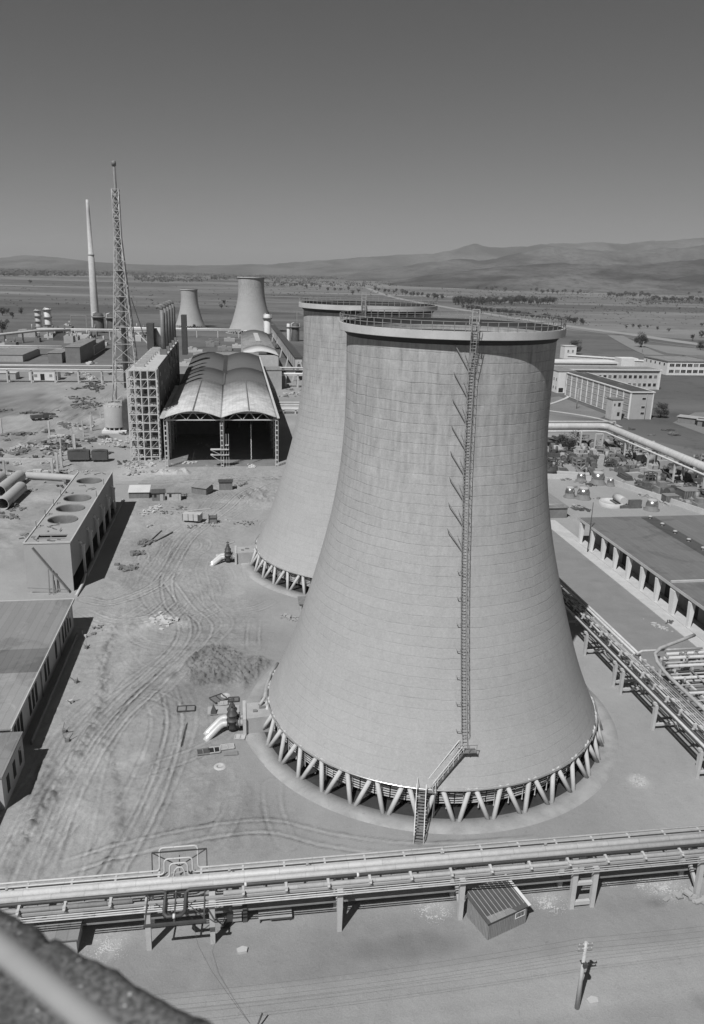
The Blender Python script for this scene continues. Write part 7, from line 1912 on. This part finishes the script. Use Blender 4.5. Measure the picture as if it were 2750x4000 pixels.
def row(vx0, vy0, vx1, vy1, n, s0, s1, label, group, jit=2):
    for k in range(n):
        f_ = (k + rr.uniform(-0.3, 0.3)) / n
        vx = vx0 + (vx1 - vx0) * f_; vy = vy0 + (vy1 - vy0) * f_ + rr.uniform(-jit, jit)
        u, v = uvof(vx, vy); tree(u, v, rr.uniform(s0, s1), label, group, k % 3)
row(1032, 690, 1262, 688, 44, 1.8, 2.8, 'tree in the dense dark row across the plain right of the second tower', 'dense tree row on the plain', 2.5)
row(1050, 700, 1160, 716, 16, 0.9, 1.5, 'shrub in the hedge line leading toward the highway', 'hedge along the highway', 1.2)
row(1160, 716, 1330, 736, 22, 0.9, 1.5, 'shrub in the hedge line leading toward the highway', 'hedge along the highway', 1.2)
row(1380, 672, 1480, 672, 16, 1.8, 2.8, 'tree in the scattered grove at the right under the hills', 'right hand grove', 3)
row(1450, 660, 1596, 668, 26, 2.0, 3.2, 'tree in the scattered grove at the right under the hills', 'right hand grove', 4)
row(1480, 682, 1600, 684, 16, 1.6, 2.4, 'tree in the scattered grove at the right under the hills', 'right hand grove', 3)
row(1320, 640, 1600, 652, 36, 2.4, 4.0, 'tree in the far tree belt below the hills', 'far tree belt', 3)
row(1080, 655, 1330, 668, 22, 1.8, 3.0, 'tree in the far tree belt below the hills', 'far tree belt', 5)
row(620, 640, 830, 668, 14, 1.5, 2.5, 'tree scattered on the plain behind the towers', 'trees behind the towers', 5)
row(850, 660, 1010, 680, 16, 1.5, 2.4, 'tree scattered on the plain behind the towers', 'trees behind the towers', 3)
# far woods that read as one dark mass: one leafy object
def scatter_spill(u0, v0, r0, n, label):
    q = random.Random(int(u0 * 10) + 3); mb = MB()
    for k in range(n):
        rr0 = r0 * (q.random() ** 0.7); a = q.uniform(0, 2 * PI); x, y = rr0 * math.cos(a), rr0 * math.sin(a) * 0.8; s_ = q.uniform(0.015, 0.11) * (1.25 - rr0 / r0) * (1 if math.sin(x * 2.1 + u0) * math.cos(y * 2.7) > -0.35 else 0.3); a2 = q.uniform(0, PI)
        c, d_ = math.cos(a2) * s_, math.sin(a2) * s_; h = 0.01 + s_ * 0.25
        mb.add([(x - c, y - d_, 0), (x + d_, y - c, 0), (x + c * 1.4, y + d_, 0), (x - d_, y + c, 0), (x, y, h)], [(0, 1, 4), (1, 2, 4), (2, 3, 4), (3, 0, 4)])
    o = mb.build('lime_spill', M['lime'], None, S(u0, v0, max(ground_z(u0, v0), 0) + 0.005), 0); tag(o, label, 'spill', None, 'stuff')
for u0, v0, r0, n in ((17.2, 56.6, 2.1, 420), (28.3, 56.2, 1.9, 520), (40.4, 56.9, 3.0, 650), (38.2, 57.6, 1.5, 200), (-11.9, 56.2, 2.4, 480), (35.3, 58.0, 1.0, 90), (45.8, 72.8, 1.2, 250), (-9.5, 121, 1.5, 120)):
    scatter_spill(u0, v0, r0, n, 'patch of spilled white lime chips on the bare soil')
wd = MB(); r_ = random.Random(8)
def mass(vx0, vx1, vy0, vy1, n, s0, s1):
    for k in range(n):
        u, v = uvof(r_.uniform(vx0, vx1), r_.uniform(vy0, vy1)); P_ = S(u, v); s_ = r_.uniform(s0, s1)
        for j in range(5):
            c = P_ + Vector((r_.gauss(0, s_ * 0.6), r_.gauss(0, s_ * 0.6), r_.uniform(0.2, 0.9) * s_ * 0.8)); q_ = s_ * 0.45
            n_ = Vector((r_.gauss(0, 1), r_.gauss(-0.5, 1), r_.gauss(0.7, 1))).normalized(); a_ = n_.orthogonal().normalized() * q_; b2 = n_.cross(a_)
            wd.add([c - a_, c - b2 * 0.8, c + a_, c + b2 * 0.8], [(0, 1, 2, 3)])
mass(0, 480, 606, 626, 2600, 10, 26); mass(480, 1000, 610, 634, 2600, 10, 26); mass(1000, 1600, 634, 648, 1500, 9, 20); mass(300, 480, 626, 640, 160, 8, 14)
mass(600, 1000, 634, 650, 300, 7, 12); mass(1300, 1600, 652, 664, 420, 4, 9); mass(1420, 1600, 676, 690, 160, 3, 5); mass(1050, 1600, 644, 712, 420, 1.4, 3.0); mass(1330, 1600, 605, 640, 500, 8, 18); mass(560, 1000, 640, 672, 220, 2, 4); mass(1000, 1600, 642, 680, 900, 1.6, 4.2); mass(1100, 1600, 690, 740, 200, 0.8, 1.8); mass(0, 560, 640, 700, 160, 1.2, 3.0)
o = wd.build('far_woodland', M['leaf']); tag(o, 'dark broken bands of woodland on the far plain below the horizon', 'woodland', None, 'stuff')

# ------------------------------------------------------------------ the photographer's own ledge and handrail
lg = thing('roof_ledge', 'rough concrete roof ledge with handrail at the lower left corner', 'ledge', (0, 0, 0), 0)
d = Vector((0.5, -0.5, 0)).normalized()
A = Vector((-0.891, 1.647, 54.5)); B = Vector((-0.282, 1.331, 54.5)); dr = (B - A).normalized()
nrm = Vector((dr.y, -dr.x, 0)); 
if nrm.dot(Vector((0, -1, 0))) < 0: nrm = -nrm
a0 = A - dr * 9; b0 = B + dr * 9
bm = bmesh.new(); nx_, ny_ = 900, 40; gridv = []
me = bpy.data.meshes.new('ledge_slab')
LW = 1.2; LL = (b0 - a0).length
ii = np.arange(nx_ + 1); jj_ = np.arange(ny_ + 1)
I, J = np.meshgrid(ii, jj_)
s_ = I / nx_ * LL; w_ = J / ny_ * LW
edge = 0.012 * (fbm(s_ * 22, w_ * 0, 7, 4) - 0.5) * (J == 0)
hh = 0.010 * (fbm(s_ * 30, w_ * 30, 9, 4) - 0.5) * 2
gr_ = np.exp(-((s_ - (A - a0).length - 0.18) / 0.02) ** 2) * -0.02
hh = hh + gr_
PX = a0.x + dr.x * s_ + nrm.x * (w_ + edge); PY = a0.y + dr.y * s_ + nrm.y * (w_ + edge); PZ = 54.5 + hh - 0.004 * (J == 0)
co_ = np.stack([PX, PY, PZ], -1).reshape(-1, 3)
idx = np.arange(I.size).reshape(I.shape); q = np.stack([idx[:-1, :-1], idx[1:, :-1], idx[1:, 1:], idx[:-1, 1:]], -1).reshape(-1, 4)
n0 = len(co_)
low = np.stack([PX[0], PY[0], PZ[0] - 0.35], -1)
co_ = np.concatenate([co_, low]); q2 = np.stack([idx[0, :-1], idx[0, 1:], n0 + ii[1:], n0 + ii[:-1]], -1)
me.from_pydata(co_.tolist(), [], q.tolist() + q2.tolist()); me.polygons.foreach_set('use_smooth', np.ones(len(me.polygons), dtype=bool)); me.update()
m, nt, b = newmat('rough_ledge_concrete'); tc = N(nt, 'ShaderNodeTexCoord'); P = tc.outputs['Object']
n1 = noise(nt, P, 60, 5, 0.7); n2 = noise(nt, P, 9, 4, 0.6); n3 = noise(nt, P, 45, 2, 0.5)
t_ = math_(nt, 'ADD', 0.035, math_(nt, 'MULTIPLY', ramp(nt, n1, 0.38, 0.62, 0.1, 1.0), 0.13)); t_ = math_(nt, 'MULTIPLY', t_, ramp(nt, n2, 0.3, 0.7, 0.6, 1.4))
t_ = math_(nt, 'ADD', t_, ramp(nt, n3, 0.68, 0.74, 0.0, 0.35)); gray(nt, t_, b); b.inputs['Roughness'].default_value = 0.95; bumpit(nt, n1, b, 0.8, 0.01); me.materials.append(m)
o = bpy.data.objects.new('ledge_slab', me); COL.objects.link(o); o.parent = lg
R0_ = Vector((-0.366, 0.666, 55.4)); R1_ = Vector((-0.236, 0.579, 55.4)); rd_ = (R1_ - R0_).normalized()
MB().tube([R0_ - rd_ * 3, R1_ + rd_ * 3], 0.0138, 20).build('handrail', M['rail_paint'], lg)
for k in (-2.6, 2.4): MB().tube([R0_ + rd_ * k, R0_ + rd_ * k + Vector((0, 0, -1.0))], 0.012, 10).build('rail_post', M['rail_paint'], lg)
st_ = thing('lookout_building', 'tall concrete structure the view is taken from, under the ledge', 'building', (0, 0, 0), 0)
rr = random.Random(17)
def scatter2(n, u0, u1, v0, v1, label, group, mats, smin, smax):
    for k in range(n):
        rubble_pile('material_pile', label, 'building materials', rr.uniform(u0, u1), rr.uniform(v0, v1), rr.randrange(6, 18), rr.uniform(1.0, 2.6), rr.uniform(0.8, 2.0), smin, smax, rr.choice(mats), group)
scatter2(22, 84, 112, 176, 214, 'low pile of parts between the domed vessels', 'parts piles around the domed vessels', ['concrete_dark', 'rust', 'steel_dark2', 'concrete', 'steel_mid'], 0.3, 1.0)
scatter2(26, 86, 126, 216, 262, 'dark low heap of stored parts at the back of the scrap yard', 'heaps at the back of the scrap yard', ['concrete_dark', 'rust', 'steel_dark2', 'steel_mid'], 0.5, 1.6)
scatter2(26, 128, 170, 180, 300, 'low pile of scrap on the open ground right of the elevated pipeline', 'scrap piles right of the elevated pipeline', ['concrete_dark', 'rust', 'steel_dark2', 'concrete'], 0.5, 1.4)
# structure below the ledge: stands behind and beneath the camera
mb = MB(); a1_ = a0 + nrm * 0.05; b1_ = b0 + nrm * 0.05
mb.add([(a1_.x, a1_.y, 0), (b1_.x, b1_.y, 0), (b1_.x + nrm.x * 14, b1_.y + nrm.y * 14, 0), (a1_.x + nrm.x * 14, a1_.y + nrm.y * 14, 0),
        (a1_.x, a1_.y, 54.2), (b1_.x, b1_.y, 54.2), (b1_.x + nrm.x * 14, b1_.y + nrm.y * 14, 54.2), (a1_.x + nrm.x * 14, a1_.y + nrm.y * 14, 54.2)],
       [(0, 3, 2, 1), (4, 5, 6, 7), (0, 1, 5, 4), (1, 2, 6, 5), (2, 3, 7, 6), (3, 0, 4, 7)])
mb.build('wall', M['concrete'], st_)

# ------------------------------------------------------------------ air
hz = MB(); hz.box(-26000, -4000, -14, 26000, 27500, 760)
m = bpy.data.materials.new('haze_air'); m.use_nodes = True; nt = m.node_tree; nt.nodes.clear()
vo = nt.nodes.new('ShaderNodeVolumePrincipled'); vo.inputs['Color'].default_value = (0.78, 0.78, 0.78, 1); vo.inputs['Density'].default_value = HAZE
vo.inputs['Anisotropy'].default_value = 0.0
mo = nt.nodes.new('ShaderNodeOutputMaterial'); nt.links.new(vo.outputs[0], mo.inputs['Volume'])
hzo = hz.build('haze', m); tag(hzo, kind='stuff'); hzo.display_type = 'WIRE'
